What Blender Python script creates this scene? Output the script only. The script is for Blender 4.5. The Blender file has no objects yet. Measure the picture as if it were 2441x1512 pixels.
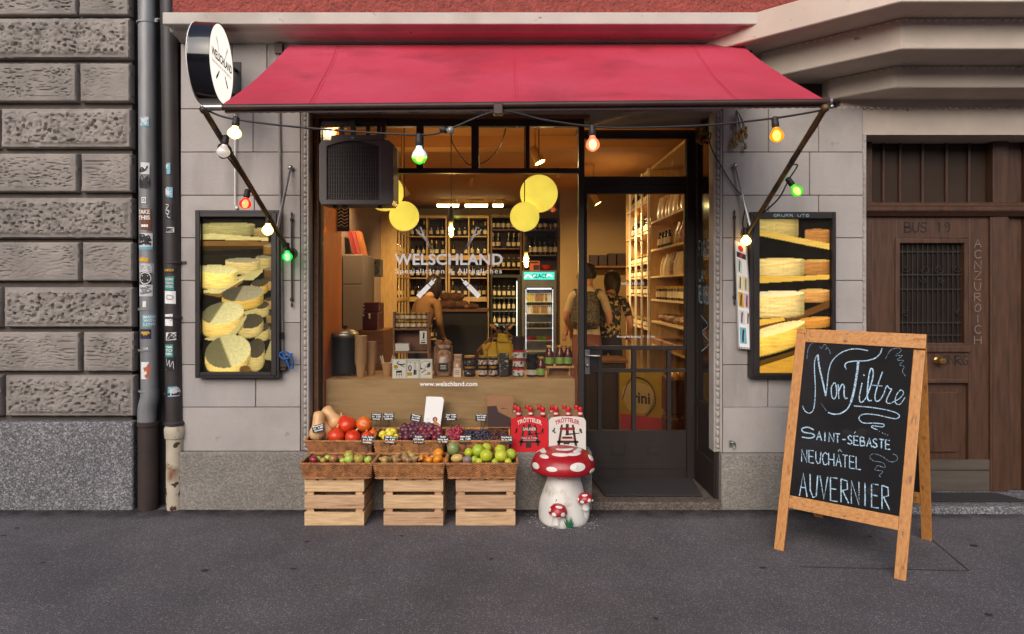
import bpy, bmesh, math, random
from mathutils import Vector, Matrix, noise
R = math.radians
rnd = random.Random(7)
sc = bpy.context.scene
COL = sc.collection

# ------------------------------------------------------------------ camera, sky, sun, exposure
CAMY, CAMZ, FPX = -4.65, 1.5, 1627.0
cd = bpy.data.cameras.new('camera')
cam = bpy.data.objects.new('camera', cd)
COL.objects.link(cam)
cam.location = (0, CAMY, CAMZ)
cam.rotation_euler = (R(90), 0, 0)   # level view of the front, the frame shifted down as in the photograph
cd.sensor_width = 36.0
cd.lens = 36.0 * FPX / 2440.0
cd.shift_x, cd.shift_y = 19 / 2440, -68 / 2440
cd.clip_start, cd.clip_end = .05, 500
sc.camera = cam

w = bpy.data.worlds.new('World')
sc.world = w
w.use_nodes = True
nt = w.node_tree
bg = nt.nodes['Background']
sky = nt.nodes.new('ShaderNodeTexSky')
sky.sky_type = 'NISHITA'
sky.sun_disc = False
sky.sun_elevation = R(30)
sky.sun_rotation = R(198)
sky.air_density = 1.0
sky.dust_density = 3.0
sky.ozone_density = 1.0
nt.links.new(sky.outputs[0], bg.inputs[0])
bg.inputs[1].default_value = .15
sl = bpy.data.lights.new('sun', 'SUN')
sl.energy = 2.0
sl.angle = R(55)
sl.color = (1, .97, .94)
sun = bpy.data.objects.new('sun', sl)
COL.objects.link(sun)
sun.rotation_euler = Vector((.24, .82, -.50)).to_track_quat('-Z', 'Y').to_euler()
sc.view_settings.view_transform = 'Standard'
sc.view_settings.look = 'None'
sc.view_settings.exposure = 0.0
sc.view_settings.gamma = 1.0
cy = sc.cycles
cy.use_denoising = True
cy.max_bounces = 8
cy.transparent_max_bounces = 16
cy.sample_clamp_indirect = 4.0
cy.caustics_reflective = False
cy.caustics_refractive = False

# picture point (2440 x 1512 reading of the photograph) to a place in the world
CAM = Vector((0, CAMY, CAMZ))
def ray(px, py):
    return Vector(((px - 1201) / FPX, 1, (688 - py) / FPX))
def P(px, py, Y):
    d = ray(px, py)
    return CAM + d * ((Y - CAMY) / d.y)
def PX(px, Y, py=688): return P(px, py, Y).x
def PZ(py, Y, px=1201): return P(px, py, Y).z
def PL(px, py, pt, n):
    d = ray(px, py)
    return CAM + d * ((pt - CAM).dot(n) / d.dot(n))

# ------------------------------------------------------------------ objects
def tag(o, label=None, cat=None, group=None, kind=None):
    if label: o['label'] = label
    if cat: o['category'] = cat
    if group: o['group'] = group
    if kind: o['kind'] = kind
    return o
def thing(name, label, cat, loc=(0, 0, 0), group=None):
    o = bpy.data.objects.new(name, None)
    o.empty_display_size = .1
    COL.objects.link(o)
    o.location = loc
    return tag(o, label, cat, group)
def wloc(o):
    v = Vector((0, 0, 0))
    while o is not None:
        v = v + Vector(o.location)
        o = o.parent
    return v
def kids(o): return [c for c in bpy.data.objects if c.parent == o]
KIDS = {}
def dup(o, loc=None, rot=None, label=None, group=None, parent=None, scale=None):
    c = o.copy()
    COL.objects.link(c)
    if parent is not None: c.parent = parent
    if loc is not None: c.location = loc
    if rot is not None: c.rotation_euler = rot
    if scale is not None: c.scale = scale
    if label: c['label'] = label
    if group: c['group'] = group
    for ch in KIDS.get(o.name, []):
        dup(ch, parent=c)
    return c

class MB:
    def __init__(s): s.v = []; s.f = []; s.m = []; s.sm = []
    def add(s, verts, faces, m=0, smooth=False):
        b = len(s.v)
        s.v += [Vector(v) for v in verts]
        for f in faces:
            s.f.append([b + i for i in f]); s.m.append(m); s.sm.append(smooth)
        return s
    def box(s, x0, x1, y0, y1, z0, z1, m=0, M=None):
        v = [Vector(p) for p in ((x0,y0,z0),(x1,y0,z0),(x1,y1,z0),(x0,y1,z0),(x0,y0,z1),(x1,y0,z1),(x1,y1,z1),(x0,y1,z1))]
        if M is not None: v = [M @ p for p in v]
        return s.add(v, [(0,3,2,1),(4,5,6,7),(0,1,5,4),(1,2,6,5),(2,3,7,6),(3,0,4,7)], m)
    def prism(s, poly, y0, y1, m=0, fn=None):
        # poly in (x, z), extruded along y unless fn maps (a, b, t)
        n = len(poly)
        fn = fn or (lambda a, b, t: (a, t, b))
        v = [fn(a, b, y0) for a, b in poly] + [fn(a, b, y1) for a, b in poly]
        fs = [list(range(n)), list(range(2 * n - 1, n - 1, -1))]
        fs += [((i + 1) % n, i, n + i, n + (i + 1) % n) for i in range(n)]
        return s.add(v, fs, m)
    def poly(s, pts, m=0): return s.add(pts, [list(range(len(pts)))], m)
    def tube(s, pts, r, n=8, m=0, cap=True):
        pts = [Vector(p) for p in pts]
        k = len(pts)
        rs = r if isinstance(r, (list, tuple)) else [r] * k
        vs = []
        up = None
        for i, p in enumerate(pts):
            t = (pts[min(i + 1, k - 1)] - pts[max(i - 1, 0)])
            if t.length < 1e-9: t = Vector((0, 0, 1))
            t.normalize()
            if up is None:
                up = t.orthogonal().normalized()
            else:
                up = up - t * up.dot(t)
                up = up.normalized() if up.length > 1e-6 else t.orthogonal().normalized()
            b = t.cross(up)
            for j in range(n):
                a = 2 * math.pi * j / n
                vs.append(p + (up * math.cos(a) + b * math.sin(a)) * rs[i])
        fs = [(i * n + j, i * n + (j + 1) % n, (i + 1) * n + (j + 1) % n, (i + 1) * n + j) for i in range(k - 1) for j in range(n)]
        s.add(vs, fs, m, True)
        if cap:
            b = len(s.v) - len(vs)
            s.f.append([b + j for j in range(n)][::-1]); s.m.append(m); s.sm.append(False)
            s.f.append([b + (k - 1) * n + j for j in range(n)]); s.m.append(m); s.sm.append(False)
        return s
    def lathe(s, prof, n=24, M=None, m=0, c=(0, 0, 0), ms=None, cap=True):
        vs = []
        k = len(prof)
        c = Vector(c)
        for r, z in prof:
            for j in range(n):
                a = 2 * math.pi * j / n
                p = Vector((r * math.cos(a), r * math.sin(a), z))
                if M is not None: p = M @ p
                vs.append(p + c)
        for i in range(k - 1):
            fs = [(i * n + j, i * n + (j + 1) % n, (i + 1) * n + (j + 1) % n, (i + 1) * n + j) for j in range(n)]
            if i == 0: base = len(s.v); s.v += vs
            for f in fs:
                s.f.append([base + q for q in f]); s.m.append(ms[i] if ms else m); s.sm.append(True)
        if cap:
            if prof[0][0] > 1e-5: s.f.append([base + j for j in range(n)][::-1]); s.m.append(ms[0] if ms else m); s.sm.append(False)
            if prof[-1][0] > 1e-5: s.f.append([base + (k - 1) * n + j for j in range(n)]); s.m.append(ms[-1] if ms else m); s.sm.append(False)
        return s
    def ball(s, c, r, n=12, k=8, m=0, M=None, wob=0, seed=0):
        rx, ry, rz = r if isinstance(r, (list, tuple)) else (r, r, r)
        vs = []
        c = Vector(c)
        for i in range(k + 1):
            t = math.pi * i / k
            for j in range(n):
                a = 2 * math.pi * j / n
                d = Vector((math.sin(t) * math.cos(a), math.sin(t) * math.sin(a), -math.cos(t)))
                q = 1 + (wob * noise.noise(d * 1.7 + Vector((seed, seed * 2.3, 0))) if wob else 0)
                p = Vector((d.x * rx * q, d.y * ry * q, d.z * rz * q))
                if M is not None: p = M @ p
                vs.append(c + p)
        fs = [(i * n + j, i * n + (j + 1) % n, (i + 1) * n + (j + 1) % n, (i + 1) * n + j) for i in range(k) for j in range(n)]
        return s.add(vs, fs, m, True)
    def build(s, name, mats, parent=None, bevel=0, seg=1, smooth=None, merge=True, label=None):
        if not isinstance(mats, (list, tuple)): mats = [mats]
        off = wloc(parent) if parent is not None else Vector((0, 0, 0))
        me = bpy.data.meshes.new(name)
        me.from_pydata([v - off for v in s.v], [], s.f)
        for mt in mats: me.materials.append(mt)
        me.polygons.foreach_set('material_index', s.m)
        sm = s.sm if smooth is None else [smooth] * len(s.f)
        me.polygons.foreach_set('use_smooth', sm)
        bm = bmesh.new(); bm.from_mesh(me)
        if merge: bmesh.ops.remove_doubles(bm, verts=bm.verts, dist=1e-5)
        if bevel:
            es = [e for e in bm.edges if len(e.link_faces) == 2 and e.calc_face_angle(0) > R(25)]
            bmesh.ops.bevel(bm, geom=es, offset=bevel, segments=seg, profile=.6, affect='EDGES', clamp_overlap=True)
        bmesh.ops.recalc_face_normals(bm, faces=bm.faces)
        bm.to_mesh(me); bm.free()
        if any(sm): me.set_sharp_from_angle(angle=R(42))
        return link(name, me, parent, label)
def link(name, me, parent=None, label=None):
    o = bpy.data.objects.new(name, me)
    COL.objects.link(o)
    if parent is not None:
        o.parent = parent
        KIDS.setdefault(parent.name, []).append(o)
    if label: o['label'] = label
    return o
def single(mb, name, mats, label, cat, group=None, loc=None, **k):
    # a thing that is one mesh; its origin moves to loc
    o = mb.build(name, mats, None, **k)
    if loc is not None:
        o.data.transform(Matrix.Translation(-Vector(loc)))
        o.location = loc
    return tag(o, label, cat, group)

def smoothline(pts, k=6):
    pts = [Vector(p) for p in pts]
    if len(pts) < 3: return pts
    out = []
    for i in range(len(pts) - 1):
        a, b, c, d = pts[max(i - 1, 0)], pts[i], pts[i + 1], pts[min(i + 2, len(pts) - 1)]
        for q in range(k):
            t = q / k
            out.append(.5 * ((2 * b) + (c - a) * t + (2 * a - 5 * b + 4 * c - d) * t * t + (3 * b - a - 3 * c + d) * t ** 3))
    out.append(pts[-1])
    return out
def ribbon(mb, pts, w, fn, m=0, smooth=True, taper=False):
    # flat stroke: pts in 2D, fn maps (u, v) to a world point
    p2 = [Vector((p[0], p[1])) for p in pts]
    p2 = smoothline(p2, 5) if smooth and len(p2) > 2 else p2
    n = len(p2)
    vs = []
    for i, p in enumerate(p2):
        t = p2[min(i + 1, n - 1)] - p2[max(i - 1, 0)]
        t = t.normalized() if t.length > 1e-9 else Vector((1, 0))
        q = Vector((-t.y, t.x)) * w * .5
        if taper: q *= .45 + .55 * math.sin(math.pi * (i + .5) / n)
        vs += [fn(*(p + q)), fn(*(p - q))]
    mb.add(vs, [(2 * i, 2 * i + 1, 2 * i + 3, 2 * i + 2) for i in range(n - 1)], m)
GL = {  # stroke letters in a unit box
 'A': [[(0,0),(.5,1),(1,0)],[(.2,.38),(.8,.38)]], 'B': [[(0,0),(0,1)],[(0,1),(.7,.95),(.75,.6),(0,.52)],[(0,.52),(.9,.45),(.9,.08),(0,0)]],
 'C': [[(1,.85),(.6,1),(.15,.8),(.05,.4),(.3,.03),(.7,0),(1,.15)]], 'E': [[(.9,1),(0,1),(0,0),(.95,0)],[(0,.52),(.8,.52)]],
 'H': [[(0,0),(0,1)],[(1,0),(1,1)],[(0,.5),(1,.5)]], 'I': [[(.5,0),(.5,1)]], 'L': [[(0,1),(0,0),(.9,0)]], 'N': [[(0,0),(0,1),(1,0),(1,1)]],
 'R': [[(0,0),(0,1)],[(0,1),(.8,.95),(.85,.6),(0,.48)],[(.25,.48),(1,0)]], 'S': [[(.95,.85),(.5,1),(.08,.8),(.3,.55),(.8,.42),(.92,.15),(.5,0),(0,.12)]],
 'T': [[(0,1),(1,1)],[(.5,1),(.5,0)]], 'U': [[(0,1),(.02,.3),(.4,0),(.8,.1),(1,1)]], 'V': [[(0,1),(.5,0),(1,1)]], '-': [[(.15,.45),(.85,.45)]],
 'G': [[(1,.85),(.6,1),(.1,.75),(.1,.3),(.5,0),(.95,.1),(.95,.45),(.6,.45)]], 'O': [[(.5,1),(.05,.6),(.15,.1),(.6,0),(.97,.4),(.85,.9),(.5,1)]],
 'Z': [[(0,1),(1,1),(0,0),(1,0)]], '1': [[(.2,.8),(.5,1),(.5,0)]], '9': [[(.9,.7),(.5,1),(.15,.75),(.4,.5),(.9,.7),(.8,.2),(.4,0)]],
 'D': [[(0,0),(0,1),(.7,.9),(1,.5),(.7,.1),(0,0)]], 'K': [[(0,0),(0,1)],[(.9,1),(0,.45),(1,0)]], 'P': [[(0,0),(0,1),(.85,.92),(.85,.6),(0,.5)]], ' ': [], "'": [[(.3,1.1),(.6,1.35)]], '^': [[(.1,1.08),(.5,1.3),(.9,1.08)]],
 'F': [[(.9,1),(0,1),(0,0)],[(0,.52),(.7,.52)]], 'M': [[(0,0),(0,1),(.5,.3),(1,1),(1,0)]], 'W': [[(0,1),(.25,0),(.5,.7),(.75,0),(1,1)]],
}
def strokes(mb, s, u0, v0, u1, v1, h, fn, w, fill=.72, m=0, jit=.0, hend=None):
    # baseline from (u0, v0) to (u1, v1); h is the signed letter height in v
    n = len(s)
    st = ((u1 - u0) / n, (v1 - v0) / n)
    for i, ch in enumerate(s):
        hh = h + ((hend - h) * i / max(1, n - 1) if hend is not None else 0)
        dj = rnd.uniform(-jit, jit)
        for pl in GL.get(ch, []):
            ribbon(mb, [(u0 + st[0] * (i + a * fill + dj), v0 + st[1] * (i + a * fill) + hh * b) for a, b in pl], w, fn, m, smooth=False)

_txt = {}
def textmesh(s, size, bold=0, spacing=1, align='LEFT'):
    cu = bpy.data.curves.new('lettering', 'FONT')
    cu.body = s; cu.size = size; cu.align_x = align; cu.offset = bold; cu.space_character = spacing
    cu.resolution_u = 3
    o = bpy.data.objects.new('lettering', cu)
    me = bpy.data.meshes.new_from_object(o)
    bpy.data.objects.remove(o); bpy.data.curves.remove(cu)
    return me
def addtext(mb, s, fn, width=None, height=1.0, bold=0, spacing=1, m=0, center=True, u0=0, v0=0):
    # text scaled to a width (or a cap height) in 2D and mapped by fn(u, v)
    me = textmesh(s, 1.0, bold, spacing)
    xs = [v.co.x for v in me.vertices]
    if not xs: return
    a, b = min(xs), max(xs)
    sx = width / (b - a) if width else height / .70
    sy = height / .70
    vs = []
    for v in me.vertices:
        u = (v.co.x - (a + b) / 2 if center else v.co.x - a) * sx + u0
        vs.append(fn(u, v.co.y * sy + v0))
    mb.add(vs, [list(p.vertices) for p in me.polygons], m)
    bpy.data.meshes.remove(me)
# ------------------------------------------------------------------ materials
def S(r, g, b):
    f = lambda c: ((c / 255) / 12.92 if c / 255 <= .04045 else ((c / 255 + .055) / 1.055) ** 2.4)
    return (f(r), f(g), f(b))
def _n(nt, t, **k):
    n = nt.nodes.new(t)
    for a, v in k.items():
        if a.startswith('i_'):
            n.inputs[a[2:].replace('_', ' ')].default_value = v
        else: setattr(n, a, v)
    return n
def coords(nt, stretch=(1, 1, 1), rand=True):
    tc = _n(nt, 'ShaderNodeTexCoord')
    mp = _n(nt, 'ShaderNodeMapping')
    mp.inputs['Scale'].default_value = stretch
    nt.links.new(tc.outputs['Object'], mp.inputs['Vector'])
    if rand:
        oi = _n(nt, 'ShaderNodeObjectInfo')
        mu = _n(nt, 'ShaderNodeMath', operation='MULTIPLY'); mu.inputs[1].default_value = 37.0
        nt.links.new(oi.outputs['Random'], mu.inputs[0])
        nt.links.new(mu.outputs[0], mp.inputs['Location'])
    return mp.outputs[0]
def mat(name, col, rough=.6, metal=0, var=.12, vs=6, stretch=(1, 1, 1), bump=0, bs=80, bdist=.004, spec=.5, emit=0, ecol=None,
        col2=None, lo=.35, hi=.65, coat=0, spots=None, bstretch=None, brot=None, rvar=.1, sss=0, sheen=0, objvar=0):
    m = bpy.data.materials.new(name)
    m.use_nodes = True
    nt = m.node_tree
    b = nt.nodes['Principled BSDF']
    L = nt.links.new
    v = coords(nt, stretch)
    nz = _n(nt, 'ShaderNodeTexNoise'); nz.inputs['Scale'].default_value = vs; nz.inputs['Detail'].default_value = 6; nz.inputs['Roughness'].default_value = .6
    L(v, nz.inputs['Vector'])
    mr = _n(nt, 'ShaderNodeMapRange'); mr.inputs[1].default_value = lo; mr.inputs[2].default_value = hi
    L(nz.outputs[0], mr.inputs[0])
    mx = _n(nt, 'ShaderNodeMix', data_type='RGBA')
    c2 = col2 if col2 else tuple(min(1, c * (1 + var)) for c in col)
    c1 = col if col2 else tuple(c * (1 - var) for c in col)
    mx.inputs[6].default_value = (*c1, 1); mx.inputs[7].default_value = (*c2, 1)
    L(mr.outputs[0], mx.inputs[0])
    out = mx.outputs[2]
    if spots:   # (colour, scale, threshold lo, hi) or a list of them
        for sp in (spots if isinstance(spots, list) else [spots]):
            sn = _n(nt, 'ShaderNodeTexNoise'); sn.inputs['Scale'].default_value = sp[1]; sn.inputs['Detail'].default_value = 5
            L(v, sn.inputs['Vector'])
            sr = _n(nt, 'ShaderNodeMapRange'); sr.inputs[1].default_value = sp[2]; sr.inputs[2].default_value = sp[3]
            L(sn.outputs[0], sr.inputs[0])
            m2 = _n(nt, 'ShaderNodeMix', data_type='RGBA'); m2.inputs[7].default_value = (*sp[0], 1)
            L(sr.outputs[0], m2.inputs[0]); L(out, m2.inputs[6]); out = m2.outputs[2]
    if objvar:
        oi = _n(nt, 'ShaderNodeObjectInfo')
        hs = _n(nt, 'ShaderNodeHueSaturation')
        r2 = _n(nt, 'ShaderNodeMapRange'); r2.inputs[3].default_value = 1 - objvar; r2.inputs[4].default_value = 1 + objvar
        r3 = _n(nt, 'ShaderNodeMapRange'); r3.inputs[3].default_value = .5 - objvar * .06; r3.inputs[4].default_value = .5 + objvar * .06
        L(oi.outputs['Random'], r2.inputs[0]); L(oi.outputs['Random'], r3.inputs[0])
        L(r2.outputs[0], hs.inputs['Value']); L(r3.outputs[0], hs.inputs['Hue']); L(out, hs.inputs['Color']); out = hs.outputs[0]
    L(out, b.inputs['Base Color'])
    rr = _n(nt, 'ShaderNodeMapRange'); rr.inputs[3].default_value = max(0, rough - rvar); rr.inputs[4].default_value = min(1, rough + rvar)
    L(nz.outputs[0], rr.inputs[0]); L(rr.outputs[0], b.inputs['Roughness'])
    b.inputs['Metallic'].default_value = metal
    b.inputs['Specular IOR Level'].default_value = spec
    b.inputs['Coat Weight'].default_value = coat
    b.inputs['Sheen Weight'].default_value = sheen
    if sss:
        b.inputs['Subsurface Weight'].default_value = sss; b.inputs['Subsurface Radius'].default_value = (.01, .005, .003)
    if bump:
        bn = _n(nt, 'ShaderNodeTexNoise'); bn.inputs['Scale'].default_value = bs; bn.inputs['Detail'].default_value = 5
        cv = coords(nt, (1, 1, 1) if brot is not None else bstretch or stretch)
        if brot is not None:
            r1 = _n(nt, 'ShaderNodeMapping'); r1.inputs['Rotation'].default_value = (0, brot, 0); L(cv, r1.inputs['Vector'])
            r2_ = _n(nt, 'ShaderNodeMapping'); r2_.inputs['Scale'].default_value = bstretch; L(r1.outputs[0], r2_.inputs['Vector']); cv = r2_.outputs[0]
        L(cv, bn.inputs['Vector'])
        bp = _n(nt, 'ShaderNodeBump'); bp.inputs['Strength'].default_value = bump; bp.inputs['Distance'].default_value = bdist
        L(bn.outputs[0], bp.inputs['Height']); L(bp.outputs[0], b.inputs['Normal'])
    if emit:
        b.inputs['Emission Strength'].default_value = emit
        if ecol: b.inputs['Emission Color'].default_value = (*ecol, 1)
        else: L(out, b.inputs['Emission Color'])
    return m
def glassy(name, tint=(1, 1, 1), ior=1.45, rough=0.0, gain=1.0):
    # a thin pane: clear with a true Fresnel reflection
    m = bpy.data.materials.new(name); m.use_nodes = True
    nt = m.node_tree; nt.nodes.clear(); L = nt.links.new
    o = _n(nt, 'ShaderNodeOutputMaterial'); mx = _n(nt, 'ShaderNodeMixShader')
    t = _n(nt, 'ShaderNodeBsdfTransparent'); t.inputs[0].default_value = (*tint, 1)
    g = _n(nt, 'ShaderNodeBsdfGlossy'); g.inputs['Roughness'].default_value = rough
    fr = _n(nt, 'ShaderNodeFresnel'); fr.inputs[0].default_value = ior
    nz = _n(nt, 'ShaderNodeTexNoise'); nz.inputs['Scale'].default_value = 1.5
    bp = _n(nt, 'ShaderNodeBump'); bp.inputs['Strength'].default_value = .03; bp.inputs['Distance'].default_value = .01
    L(nz.outputs[0], bp.inputs['Height']); L(bp.outputs[0], g.inputs['Normal'])
    mu = _n(nt, 'ShaderNodeMath', operation='MULTIPLY', use_clamp=True); mu.inputs[1].default_value = gain
    L(fr.outputs[0], mu.inputs[0]); L(mu.outputs[0], mx.inputs[0]); L(t.outputs[0], mx.inputs[1]); L(g.outputs[0], mx.inputs[2]); L(mx.outputs[0], o.inputs[0])
    return m
def speckle(name, cols, scale, rough=.75, bump=.4, big=None, bdist=.003, bscale=None):
    # aggregate: voronoi cells coloured from a ramp, broad mottling over it
    m = bpy.data.materials.new(name); m.use_nodes = True
    nt = m.node_tree; b = nt.nodes['Principled BSDF']; L = nt.links.new
    v = coords(nt, rand=False)
    vo = _n(nt, 'ShaderNodeTexVoronoi'); vo.inputs['Scale'].default_value = scale
    L(v, vo.inputs['Vector'])
    sp = _n(nt, 'ShaderNodeSeparateColor'); L(vo.outputs['Color'], sp.inputs[0])
    cr = _n(nt, 'ShaderNodeValToRGB')
    el = cr.color_ramp.elements
    while len(el) < len(cols): el.new(.5)
    for e, (p, c) in zip(el, cols): e.position = p; e.color = (*c, 1)
    L(sp.outputs[0], cr.inputs[0])
    n1 = _n(nt, 'ShaderNodeTexNoise'); n1.inputs['Scale'].default_value = 1.1; n1.inputs['Detail'].default_value = 8; n1.inputs['Roughness'].default_value = .65
    L(v, n1.inputs['Vector'])
    mr = _n(nt, 'ShaderNodeMapRange'); mr.inputs[1].default_value = .3; mr.inputs[2].default_value = .7
    lo, hi = big or (.8, 1.2)
    mr.inputs[3].default_value = lo; mr.inputs[4].default_value = hi
    L(n1.outputs[0], mr.inputs[0])
    mu = _n(nt, 'ShaderNodeVectorMath', operation='SCALE')
    L(cr.outputs[0], mu.inputs[0]); L(mr.outputs[0], mu.inputs['Scale']); L(mu.outputs[0], b.inputs['Base Color'])
    b.inputs['Roughness'].default_value = rough
    bp = _n(nt, 'ShaderNodeBump'); bp.inputs['Strength'].default_value = bump; bp.inputs['Distance'].default_value = bdist
    n2 = _n(nt, 'ShaderNodeTexNoise'); n2.inputs['Scale'].default_value = bscale or scale; n2.inputs['Detail'].default_value = 3
    L(v, n2.inputs['Vector']); L(n2.outputs[0], bp.inputs['Height']); L(bp.outputs[0], b.inputs['Normal'])
    return m
MT = {}
MT['asphalt'] = speckle('asphalt', [(0, S(78, 73, 77)), (.6, S(89, 84, 88)), (.9, S(102, 97, 100)), (.975, S(146, 141, 142))], 240, .88, .7, (.68, 1.28), .003)
MT['granite'] = speckle('granite', [(0, S(72, 70, 73)), (.35, S(98, 95, 98)), (.75, S(126, 123, 127)), (1, S(166, 164, 170))], 120, .7, .7, (.62, 1.22), .005, 60)
MT['plinth_render'] = speckle('plinth_render', [(0, S(118, 112, 106)), (.6, S(134, 128, 121)), (1, S(152, 146, 138))], 120, .9, 1.0, (.72, 1.16), .009, 60)
MT['block_stone'] = mat('block_stone', S(138, 130, 124), .9, var=.2, vs=3.2, bump=.5, bs=120, bdist=.004, spots=(S(104, 96, 90), 5, .55, .8))
MT['joint_stone'] = mat('joint_stone', S(92, 83, 77), .95, var=.15, vs=9, bump=.3)
MT['sandstone'] = mat('sandstone', S(168, 161, 158), .88, var=.07, vs=2.5, stretch=(2.2, 1, .55), bump=.5, bs=24, bdist=.004, bstretch=(1, 1, 4), spots=[(S(142, 135, 130), 2.2, .5, .75), (S(172, 166, 162), 14, .6, .8)])
MT['sandstone_diag'] = mat('sandstone_diagonal_tooled', S(169, 162, 158), .88, var=.08, vs=2.2, bump=.6, bs=20, bdist=.005, bstretch=(1, 1, 5), brot=.8, spots=[(S(152, 145, 141), 2.6, .52, .75), (S(122, 114, 108), 9, .68, .8)])
MT['sandstone_vert'] = mat('sandstone_upright_tooled', S(160, 153, 149), .88, var=.07, vs=3, bump=.5, bs=20, bdist=.004, bstretch=(5, 1, .6), spots=[(S(148, 141, 136), 3, .5, .75), (S(120, 112, 106), 11, .68, .8)])
MT['sandstone_dressed'] = mat('sandstone_dressed', S(170, 162, 156), .85, var=.08, vs=3, bump=.15, bs=60, spots=(S(134, 124, 116), 2.2, .55, .8))
MT['cornice_stone'] = mat('cornice_stone', S(190, 182, 174), .85, var=.08, vs=4, bump=.15, bs=60, spots=[(S(160, 148, 138), 1.6, .52, .75), (S(120, 110, 102), 16, .68, .75)])
MT['bay_stone'] = mat('bay_stone', S(206, 190, 176), .85, var=.07, vs=4, bump=.15, bs=60, stretch=(1, 1, 1), spots=[(S(190, 174, 160), 1.2, .5, .75), (S(120, 108, 98), 14, .7, .76)])
MT['red_render'] = mat('red_render', S(150, 72, 64), .95, var=.18, vs=14, bump=1.0, bs=42, bdist=.03)
MT['dark_wall'] = mat('dark_wall', S(74, 66, 64), .95, var=.2, vs=6, bump=.6, bs=40, bdist=.008)
MT['zinc'] = mat('zinc', S(132, 132, 134), .5, .3, var=.16, vs=4, stretch=(3, 3, .6), spots=(S(104, 104, 106), 3, .55, .75))
MT['black_pipe'] = mat('black_pipe', S(52, 46, 46), .5, 0, var=.2, vs=5, bump=.1, bs=30)
MT['brown_pipe'] = mat('brown_pipe', S(54, 42, 38), .7, 0, var=.25, vs=6, bump=.2, bs=30)
MT['cream_pipe'] = mat('cream_pipe', S(184, 172, 152), .65, 0, var=.1, vs=5, spots=[(S(70, 44, 32), 19, .6, .63), (S(120, 84, 58), 5, .6, .72)], bump=.1, bs=40)
MT['frame'] = mat('dark_joinery', S(40, 32, 29), .5, var=.15, vs=8, stretch=(1, 1, .3), bump=.08, bs=30)
MT['door_paint'] = mat('door_paint', S(42, 34, 31), .5, var=.14, vs=6, stretch=(1, 1, .3), bump=.08, bs=30)
MT['pane'] = glassy('window_pane', (.97, .97, .94))
MT['case_pane'] = glassy('case_pane', (.99, .99, .98), ior=1.2)
MT['bevel_pane'] = glassy('bevelled_pane', (.72, .66, .52), gain=1.5)
MT['awning'] = mat('awning_cloth', S(180, 28, 58), .85, var=.1, vs=1.6, bump=.5, bs=5, bdist=.02, bstretch=(1, .5, .5), spots=[(S(196, 62, 90), 1.0, .42, .75), (S(148, 22, 46), 2.6, .55, .78)], sheen=.1)
MT['awning_stitch'] = mat('awning_stitch', S(186, 42, 66), .9)
MT['brown_bar'] = mat('brown_bar', S(64, 44, 40), .5, .2, var=.2, vs=10)
MT['scratched_arm'] = mat('scratched_arm', S(104, 78, 52), .5, .4, var=.3, vs=14, spots=(S(60, 50, 46), 9, .5, .62))
MT['cable'] = mat('cable', S(36, 32, 32), .5)
MT['socket'] = mat('lamp_socket', S(38, 35, 36), .55)
MT['steel'] = mat('steel', S(170, 168, 165), .35, .9, var=.1)
MT['grey_metal'] = mat('grey_metal', S(140, 134, 130), .5, .3, var=.15, vs=9, spots=(S(96, 82, 74), 12, .6, .68))
MT['iron'] = mat('wrought_iron', S(64, 56, 54), .7, .3, var=.25, vs=12)
MT['white_vinyl'] = mat('white_vinyl', S(252, 251, 252), .6, var=.01)
MT['white_paint'] = mat('white_paint', S(236, 232, 225), .6, var=.04, vs=12, bump=.1, bs=30)
MT['black_gloss'] = mat('black_gloss', S(22, 22, 28), .12, 0, var=.1, coat=.5)
def chalk(name, col, lo, hi):
    m = mat(name, col, .95, var=.2, vs=60, spec=.1)
    nt = m.node_tree; nz = _n(nt, 'ShaderNodeTexNoise'); nz.inputs['Scale'].default_value = 160; nz.inputs['Detail'].default_value = 3
    nt.links.new(coords(nt, rand=False), nz.inputs['Vector'])
    mr = _n(nt, 'ShaderNodeMapRange'); mr.inputs[1].default_value = lo; mr.inputs[2].default_value = hi; mr.inputs[3].default_value = .25
    nt.links.new(nz.outputs[0], mr.inputs[0]); nt.links.new(mr.outputs[0], nt.nodes['Principled BSDF'].inputs['Alpha'])
    return m
MT['chalk'] = chalk('blue_white_chalk', S(178, 208, 230), .36, .52)
MT['chalk_faint'] = chalk('faint_chalk', S(128, 150, 168), .42, .6)
MT['blackboard'] = mat('blackboard', S(26, 24, 26), .8, var=.3, vs=3, spec=.2, spots=[(S(44, 42, 45), 2, .5, .75), (S(52, 50, 54), 7, .62, .8)])
def wood(name, c1, c2, scale=14, stretch=(1, 1, 10), rough=.55, coat=0, objvar=0, spots=None):
    m = mat(name, c1, rough, col2=c2, spots=spots, vs=scale, stretch=stretch, lo=.3, hi=.7, bump=.06, bs=scale * 2, bdist=.002, coat=coat, objvar=objvar)
    return m
MT['frame_wood'] = wood('honey_wood', S(176, 112, 52), S(205, 146, 80), 9, (9, 9, 1), .45, .1, spots=[(S(126, 80, 42), 5, .6, .74), (S(96, 70, 48), 21, .7, .74)])
MT['frame_wood_x'] = wood('honey_wood_rail', S(176, 112, 52), S(208, 150, 84), 9, (1, 9, 9), .45, .1, spots=[(S(126, 80, 42), 5, .6, .74), (S(96, 70, 48), 21, .7, .74)])
MT['crate_wood'] = wood('pale_pine', S(182, 140, 102), S(222, 186, 146), 6, (1.0, 8, 11), .65, objvar=.14, spots=(S(140, 98, 62), 2.4, .64, .74))
MT['oak'] = wood('dark_oak', S(62, 40, 28), S(90, 60, 42), 6, (7, 7, .8), .5, .1)
MT['oak_light'] = wood('worn_oak', S(92, 54, 30), S(120, 76, 44), 6, (7, 7, .8), .5)
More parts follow.
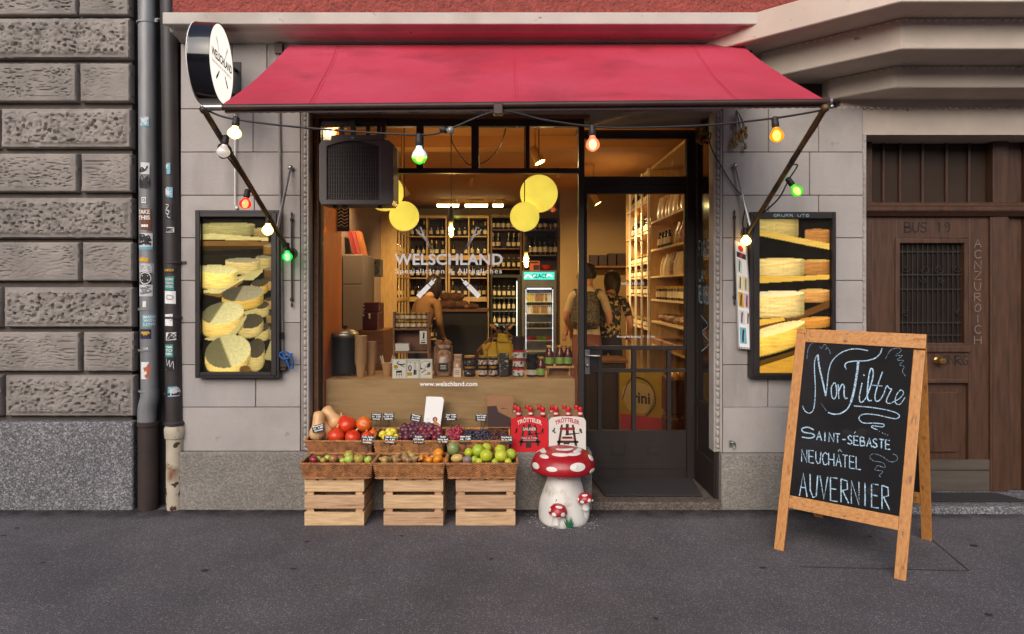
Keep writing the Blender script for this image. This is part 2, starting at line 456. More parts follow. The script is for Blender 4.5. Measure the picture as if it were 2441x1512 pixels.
MT['wicker'] = mat('wicker', S(172, 118, 72), .6, var=.45, vs=22, bump=.2, bs=60, objvar=.08)
MT['wicker_dark'] = mat('wicker_core', S(84, 52, 30), .8, var=.3, vs=30)
MT['beige_wood'] = wood('beige_board', S(182, 142, 98), S(206, 170, 126), 3, (1, 4, 6), .55)
MT['shelf_wood'] = wood('shelf_wood', S(190, 150, 96), S(214, 178, 124), 6, (5, 5, 1), .55)
MT['brown_wood'] = wood('brown_shelf', S(110, 72, 46), S(140, 98, 64), 6, (1, 5, 5), .55)
MT['wall_in'] = mat('interior_plaster', S(152, 124, 84), .85, var=.06, vs=2, bump=.1, bs=60)
MT['wall_left'] = mat('interior_left_wall', S(140, 116, 104), .85, var=.06, vs=3, bump=.1, bs=60)
MT['wood_panel'] = wood('orange_panel', S(176, 98, 42), S(198, 118, 54), 4, (5, 5, .7), .5)
MT['ceiling_in'] = mat('interior_ceiling', S(176, 124, 70), .85, var=.06, vs=2)
MT['floor_in'] = mat('interior_floor', S(92, 70, 52), .5, var=.2, vs=3)
MT['dark_panel'] = mat('shelf_back', S(64, 50, 48), .8, var=.2)
MT['mat_rubber'] = mat('door_mat', S(50, 46, 46), .95, var=.2, vs=60, bump=.6, bs=220, bdist=.004)
MT['step_stone'] = speckle('step_stone', [(0, S(70, 60, 55)), (.6, S(94, 83, 76)), (1, S(122, 110, 102))], 120, .75, .4, (.75, 1.15))
MT['steel_plate'] = mat('kick_plate', S(110, 100, 90), .5, .5, var=.12, vs=6, stretch=(.4, 1, 4))
MT['brass'] = mat('brass', S(180, 140, 80), .3, .9)
MT['paper'] = mat('white_paper', S(236, 234, 232), .8, var=.03, vs=5, bump=.1, bs=18, bdist=.004)
MT['kraft'] = mat('kraft_paper', S(150, 108, 76), .8, var=.1, vs=8, bump=.15, bs=20)
MT['cup_paper'] = mat('cup_paper', S(188, 148, 106), .75, var=.06)
MT['black'] = mat('matt_black', S(26, 24, 25), .55, var=.15)
MT['ink'] = mat('black_print', S(24, 22, 24), .7)
MT['clear_plastic'] = glassy('clear_plastic', (.93, .93, .95), gain=2.5)
MT['wine_glass'] = mat('dark_bottle_glass', S(30, 22, 20), .12, var=.2, coat=.4, objvar=.3)
MT['green_glass'] = mat('green_bottle_glass', S(44, 48, 26), .12, var=.2, coat=.4)
MT['label_paper'] = mat('bottle_label', S(214, 196, 160), .7, var=.06, objvar=.2)
MT['gold_foil'] = mat('gold_capsule', S(196, 158, 70), .35, .6)
MT['red_foil'] = mat('red_capsule', S(196, 26, 34), .4, var=.08)
MT['red_card'] = mat('red_carton', S(206, 26, 36), .5, var=.05)
MT['white_card'] = mat('white_carton', S(222, 216, 208), .55, var=.04)
MT['dark_print'] = mat('brown_print', S(58, 38, 36), .7)
MT['red_print'] = mat('red_print', S(190, 40, 38), .7)
MT['skin'] = mat('skin', S(196, 140, 108), .55, var=.06, sss=.1)
MT['hair'] = mat('dark_hair', S(40, 28, 24), .5, var=.35, vs=30, stretch=(6, 6, 1), bump=.4, bs=60)
MT['hair_brown'] = mat('brown_hair', S(70, 44, 30), .5, var=.35, vs=30, stretch=(6, 6, 1), bump=.4, bs=60)
def ptext(): pass
# ------------------------------------------------------------------ ground
mb = MB()
mb.box(-40, 40, -45, 14, -.6, 0)
g = mb.build('pavement', MT['asphalt']); tag(g, 'grey asphalt pavement with pale grit and a few dark spots', kind='structure')
mb = MB()
for i in range(26):
    c = P(rnd.uniform(30, 2400), rnd.uniform(1260, 1500), 0)
    gx, gy = rnd.uniform(-3.2, 3.4), rnd.uniform(-2.0, -.3)
    a, b_ = rnd.uniform(.012, .028), rnd.uniform(.008, .02)
    mb.poly([(gx + a * math.cos(t * .7) * (1 + .2 * math.sin(3 * t)), gy + b_ * math.sin(t * .7), .004) for t in range(9)])
o = mb.build('pavement_stain', mat('gum_stain', S(52, 46, 48), .9, var=.15)); tag(o, 'dark flattened gum stains dotted over the asphalt pavement', kind='stuff')
mb = MB()
for a, b_ in (((1905, 1352), (2310, 1362)), ((2310, 1362), (2190, 1262))):
    pa, pb = [CAM + ray(*q) * (-1.5 / ray(*q).z) for q in (a, b_)]
    t = (pb - pa).normalized(); n = Vector((-t.y, t.x, 0)) * .004
    mb.poly([pa + n + Vector((0, 0, .004)), pa - n + Vector((0, 0, .004)), pb - n + Vector((0, 0, .004)), pb + n + Vector((0, 0, .004))])
o = mb.build('pavement_seam', mat('seam_tar', S(70, 65, 68), .9)); tag(o, 'dark seam round a patch in the pavement', kind='structure')

m = bpy.data.materials.new('wall_foot_dirt_shade'); m.use_nodes = True  # dirt strip whose colour also holds the shade band at the wall foot
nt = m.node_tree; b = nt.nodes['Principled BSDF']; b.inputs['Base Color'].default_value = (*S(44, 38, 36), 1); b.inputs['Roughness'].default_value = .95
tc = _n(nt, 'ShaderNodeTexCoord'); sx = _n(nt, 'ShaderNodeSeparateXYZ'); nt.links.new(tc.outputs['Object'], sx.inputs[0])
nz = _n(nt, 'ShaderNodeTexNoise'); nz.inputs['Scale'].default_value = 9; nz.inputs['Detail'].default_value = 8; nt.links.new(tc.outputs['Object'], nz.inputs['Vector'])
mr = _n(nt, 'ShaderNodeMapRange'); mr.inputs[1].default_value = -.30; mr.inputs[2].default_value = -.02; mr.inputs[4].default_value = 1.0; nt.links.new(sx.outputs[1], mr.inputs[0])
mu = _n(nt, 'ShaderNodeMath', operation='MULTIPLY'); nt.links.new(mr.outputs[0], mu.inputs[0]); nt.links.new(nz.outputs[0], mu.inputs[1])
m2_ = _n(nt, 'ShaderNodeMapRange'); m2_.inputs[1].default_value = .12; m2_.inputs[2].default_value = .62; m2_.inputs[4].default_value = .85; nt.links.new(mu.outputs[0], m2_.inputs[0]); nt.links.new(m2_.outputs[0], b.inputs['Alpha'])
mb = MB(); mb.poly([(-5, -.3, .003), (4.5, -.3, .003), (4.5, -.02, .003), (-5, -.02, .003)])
o = mb.build('pavement_dirt_shade', m); tag(o, 'dark dirt and painted shade on the asphalt along the foot of the walls', kind='stuff')
# ------------------------------------------------------------------ the other side of the street, mirrored in the shop glass
op = thing('opposite_building', 'pale plastered building across the street mirrored in the shop window', 'building', (0, -23, 0))
mb = MB(); mb.box(-26, 26, -29, -23, 0, 6.4); mb.build('wall', mat('opposite_plaster', S(176, 164, 152), .9, var=.1, vs=.5), op)
mb = MB(); mb.box(-26.2, 26.2, -29, -22.9, 3.6, 3.9); mb.box(-26.3, 26.3, -29.1, -22.6, 6.4, 6.7); mb.build('cornice', MT['cornice_stone'], op)
for k in range(11):
    for z0, z1 in ((.9, 3.1), (4.3, 6.0)):
        mb = MB(); mb.box(-24 + k * 4.6, -22 + k * 4.6, -23.02, -22.97, z0, z1); mb.build('window', MT['black_gloss'], op)
# ------------------------------------------------------------------ rusticated neighbour building
left = thing('stone_building', 'rusticated brown stone building of pitted blocks over a granite plinth', 'building', (-3.4, 0, 0))
def block(mb, x0, x1, z0, z1, rough, seed):
    n, k = max(4, int((x1 - x0) / .008)), max(4, int((z1 - z0) / (.0075 if rough else .0048)))
    vs = []
    edge = .03
    for j in range(k + 1):
        for i in range(n + 1):
            x = x0 + (x1 - x0) * i / n; z = z0 + (z1 - z0) * j / k
            d = min(x - x0, x1 - x, z - z0, z1 - z)
            ck = noise.noise(Vector((x * 7, seed * 5.3, z * 7)))
            d -= .007 * max(0, ck - .15) + .002 * noise.noise(Vector((x * 30, seed, z * 30)))
            d = max(0, d)
            y = -.012
            rim = .012
            if d < rim: y += .014 * (1 - math.sqrt(max(0, 1 - (1 - d / rim) ** 2)))
            inn = min(1, max(0, (d - edge * .6) / .02))
            if inn > 0:
                p = Vector((x, seed * 3.1, z))
                if rough:
                    q = noise.fractal(p * 26, 1, 2, 3) ; q2 = noise.noise(p * 44 + Vector((9, 2, 4)))
                    pit = min(1, max(0, q2 * 2.2 - .35)) + .5 * min(1, max(0, noise.noise(p * 70) * 2 - .4))
                    y += inn * (-.016 + .012 * q * -.6 + .026 * pit)
                else:
                    q2 = noise.noise(Vector((x * 36 + 5 * noise.noise(p * 5), seed * 2.0, z * 92)))
                    pit = min(1, max(0, q2 * 3 - .25)) * (.6 + .5 * noise.noise(p * 4 + Vector((3, 3, 3))))
                    y += inn * (-.004 + .004 * noise.noise(p * 9) + .017 * pit)
            vs.append((x, y, z))
    W = n + 1
    fs = [(j * W + i, j * W + i + 1, (j + 1) * W + i + 1, (j + 1) * W + i) for j in range(k) for i in range(n)]
    b = len(vs)
    ring = [i for i in range(n + 1)] + [j * W + n for j in range(1, k + 1)] + [k * W + i for i in range(n - 1, -1, -1)] + [j * W for j in range(k - 1, 0, -1)]
    vs += [(vs[i][0], .055, vs[i][2]) for i in ring]
    m = len(ring)
    fs += [(ring[i], b + i, b + (i + 1) % m, ring[(i + 1) % m]) for i in range(m)]
    mb.add(vs, fs, 0, True)
mb = MB()
xe = PX(318, 0)
X0 = -4.6
rows = [(-72, 37, (183, 190)), (45, 140, ()), (152, 243, (183, 192)), (260, 353, (-4, 5)), (367, 458, (185, 195)), (472, 568, ()),
        (578, 670, (190, 198)), (685, 780, (2, 12)), (792, 885, (190, 200)), (895, 992, (4, 15))]
for i, (a, b_, cut) in enumerate(rows):
    z1, z0 = PZ(a, 0), PZ(b_, 0)
    sh = (i - 4.5) * .004
    if cut:
        c0, c1 = PX(cut[0], 0), PX(cut[1], 0)
        block(mb, X0, c0, z0, z1, i % 2, i + .3)
        block(mb, c1, xe - .01 + sh, z0, z1, i % 2, i + .7)
    else: block(mb, X0, xe - .01 + sh, z0, z1, i % 2, i + .5)
for i, (a, b_, cut) in enumerate(rows):
    for x in (-6.2, -7.8): mb.box(x, x + 1.56, -.012, .055, PZ(b_, 0), PZ(a, 0))
mb.build('stone_block', MT['block_stone'], left, merge=False)
mb = MB(); mb.box(-7.9, xe - .03, .04, .6, 0, 5)
mb.build('wall', MT['joint_stone'], left)
mb = MB(); mb.box(-7.9, xe + .015, -.035, .05, -.02, PZ(1005, -.02))
mb.build('plinth', MT['granite'], left, bevel=.018, seg=3)

# ------------------------------------------------------------------ shop building
shop = thing('shop_building', 'grey stone shop building with a moulded cornice and a red rough upper wall', 'building', (0, 0, 0))
GX0, GX1 = PX(430, 0), PX(735, 0)
ZC = PZ(104, 0)
def pier(x0, x1, pys, cuts, name, yb=.10):
    mb = MB()
    g_ = .0025
    zs = [PZ(y, 0) for y in pys]
    for i in range(len(zs) - 1):
        xs = [x0] + [PX(c, 0) for c in cuts.get(i, [])] + [x1]
        for a, b_ in zip(xs, xs[1:]):
            dy = rnd.uniform(-.0012, .0012)
            mb.box(a + g_, b_ - g_, dy, .05, zs[i + 1] + g_, zs[i] - g_, rnd.choice((0, 0, 1, 2)) if i not in (4, 8) else 1)
    mb.build(name, [MT['sandstone'], MT['sandstone_diag'], MT['sandstone_vert']], shop, bevel=.0025)
    m2 = MB(); m2.box(x0 + .002, x1 - .002, .008, yb, zs[-1], zs[0])
    m2.build('joint', MT['joint_stone'], shop)
pys = [104, 260, 363, 466, 567.5, 669, 770, 870, 971, 1076]
pier(GX0, PX(716, 0), pys, {0: [553, 636], 1: [603], 3: [606], 7: [609]}, 'pier_stone')
RX0, RX1 = PX(1722, 0), PX(2057, 0)
pier(RX0, RX1, [257] + pys[2:9] + [971, 1080], {0: [1831, 1951], 1: [1929], 2: [1831, 1951], 4: [1800, 1960], 6: [1830], 7: [1826]}, 'pier_stone')
mb = MB()
mb.box(GX0, PX(715, 0), .101, .35, 0, 3.4)
mb.build('backing_wall', MT['dark_wall'], shop)
mb = MB(); mb.box(RX0, 2.47, .101, .35, 0, 3.4)
mb.build('backing_wall', MT['dark_wall'], shop)
mb = MB()
mb.box(GX0 - .32, GX0 - .002, .10, .35, 0, 5)
mb.build('gap_wall', MT['dark_wall'], shop)
mb = MB()
mb.box(PX(715, 0), -1.331, .10, .35, 0, 2.71)
mb.build('backing_wall', MT['dark_wall'], shop)
# bead mouldings along the openings
def bead(x0, x1, z0, z1, xin):
    mb = MB()
    mb.box(x0, x1, .018, .12, z0, z1)
    xm = (x0 + x1) / 2
    mb.tube([(x0 + .006, .014, z0), (x0 + .006, .014, z1)], .006, 6)
    mb.tube([(x1 - .007, .010, z0), (x1 - .007, .010, z1)], .009, 6)
    z = z0 + .02; k = 0
    while z < z1 - .02:
        h = .024 if k % 3 else .013
        mb.ball((xm, .016, z + h), (.014, .016, h), 8, 6)
        z += 2 * h + .003; k += 1
    mb.build('bead_moulding', MT['sandstone_dressed'], shop)
bead(PX(716.5, 0), -1.331, PZ(1074, 0), 2.71, 0)
bead(PX(1702, 0), PX(1721.5, 0), PZ(1078, 0), 2.71, 0)
bead(PX(2057.5, 0), 2.47, PZ(1078, 0), 2.55, 0)
# plinths and ledge
LZ = PZ(1076, 0)
mb = MB()
mb.box(GX0, .597, -.03, .15, -.02, LZ)
mb.build('plinth', MT['plinth_render'], shop, bevel=.014, seg=3)
mb = MB(); mb.box(PX(1716, 0), 2.50, -.03, .3, -.02, PZ(1080, 0))
mb.build('plinth', MT['plinth_render'], shop, bevel=.014, seg=3)
# header above the shop opening
HZ = 2.71
mb = MB(); mb.box(-1.40, RX0, .02, .5, HZ, 3.3)
mb.build('header', MT['sandstone_dressed'], shop)
mb = MB(); mb.box(2.30, 6, .02, .36, 2.551, 3.2)
mb.build('door_lintel', MT['bay_stone'], shop)
mb = MB(); mb.box(-1.331, -1.30, .124, .2, LZ, HZ); mb.box(-1.331, .597, .10, .2, HZ - .02, HZ - .001)
mb.build('lining', MT['brown_wood'], shop)
# cornice
yF = -.25
zb, zt = PZ(58, yF), PZ(30, yF)
prof = [(.1, ZC - .01), (-.02, ZC), (-.05, ZC + .012), (-.15, ZC + .02), (-.165, zb + .012), (-.215, zb + .014), (-.22, zb), (yF, zb), (yF, zt), (-.06, zt + .04), (.1, zt + .04)]
mb = MB()
mb.prism(prof, PX(387, yF), 1.75, fn=lambda a, b, t: (t, a, b))
mb.build('cornice', MT['cornice_stone'], shop, bevel=.004)
mb = MB(); mb.box(PX(413, -.05), 6, -.06, .4, zt + .035, 6)
# oriel wall above its base
c1 = P(2145, 5, -.82)
def plan(c, grow=0):
    return [(c.x - abs(c.y) * 1.04, 0.0), (c.x, c.y), (6, c.y), (6, .3), (c.x - abs(c.y) * 1.04, .3)]
q = c1 + Vector((.05, .07, 0))
mb.prism(plan(q), zt + .03, 6, fn=lambda a, b, t: (a, b, t))
mb.build('upper_wall', MT['red_render'], shop)
mb = MB()
zt1 = PZ(29, -.25)
mb.prism(plan(c1), c1.z, zt1, fn=lambda a, b, t: (a, b, t))
c2 = P(2149, 117, -.59)
mb.prism(plan(c2), c2.z, c1.z + .005, fn=lambda a, b, t: (a, b, t))
c3 = P(2133, 209, -.28)
mb.prism(plan(c3), c3.z, c2.z + .005, fn=lambda a, b, t: (a, b, t))
mb.build('oriel_base', MT['bay_stone'], shop, bevel=.006)
mb = MB()
for c, z in ((c2, c1.z - .012), (c3, c2.z - .012)):
    a = Vector((c.x - abs(c.y) * 1.04, 0, z)); b_ = Vector((c.x, c.y, z)); e = Vector((5, c.y, z))
    for s_, t_ in ((a, b_), (b_, e)):
        n = int((t_ - s_).length / .045)
        for i in range(n):
            p = s_.lerp(t_, (i + .5) / n)
            mb.ball(p, (.017, .017, .011), 6, 4)
a, e = Vector((1.5, .012, PZ(257, 0))), Vector((5, .012, PZ(257, 0)))
for i in range(78): mb.ball(a.lerp(e, (i + .5) / 78), (.017, .012, .01), 6, 4)
mb.build('dentil_row', MT['bay_stone'], shop)

# ------------------------------------------------------------------ shop window (part of the building)
YW = .15
def wbox(mb, a, b_, c, d, y0, y1, m=0):
    # picture rectangle a..b_ x c..d (top, bottom) on plane y0, given thickness to y1
    mb.box(PX(a, y0), PX(b_, y0), y0, y1, PZ(d, y0), PZ(c, y0), m)
mb = MB()
wbox(mb, 748, 764, 278, 1062, YW, YW + .06)
wbox(mb, 1379, 1392.5, 278, 1062, YW - .003, YW + .06)
wbox(mb, 764, 1379, 278, 301, YW + .002, YW + .06)
wbox(mb, 764, 1379, 401, 413, YW + .003, YW + .055)
wbox(mb, 764, 1379, 1042, 1062, YW + .003, YW + .055)
for a, b_ in ((808, 818), (872, 880), (898, 907), (992, 1009), (1123, 1141), (1252, 1262)):
    wbox(mb, a, b_, 301, 401, YW + .006, YW + .05)
win = mb.build('shop_window', MT['frame'], shop, bevel=.003)
mb = MB(); mb.box(PX(764, YW), PX(1379, YW), YW + .028, YW + .034, PZ(1042, YW), PZ(301, YW))
mb.build('pane', MT['pane'], win)
def onwin(Yp=YW + .025):
    return lambda px, py: P(px, py, Yp)
fw = onwin()
mb = MB()
addtext(mb, 'WELSCHLAND', lambda u, v: fw(1069 + u, 631 - v), 258, 25.5, bold=.028, spacing=1.06)
mb.build('lettering', MT['white_vinyl'], win)
mb = MB()
addtext(mb, 'Spezialitäten & Alltägliches', lambda u, v: fw(1069 + u, 652 - v), 254, 11.5, bold=.006, spacing=1.15)
mb.build('lettering', MT['white_vinyl'], win)
mb = MB()
addtext(mb, 'www.welschland.com', lambda u, v: fw(1068.5 + u, 920.5 - v), 137, 11, bold=.012)
mb.build('lettering', MT['white_vinyl'], win)
def utensils(fn, sx=1):
    # crossed fork prongs above and two handles below, in the units of the window photograph
    mb = MB()
    for s_ in (1, -1):
        f2 = lambda u, v: fn(s_ * u, v)
        for pl, wd in (([(-78, -72), (-68, -60), (-62, -57), (-38, -22)], 3.4), ([(-67, -78), (-61, -62), (-57, -54), (-38, -22)], 3.4)):
            ribbon(mb, pl, wd, f2)
        ribbon(mb, [(-30, 45), (-36, 52)], 2.4, f2)
        ribbon(mb, [(-37, 52), (-45, 60.5)], 9.5, f2)
        ribbon(mb, [(-46.5, 62), (-73, 89)], 11.5, f2, smooth=False)
    return mb
utensils(lambda u, v: fw(1069 + u, 619 + v)).build('fork_emblem', MT['white_vinyl'], win)
# side pane that returns from the corner post to the door
mb = MB()
xr = PX(1392, YW) - .012
mb.box(xr, xr + .006, YW + .065, .52, .49, 2.66)
mb.build('side_pane', MT['pane'], shop)
mb = MB(); mb.box(xr - .01, xr + .02, YW + .062, .545, LZ, .485); mb.box(xr - .01, xr + .02, YW + .062, .545, 2.665, HZ - .02)
mb.build('side_frame', MT['frame'], shop)

# ------------------------------------------------------------------ shop door with its fixed top light
YD = .55
mb = MB()
x1d = 1.452
def db(a, b_, c, d, y0=YD, y1=YD + .05, m=0): wbox(mb, a, b_, c, d, y0, y1, m)
mb.box(PX(1379, YD), x1d, YD + .01, YD + .055, PZ(330, YD), HZ)            # head
db(1637, 1656, 330, 1140, YD - .02)
db(1379, 1393, 330, 1140, YD + .004)
db(1393, 1637, 421, 440, YD + .002)
mb.build('door_frame', MT['frame'], shop, bevel=.003)
mb = MB(); wbox(mb, 1393, 1637, 330, 421, YD + .03, YD + .036)
mb.build('top_light_pane', MT['pane'], shop)
mb = MB()
db(1393, 1637, 441, 462, YD + .006)
db(1393, 1399, 462, 826, YD + .006); db(1632, 1637, 462, 826, YD + .006)
db(1393, 1637, 825, 834, YD + .004)
db(1393, 1637, 1027, 1140, YD + .006)
db(1393, 1637, 880, 888, YD + .006)
for a, b_ in ((1424, 1434), (1506, 1516), (1590, 1599)): db(a, b_, 834, 1027, YD + .008)
db(1393, 1424, 834, 880, YD + .010); db(1393, 1399, 888, 1027, YD + .007)
for a, b_ in ((1455, 1490), (1543, 1575)):
    for k, e in ((0, 0), (4, .004)):
        wbox(mb, a + k, b_ - k, 1058 + k, 1086 - k, YD + .002 - e, YD + .006)
db(1393, 1637, 1108, 1118, YD + .001, YD + .006)
door = mb.build('shop_door', MT['door_paint'], shop, bevel=.0025)
mb = MB(); wbox(mb, 1399, 1632, 462, 825, YD + .028, YD + .034)
mb.build('pane', MT['pane'], door)
mb = MB()
for a, b_ in ((1434, 1506), (1516, 1590), (1599, 1637)):
    wbox(mb, a, b_, 834, 880, YD + .028, YD + .034); wbox(mb, a, b_, 888, 1027, YD + .028, YD + .034)
wbox(mb, 1399, 1424, 888, 1027, YD + .028, YD + .034)
mb.build('bevelled_pane', MT['bevel_pane'], door)
mb = MB(); wbox(mb, 1394, 1405, 832, 892, YD + .004, YD + .010)
a = P(1400, 848, YD - .05); b_ = P(1430, 848.5, YD - .055)
mb.tube([P(1400, 848, YD + .008), a, a.lerp(b_, .3), b_], [.007, .0075, .0075, .009], 8)
mb.lathe([(.014, 0), (.014, .008), (.009, .012)], 14, Matrix.Rotation(R(90), 4, 'X'), c=P(1400, 872, YD + .004))
mb.build('handle', MT['steel'], door)
mb = MB()
fd = lambda px, py: P(px, py, YD + .024)
addtext(mb, 'WELSCHLAND', lambda u, v: fd(1507 + u, 679.5 - v), 56, 6, bold=.02)
addtext(mb, 'Montag bis Samstag  7 - 21 Uhr', lambda u, v: fd(1516 + u, 805 - v), 92, 5, bold=.01)
mb.build('lettering', MT['white_vinyl'], door)
# right reveal of the door: panelled, with a dark pane carrying chalk script
mb = MB()
xr2 = 1.454
mb.box(xr2, xr2 + .05, .03, YD + .05, .05, HZ)
for z0, z1 in ((.05, .30), (.62, .68), (2.62, HZ)): mb.box(xr2 - .012, xr2, .04, YD - .03, z0, z1)
for y0, y1 in ((.04, .09), (YD - .09, YD - .03)): mb.box(xr2 - .010, xr2 + .002, y0, y1, .05, HZ)
rev = mb.build('door_reveal', MT['frame'], shop, bevel=.003)
mb = MB(); mb.box(xr2 - .004, xr2 - .001, .092, YD - .092, .69, 2.61)
mb.build('dark_pane', MT['black_gloss'], rev)
mb = MB()
fr_ = lambda u, v: Vector((xr2 - .006, .10 + (1 - u) * .34, v))
for s_, z, h in (('FIGUEI', 1.74, .11), ('LA', 1.56, .08), ('RELIGIEUSE', 1.40, .12)):
    strokes(mb, s_, .03, z, .97 if len(s_) > 3 else .4, z - .01, h, fr_, .02, .8)
for pl in ([(.2, 1.3), (.7, 1.24), (.3, 1.18), (.8, 1.12), (.25, 1.04)],): ribbon(mb, pl, .008, fr_)
mb.build('chalk_script', MT['chalk'], rev)
# step, threshold and mat
mb = MB(); mb.box(.597, PX(1720, -.03), -.035, YD + .06, -.02, .055)
mb.build('step', MT['step_stone'], shop, bevel=.01, seg=2)
z = .059
mt_ = MB(); mt_.prism([(.70, .08), (1.37, .08), (1.42, YD - .03), (.66, YD - .03)], z, z + .012, fn=lambda a, b, t: (a, b, t))
single(mt_, 'door_mat', MT['mat_rubber'], 'dark rubber mat on the step inside the shop doorway', 'door mat', loc=(1.03, .3, .059), bevel=.003)

# ------------------------------------------------------------------ oak entrance door at the right
YO = .24
mb = MB()
zt_ = 2.55
mb.box(2.47, 2.64, YO + .0, YO + .06, .05, zt_)
mb.box(PX(2362, YO), PX(2400, YO), YO - .02, YO + .06, .05, zt_)
mb.box(PX(2400, YO), PX(2440, YO), YO + .02, YO + .07, .05, zt_)
mb.box(PX(2440, YO), 6, YO - .01, YO + .06, .05, zt_)
zl = PZ(512, YO)
mb.prism([(YO - .07, zl + .02), (YO - .07, zl + .05), (YO - .03, zl + .06), (YO - .03, zl + .085), (YO + .03, zl + .09), (YO + .03, zl - .02), (YO - .03, zl - .015), (YO - .045, zl)], 2.47, 6, fn=lambda a, b, t: (t, a, b))
for px in (2066, 2110, 2150, 2204, 2262, 2316, 2372, 2430):
    mb.box(PX(px, YO), PX(px + 6, YO), YO + .035, YO + .058, zl + .09, zt_)
jam = mb.build('oak_frame', MT['oak'], shop, bevel=.005)
mb = MB(); mb.box(2.47, 6, YO + .061, YO + .08, zl + .09, zt_)
mb.build('fanlight_pane', mat('dark_fanlight_glass', S(62, 49, 40), .4, var=.15, vs=2, spec=.2), jam)
mb = MB()
def ob(a, b_, c, d, y0, y1=YO + .05, m=0): wbox(mb, a, b_, c, d, y0, y1, m)
ob(2078, 2134, 517, 1171, YO); ob(2308, 2362, 517, 1171, YO)
ob(2134, 2308, 517, 569, YO + .001); ob(2134, 2308, 828, 912, YO + .001); ob(2134, 2308, 1100, 1171, YO + .001)
ob(2134, 2308, 912, 1100, YO + .03)
ob(2160, 2284, 935, 1078, YO + .012)
for a, b_, c, d in ((2134, 2144, 569, 828), (2298, 2308, 569, 828), (2144, 2298, 569, 580), (2144, 2298, 818, 828)): ob(a, b_, c, d, YO - .012)
ob(2128, 2314, 826, 840, YO - .02); ob(2134, 2308, 904, 914, YO - .01); ob(2360, 2366, 517, 1171, YO - .02)
oak = mb.build('entrance_door', MT['oak'], shop, bevel=.006, seg=2)
mb = MB(); mb.box(PX(2144, YO), PX(2298, YO), YO + .04, YO + .046, PZ(818, YO), PZ(580, YO))
mb.build('dark_pane', mat('dark_door_glass', S(44, 36, 32), .2, var=.2), oak)
mb = MB()
for px in range(2150, 2298, 12):
    mb.tube([P(px, 582, YO + .025), P(px, 816, YO + .025)], .0045, 5)
for py in (600, 655, 690, 770, 800): mb.box(PX(2144, YO), PX(2298, YO), YO + .022, YO + .028, PZ(py + 2, YO), PZ(py - 2, YO))
for s_ in (-1, 1):
    for cx, cy_, r_ in ((2221 + s_ * 16, 642, 12), (2221 + s_ * 60, 640, 10), (2221 + s_ * 64, 745, 9), (2221 + s_ * 20, 668, 8)):
        pts = [P(cx + s_ * r_ * (1 - t / 16) * math.cos(t * .6), cy_ + r_ * (1 - t / 16) * math.sin(t * .6), YO + .02) for t in range(14)]
        mb.tube(pts, .004, 5)
mb.build('iron_grille', mat('dark_iron', S(42, 35, 32), .7, .2, var=.2), oak)
mb = MB(); mb.lathe([(.024, 0), (.024, .006), (.011, .012), (.011, .03), (.028, .042), (.03, .055), (.02, .07), (0, .074)], 18, Matrix.Rotation(R(90), 4, 'X'), c=P(2232, 859, YO - .001))
mb.build('knob', MT['brass'], oak)
mb = MB(); wbox(mb, 2100, 2358, 1096, 1120, YO - .014, YO - .002); wbox(mb, 2100, 2358, 1122, 1170, YO - .012, YO - .002)
for k in range(34): mb.ball(P(2104 + k * 7.6, 1100, YO - .014), .004, 6, 4)
mb.build('kick_plate', MT['steel_plate'], oak)
fo = lambda px, py: P(px, py, YO - .022)
mb = MB(); strokes(mb, 'BUS 19', 2156, 570 - 4, 2268, 566, -24, lambda a, b: P(a, b - 12, YO - .003), 2.6, .85)
strokes(mb, 'ONRG', 2246, 872, 2308, 872, -22, lambda a, b: P(a, b - 2, YO - .003), 2.4, .9)
mb.build('graffiti', MT['ink'], oak)
mb = MB()
for k, ch in enumerate('ACNZUROICH'):
    strokes(mb, ch, 2322, 590 + k * 25.6, 2338, 590 + k * 25.6, -19, lambda a, b: P(a, b, YO - .022), 1.7, 1)
mb.build('graffiti', mat('pale_scratch', S(132, 116, 108), .8), oak)
mb = MB(); mb.box(2.50, 6, -.115, YO + .08, -.02, .05)
mb.build('step', MT['granite'], shop, bevel=.012, seg=2)
mb = MB(); mb.prism([(2.75, -.03), (3.55, -.03), (3.46, .16), (2.72, .16)], .054, .064, fn=lambda a, b, t: (a, b, t))
single(mb, 'door_mat', MT['mat_rubber'], 'dark mat on the granite step before the oak door', 'door mat', loc=(3.1, .06, .054), bevel=.003)

# ------------------------------------------------------------------ shop room
RXL, RXR, RYB, RZC = -2.1, 2.1, 9.2, 3.12
mb = MB(); mb.box(RXL, RXR, .36, RYB, -.02, .05)
mb.build('room_floor', MT['floor_in'], shop)
mb = MB(); mb.box(RXL - .1, RXR + .1, .2, RYB + .1, RZC, RZC + .1)
mb.box(RXL, RXR, 2.6, 2.85, RZC - .12, RZC)
mb.build('ceiling', MT['ceiling_in'], shop)
mb = MB(); mb.box(RXL - .1, RXL, .36, RYB, .05, RZC)
mb.build('room_wall', MT['wall_left'], shop)
mb = MB(); mb.box(RXR, RXR + .1, .36, RYB, .05, RZC); mb.box(RXL, RXR, RYB, RYB + .1, .05, RZC)
mb.build('room_wall', MT['wall_in'], shop)
mb = MB(); mb.box(-1.40, -1.285, .21, .75, .05, RZC)
mb.build('window_cheek', MT['wood_panel'], shop)
mb = MB(); mb.box(.95, RXR - .0, 6.9, 7.0, .05, RZC)
mb.build('partition', MT['wall_in'], shop)
# window display platform
mb = MB()
mb.box(-1.283, .51, .27, .29, .05, PZ(905, .27)); mb.box(-1.283, .51, .29, .80, PZ(905, .27) - .03, PZ(905, .27))
for z in (.56, .67): mb.box(-1.283, .51, .266, .27, z, z + .003)
mb.build("display_platform", MT["beige_wood"], shop)
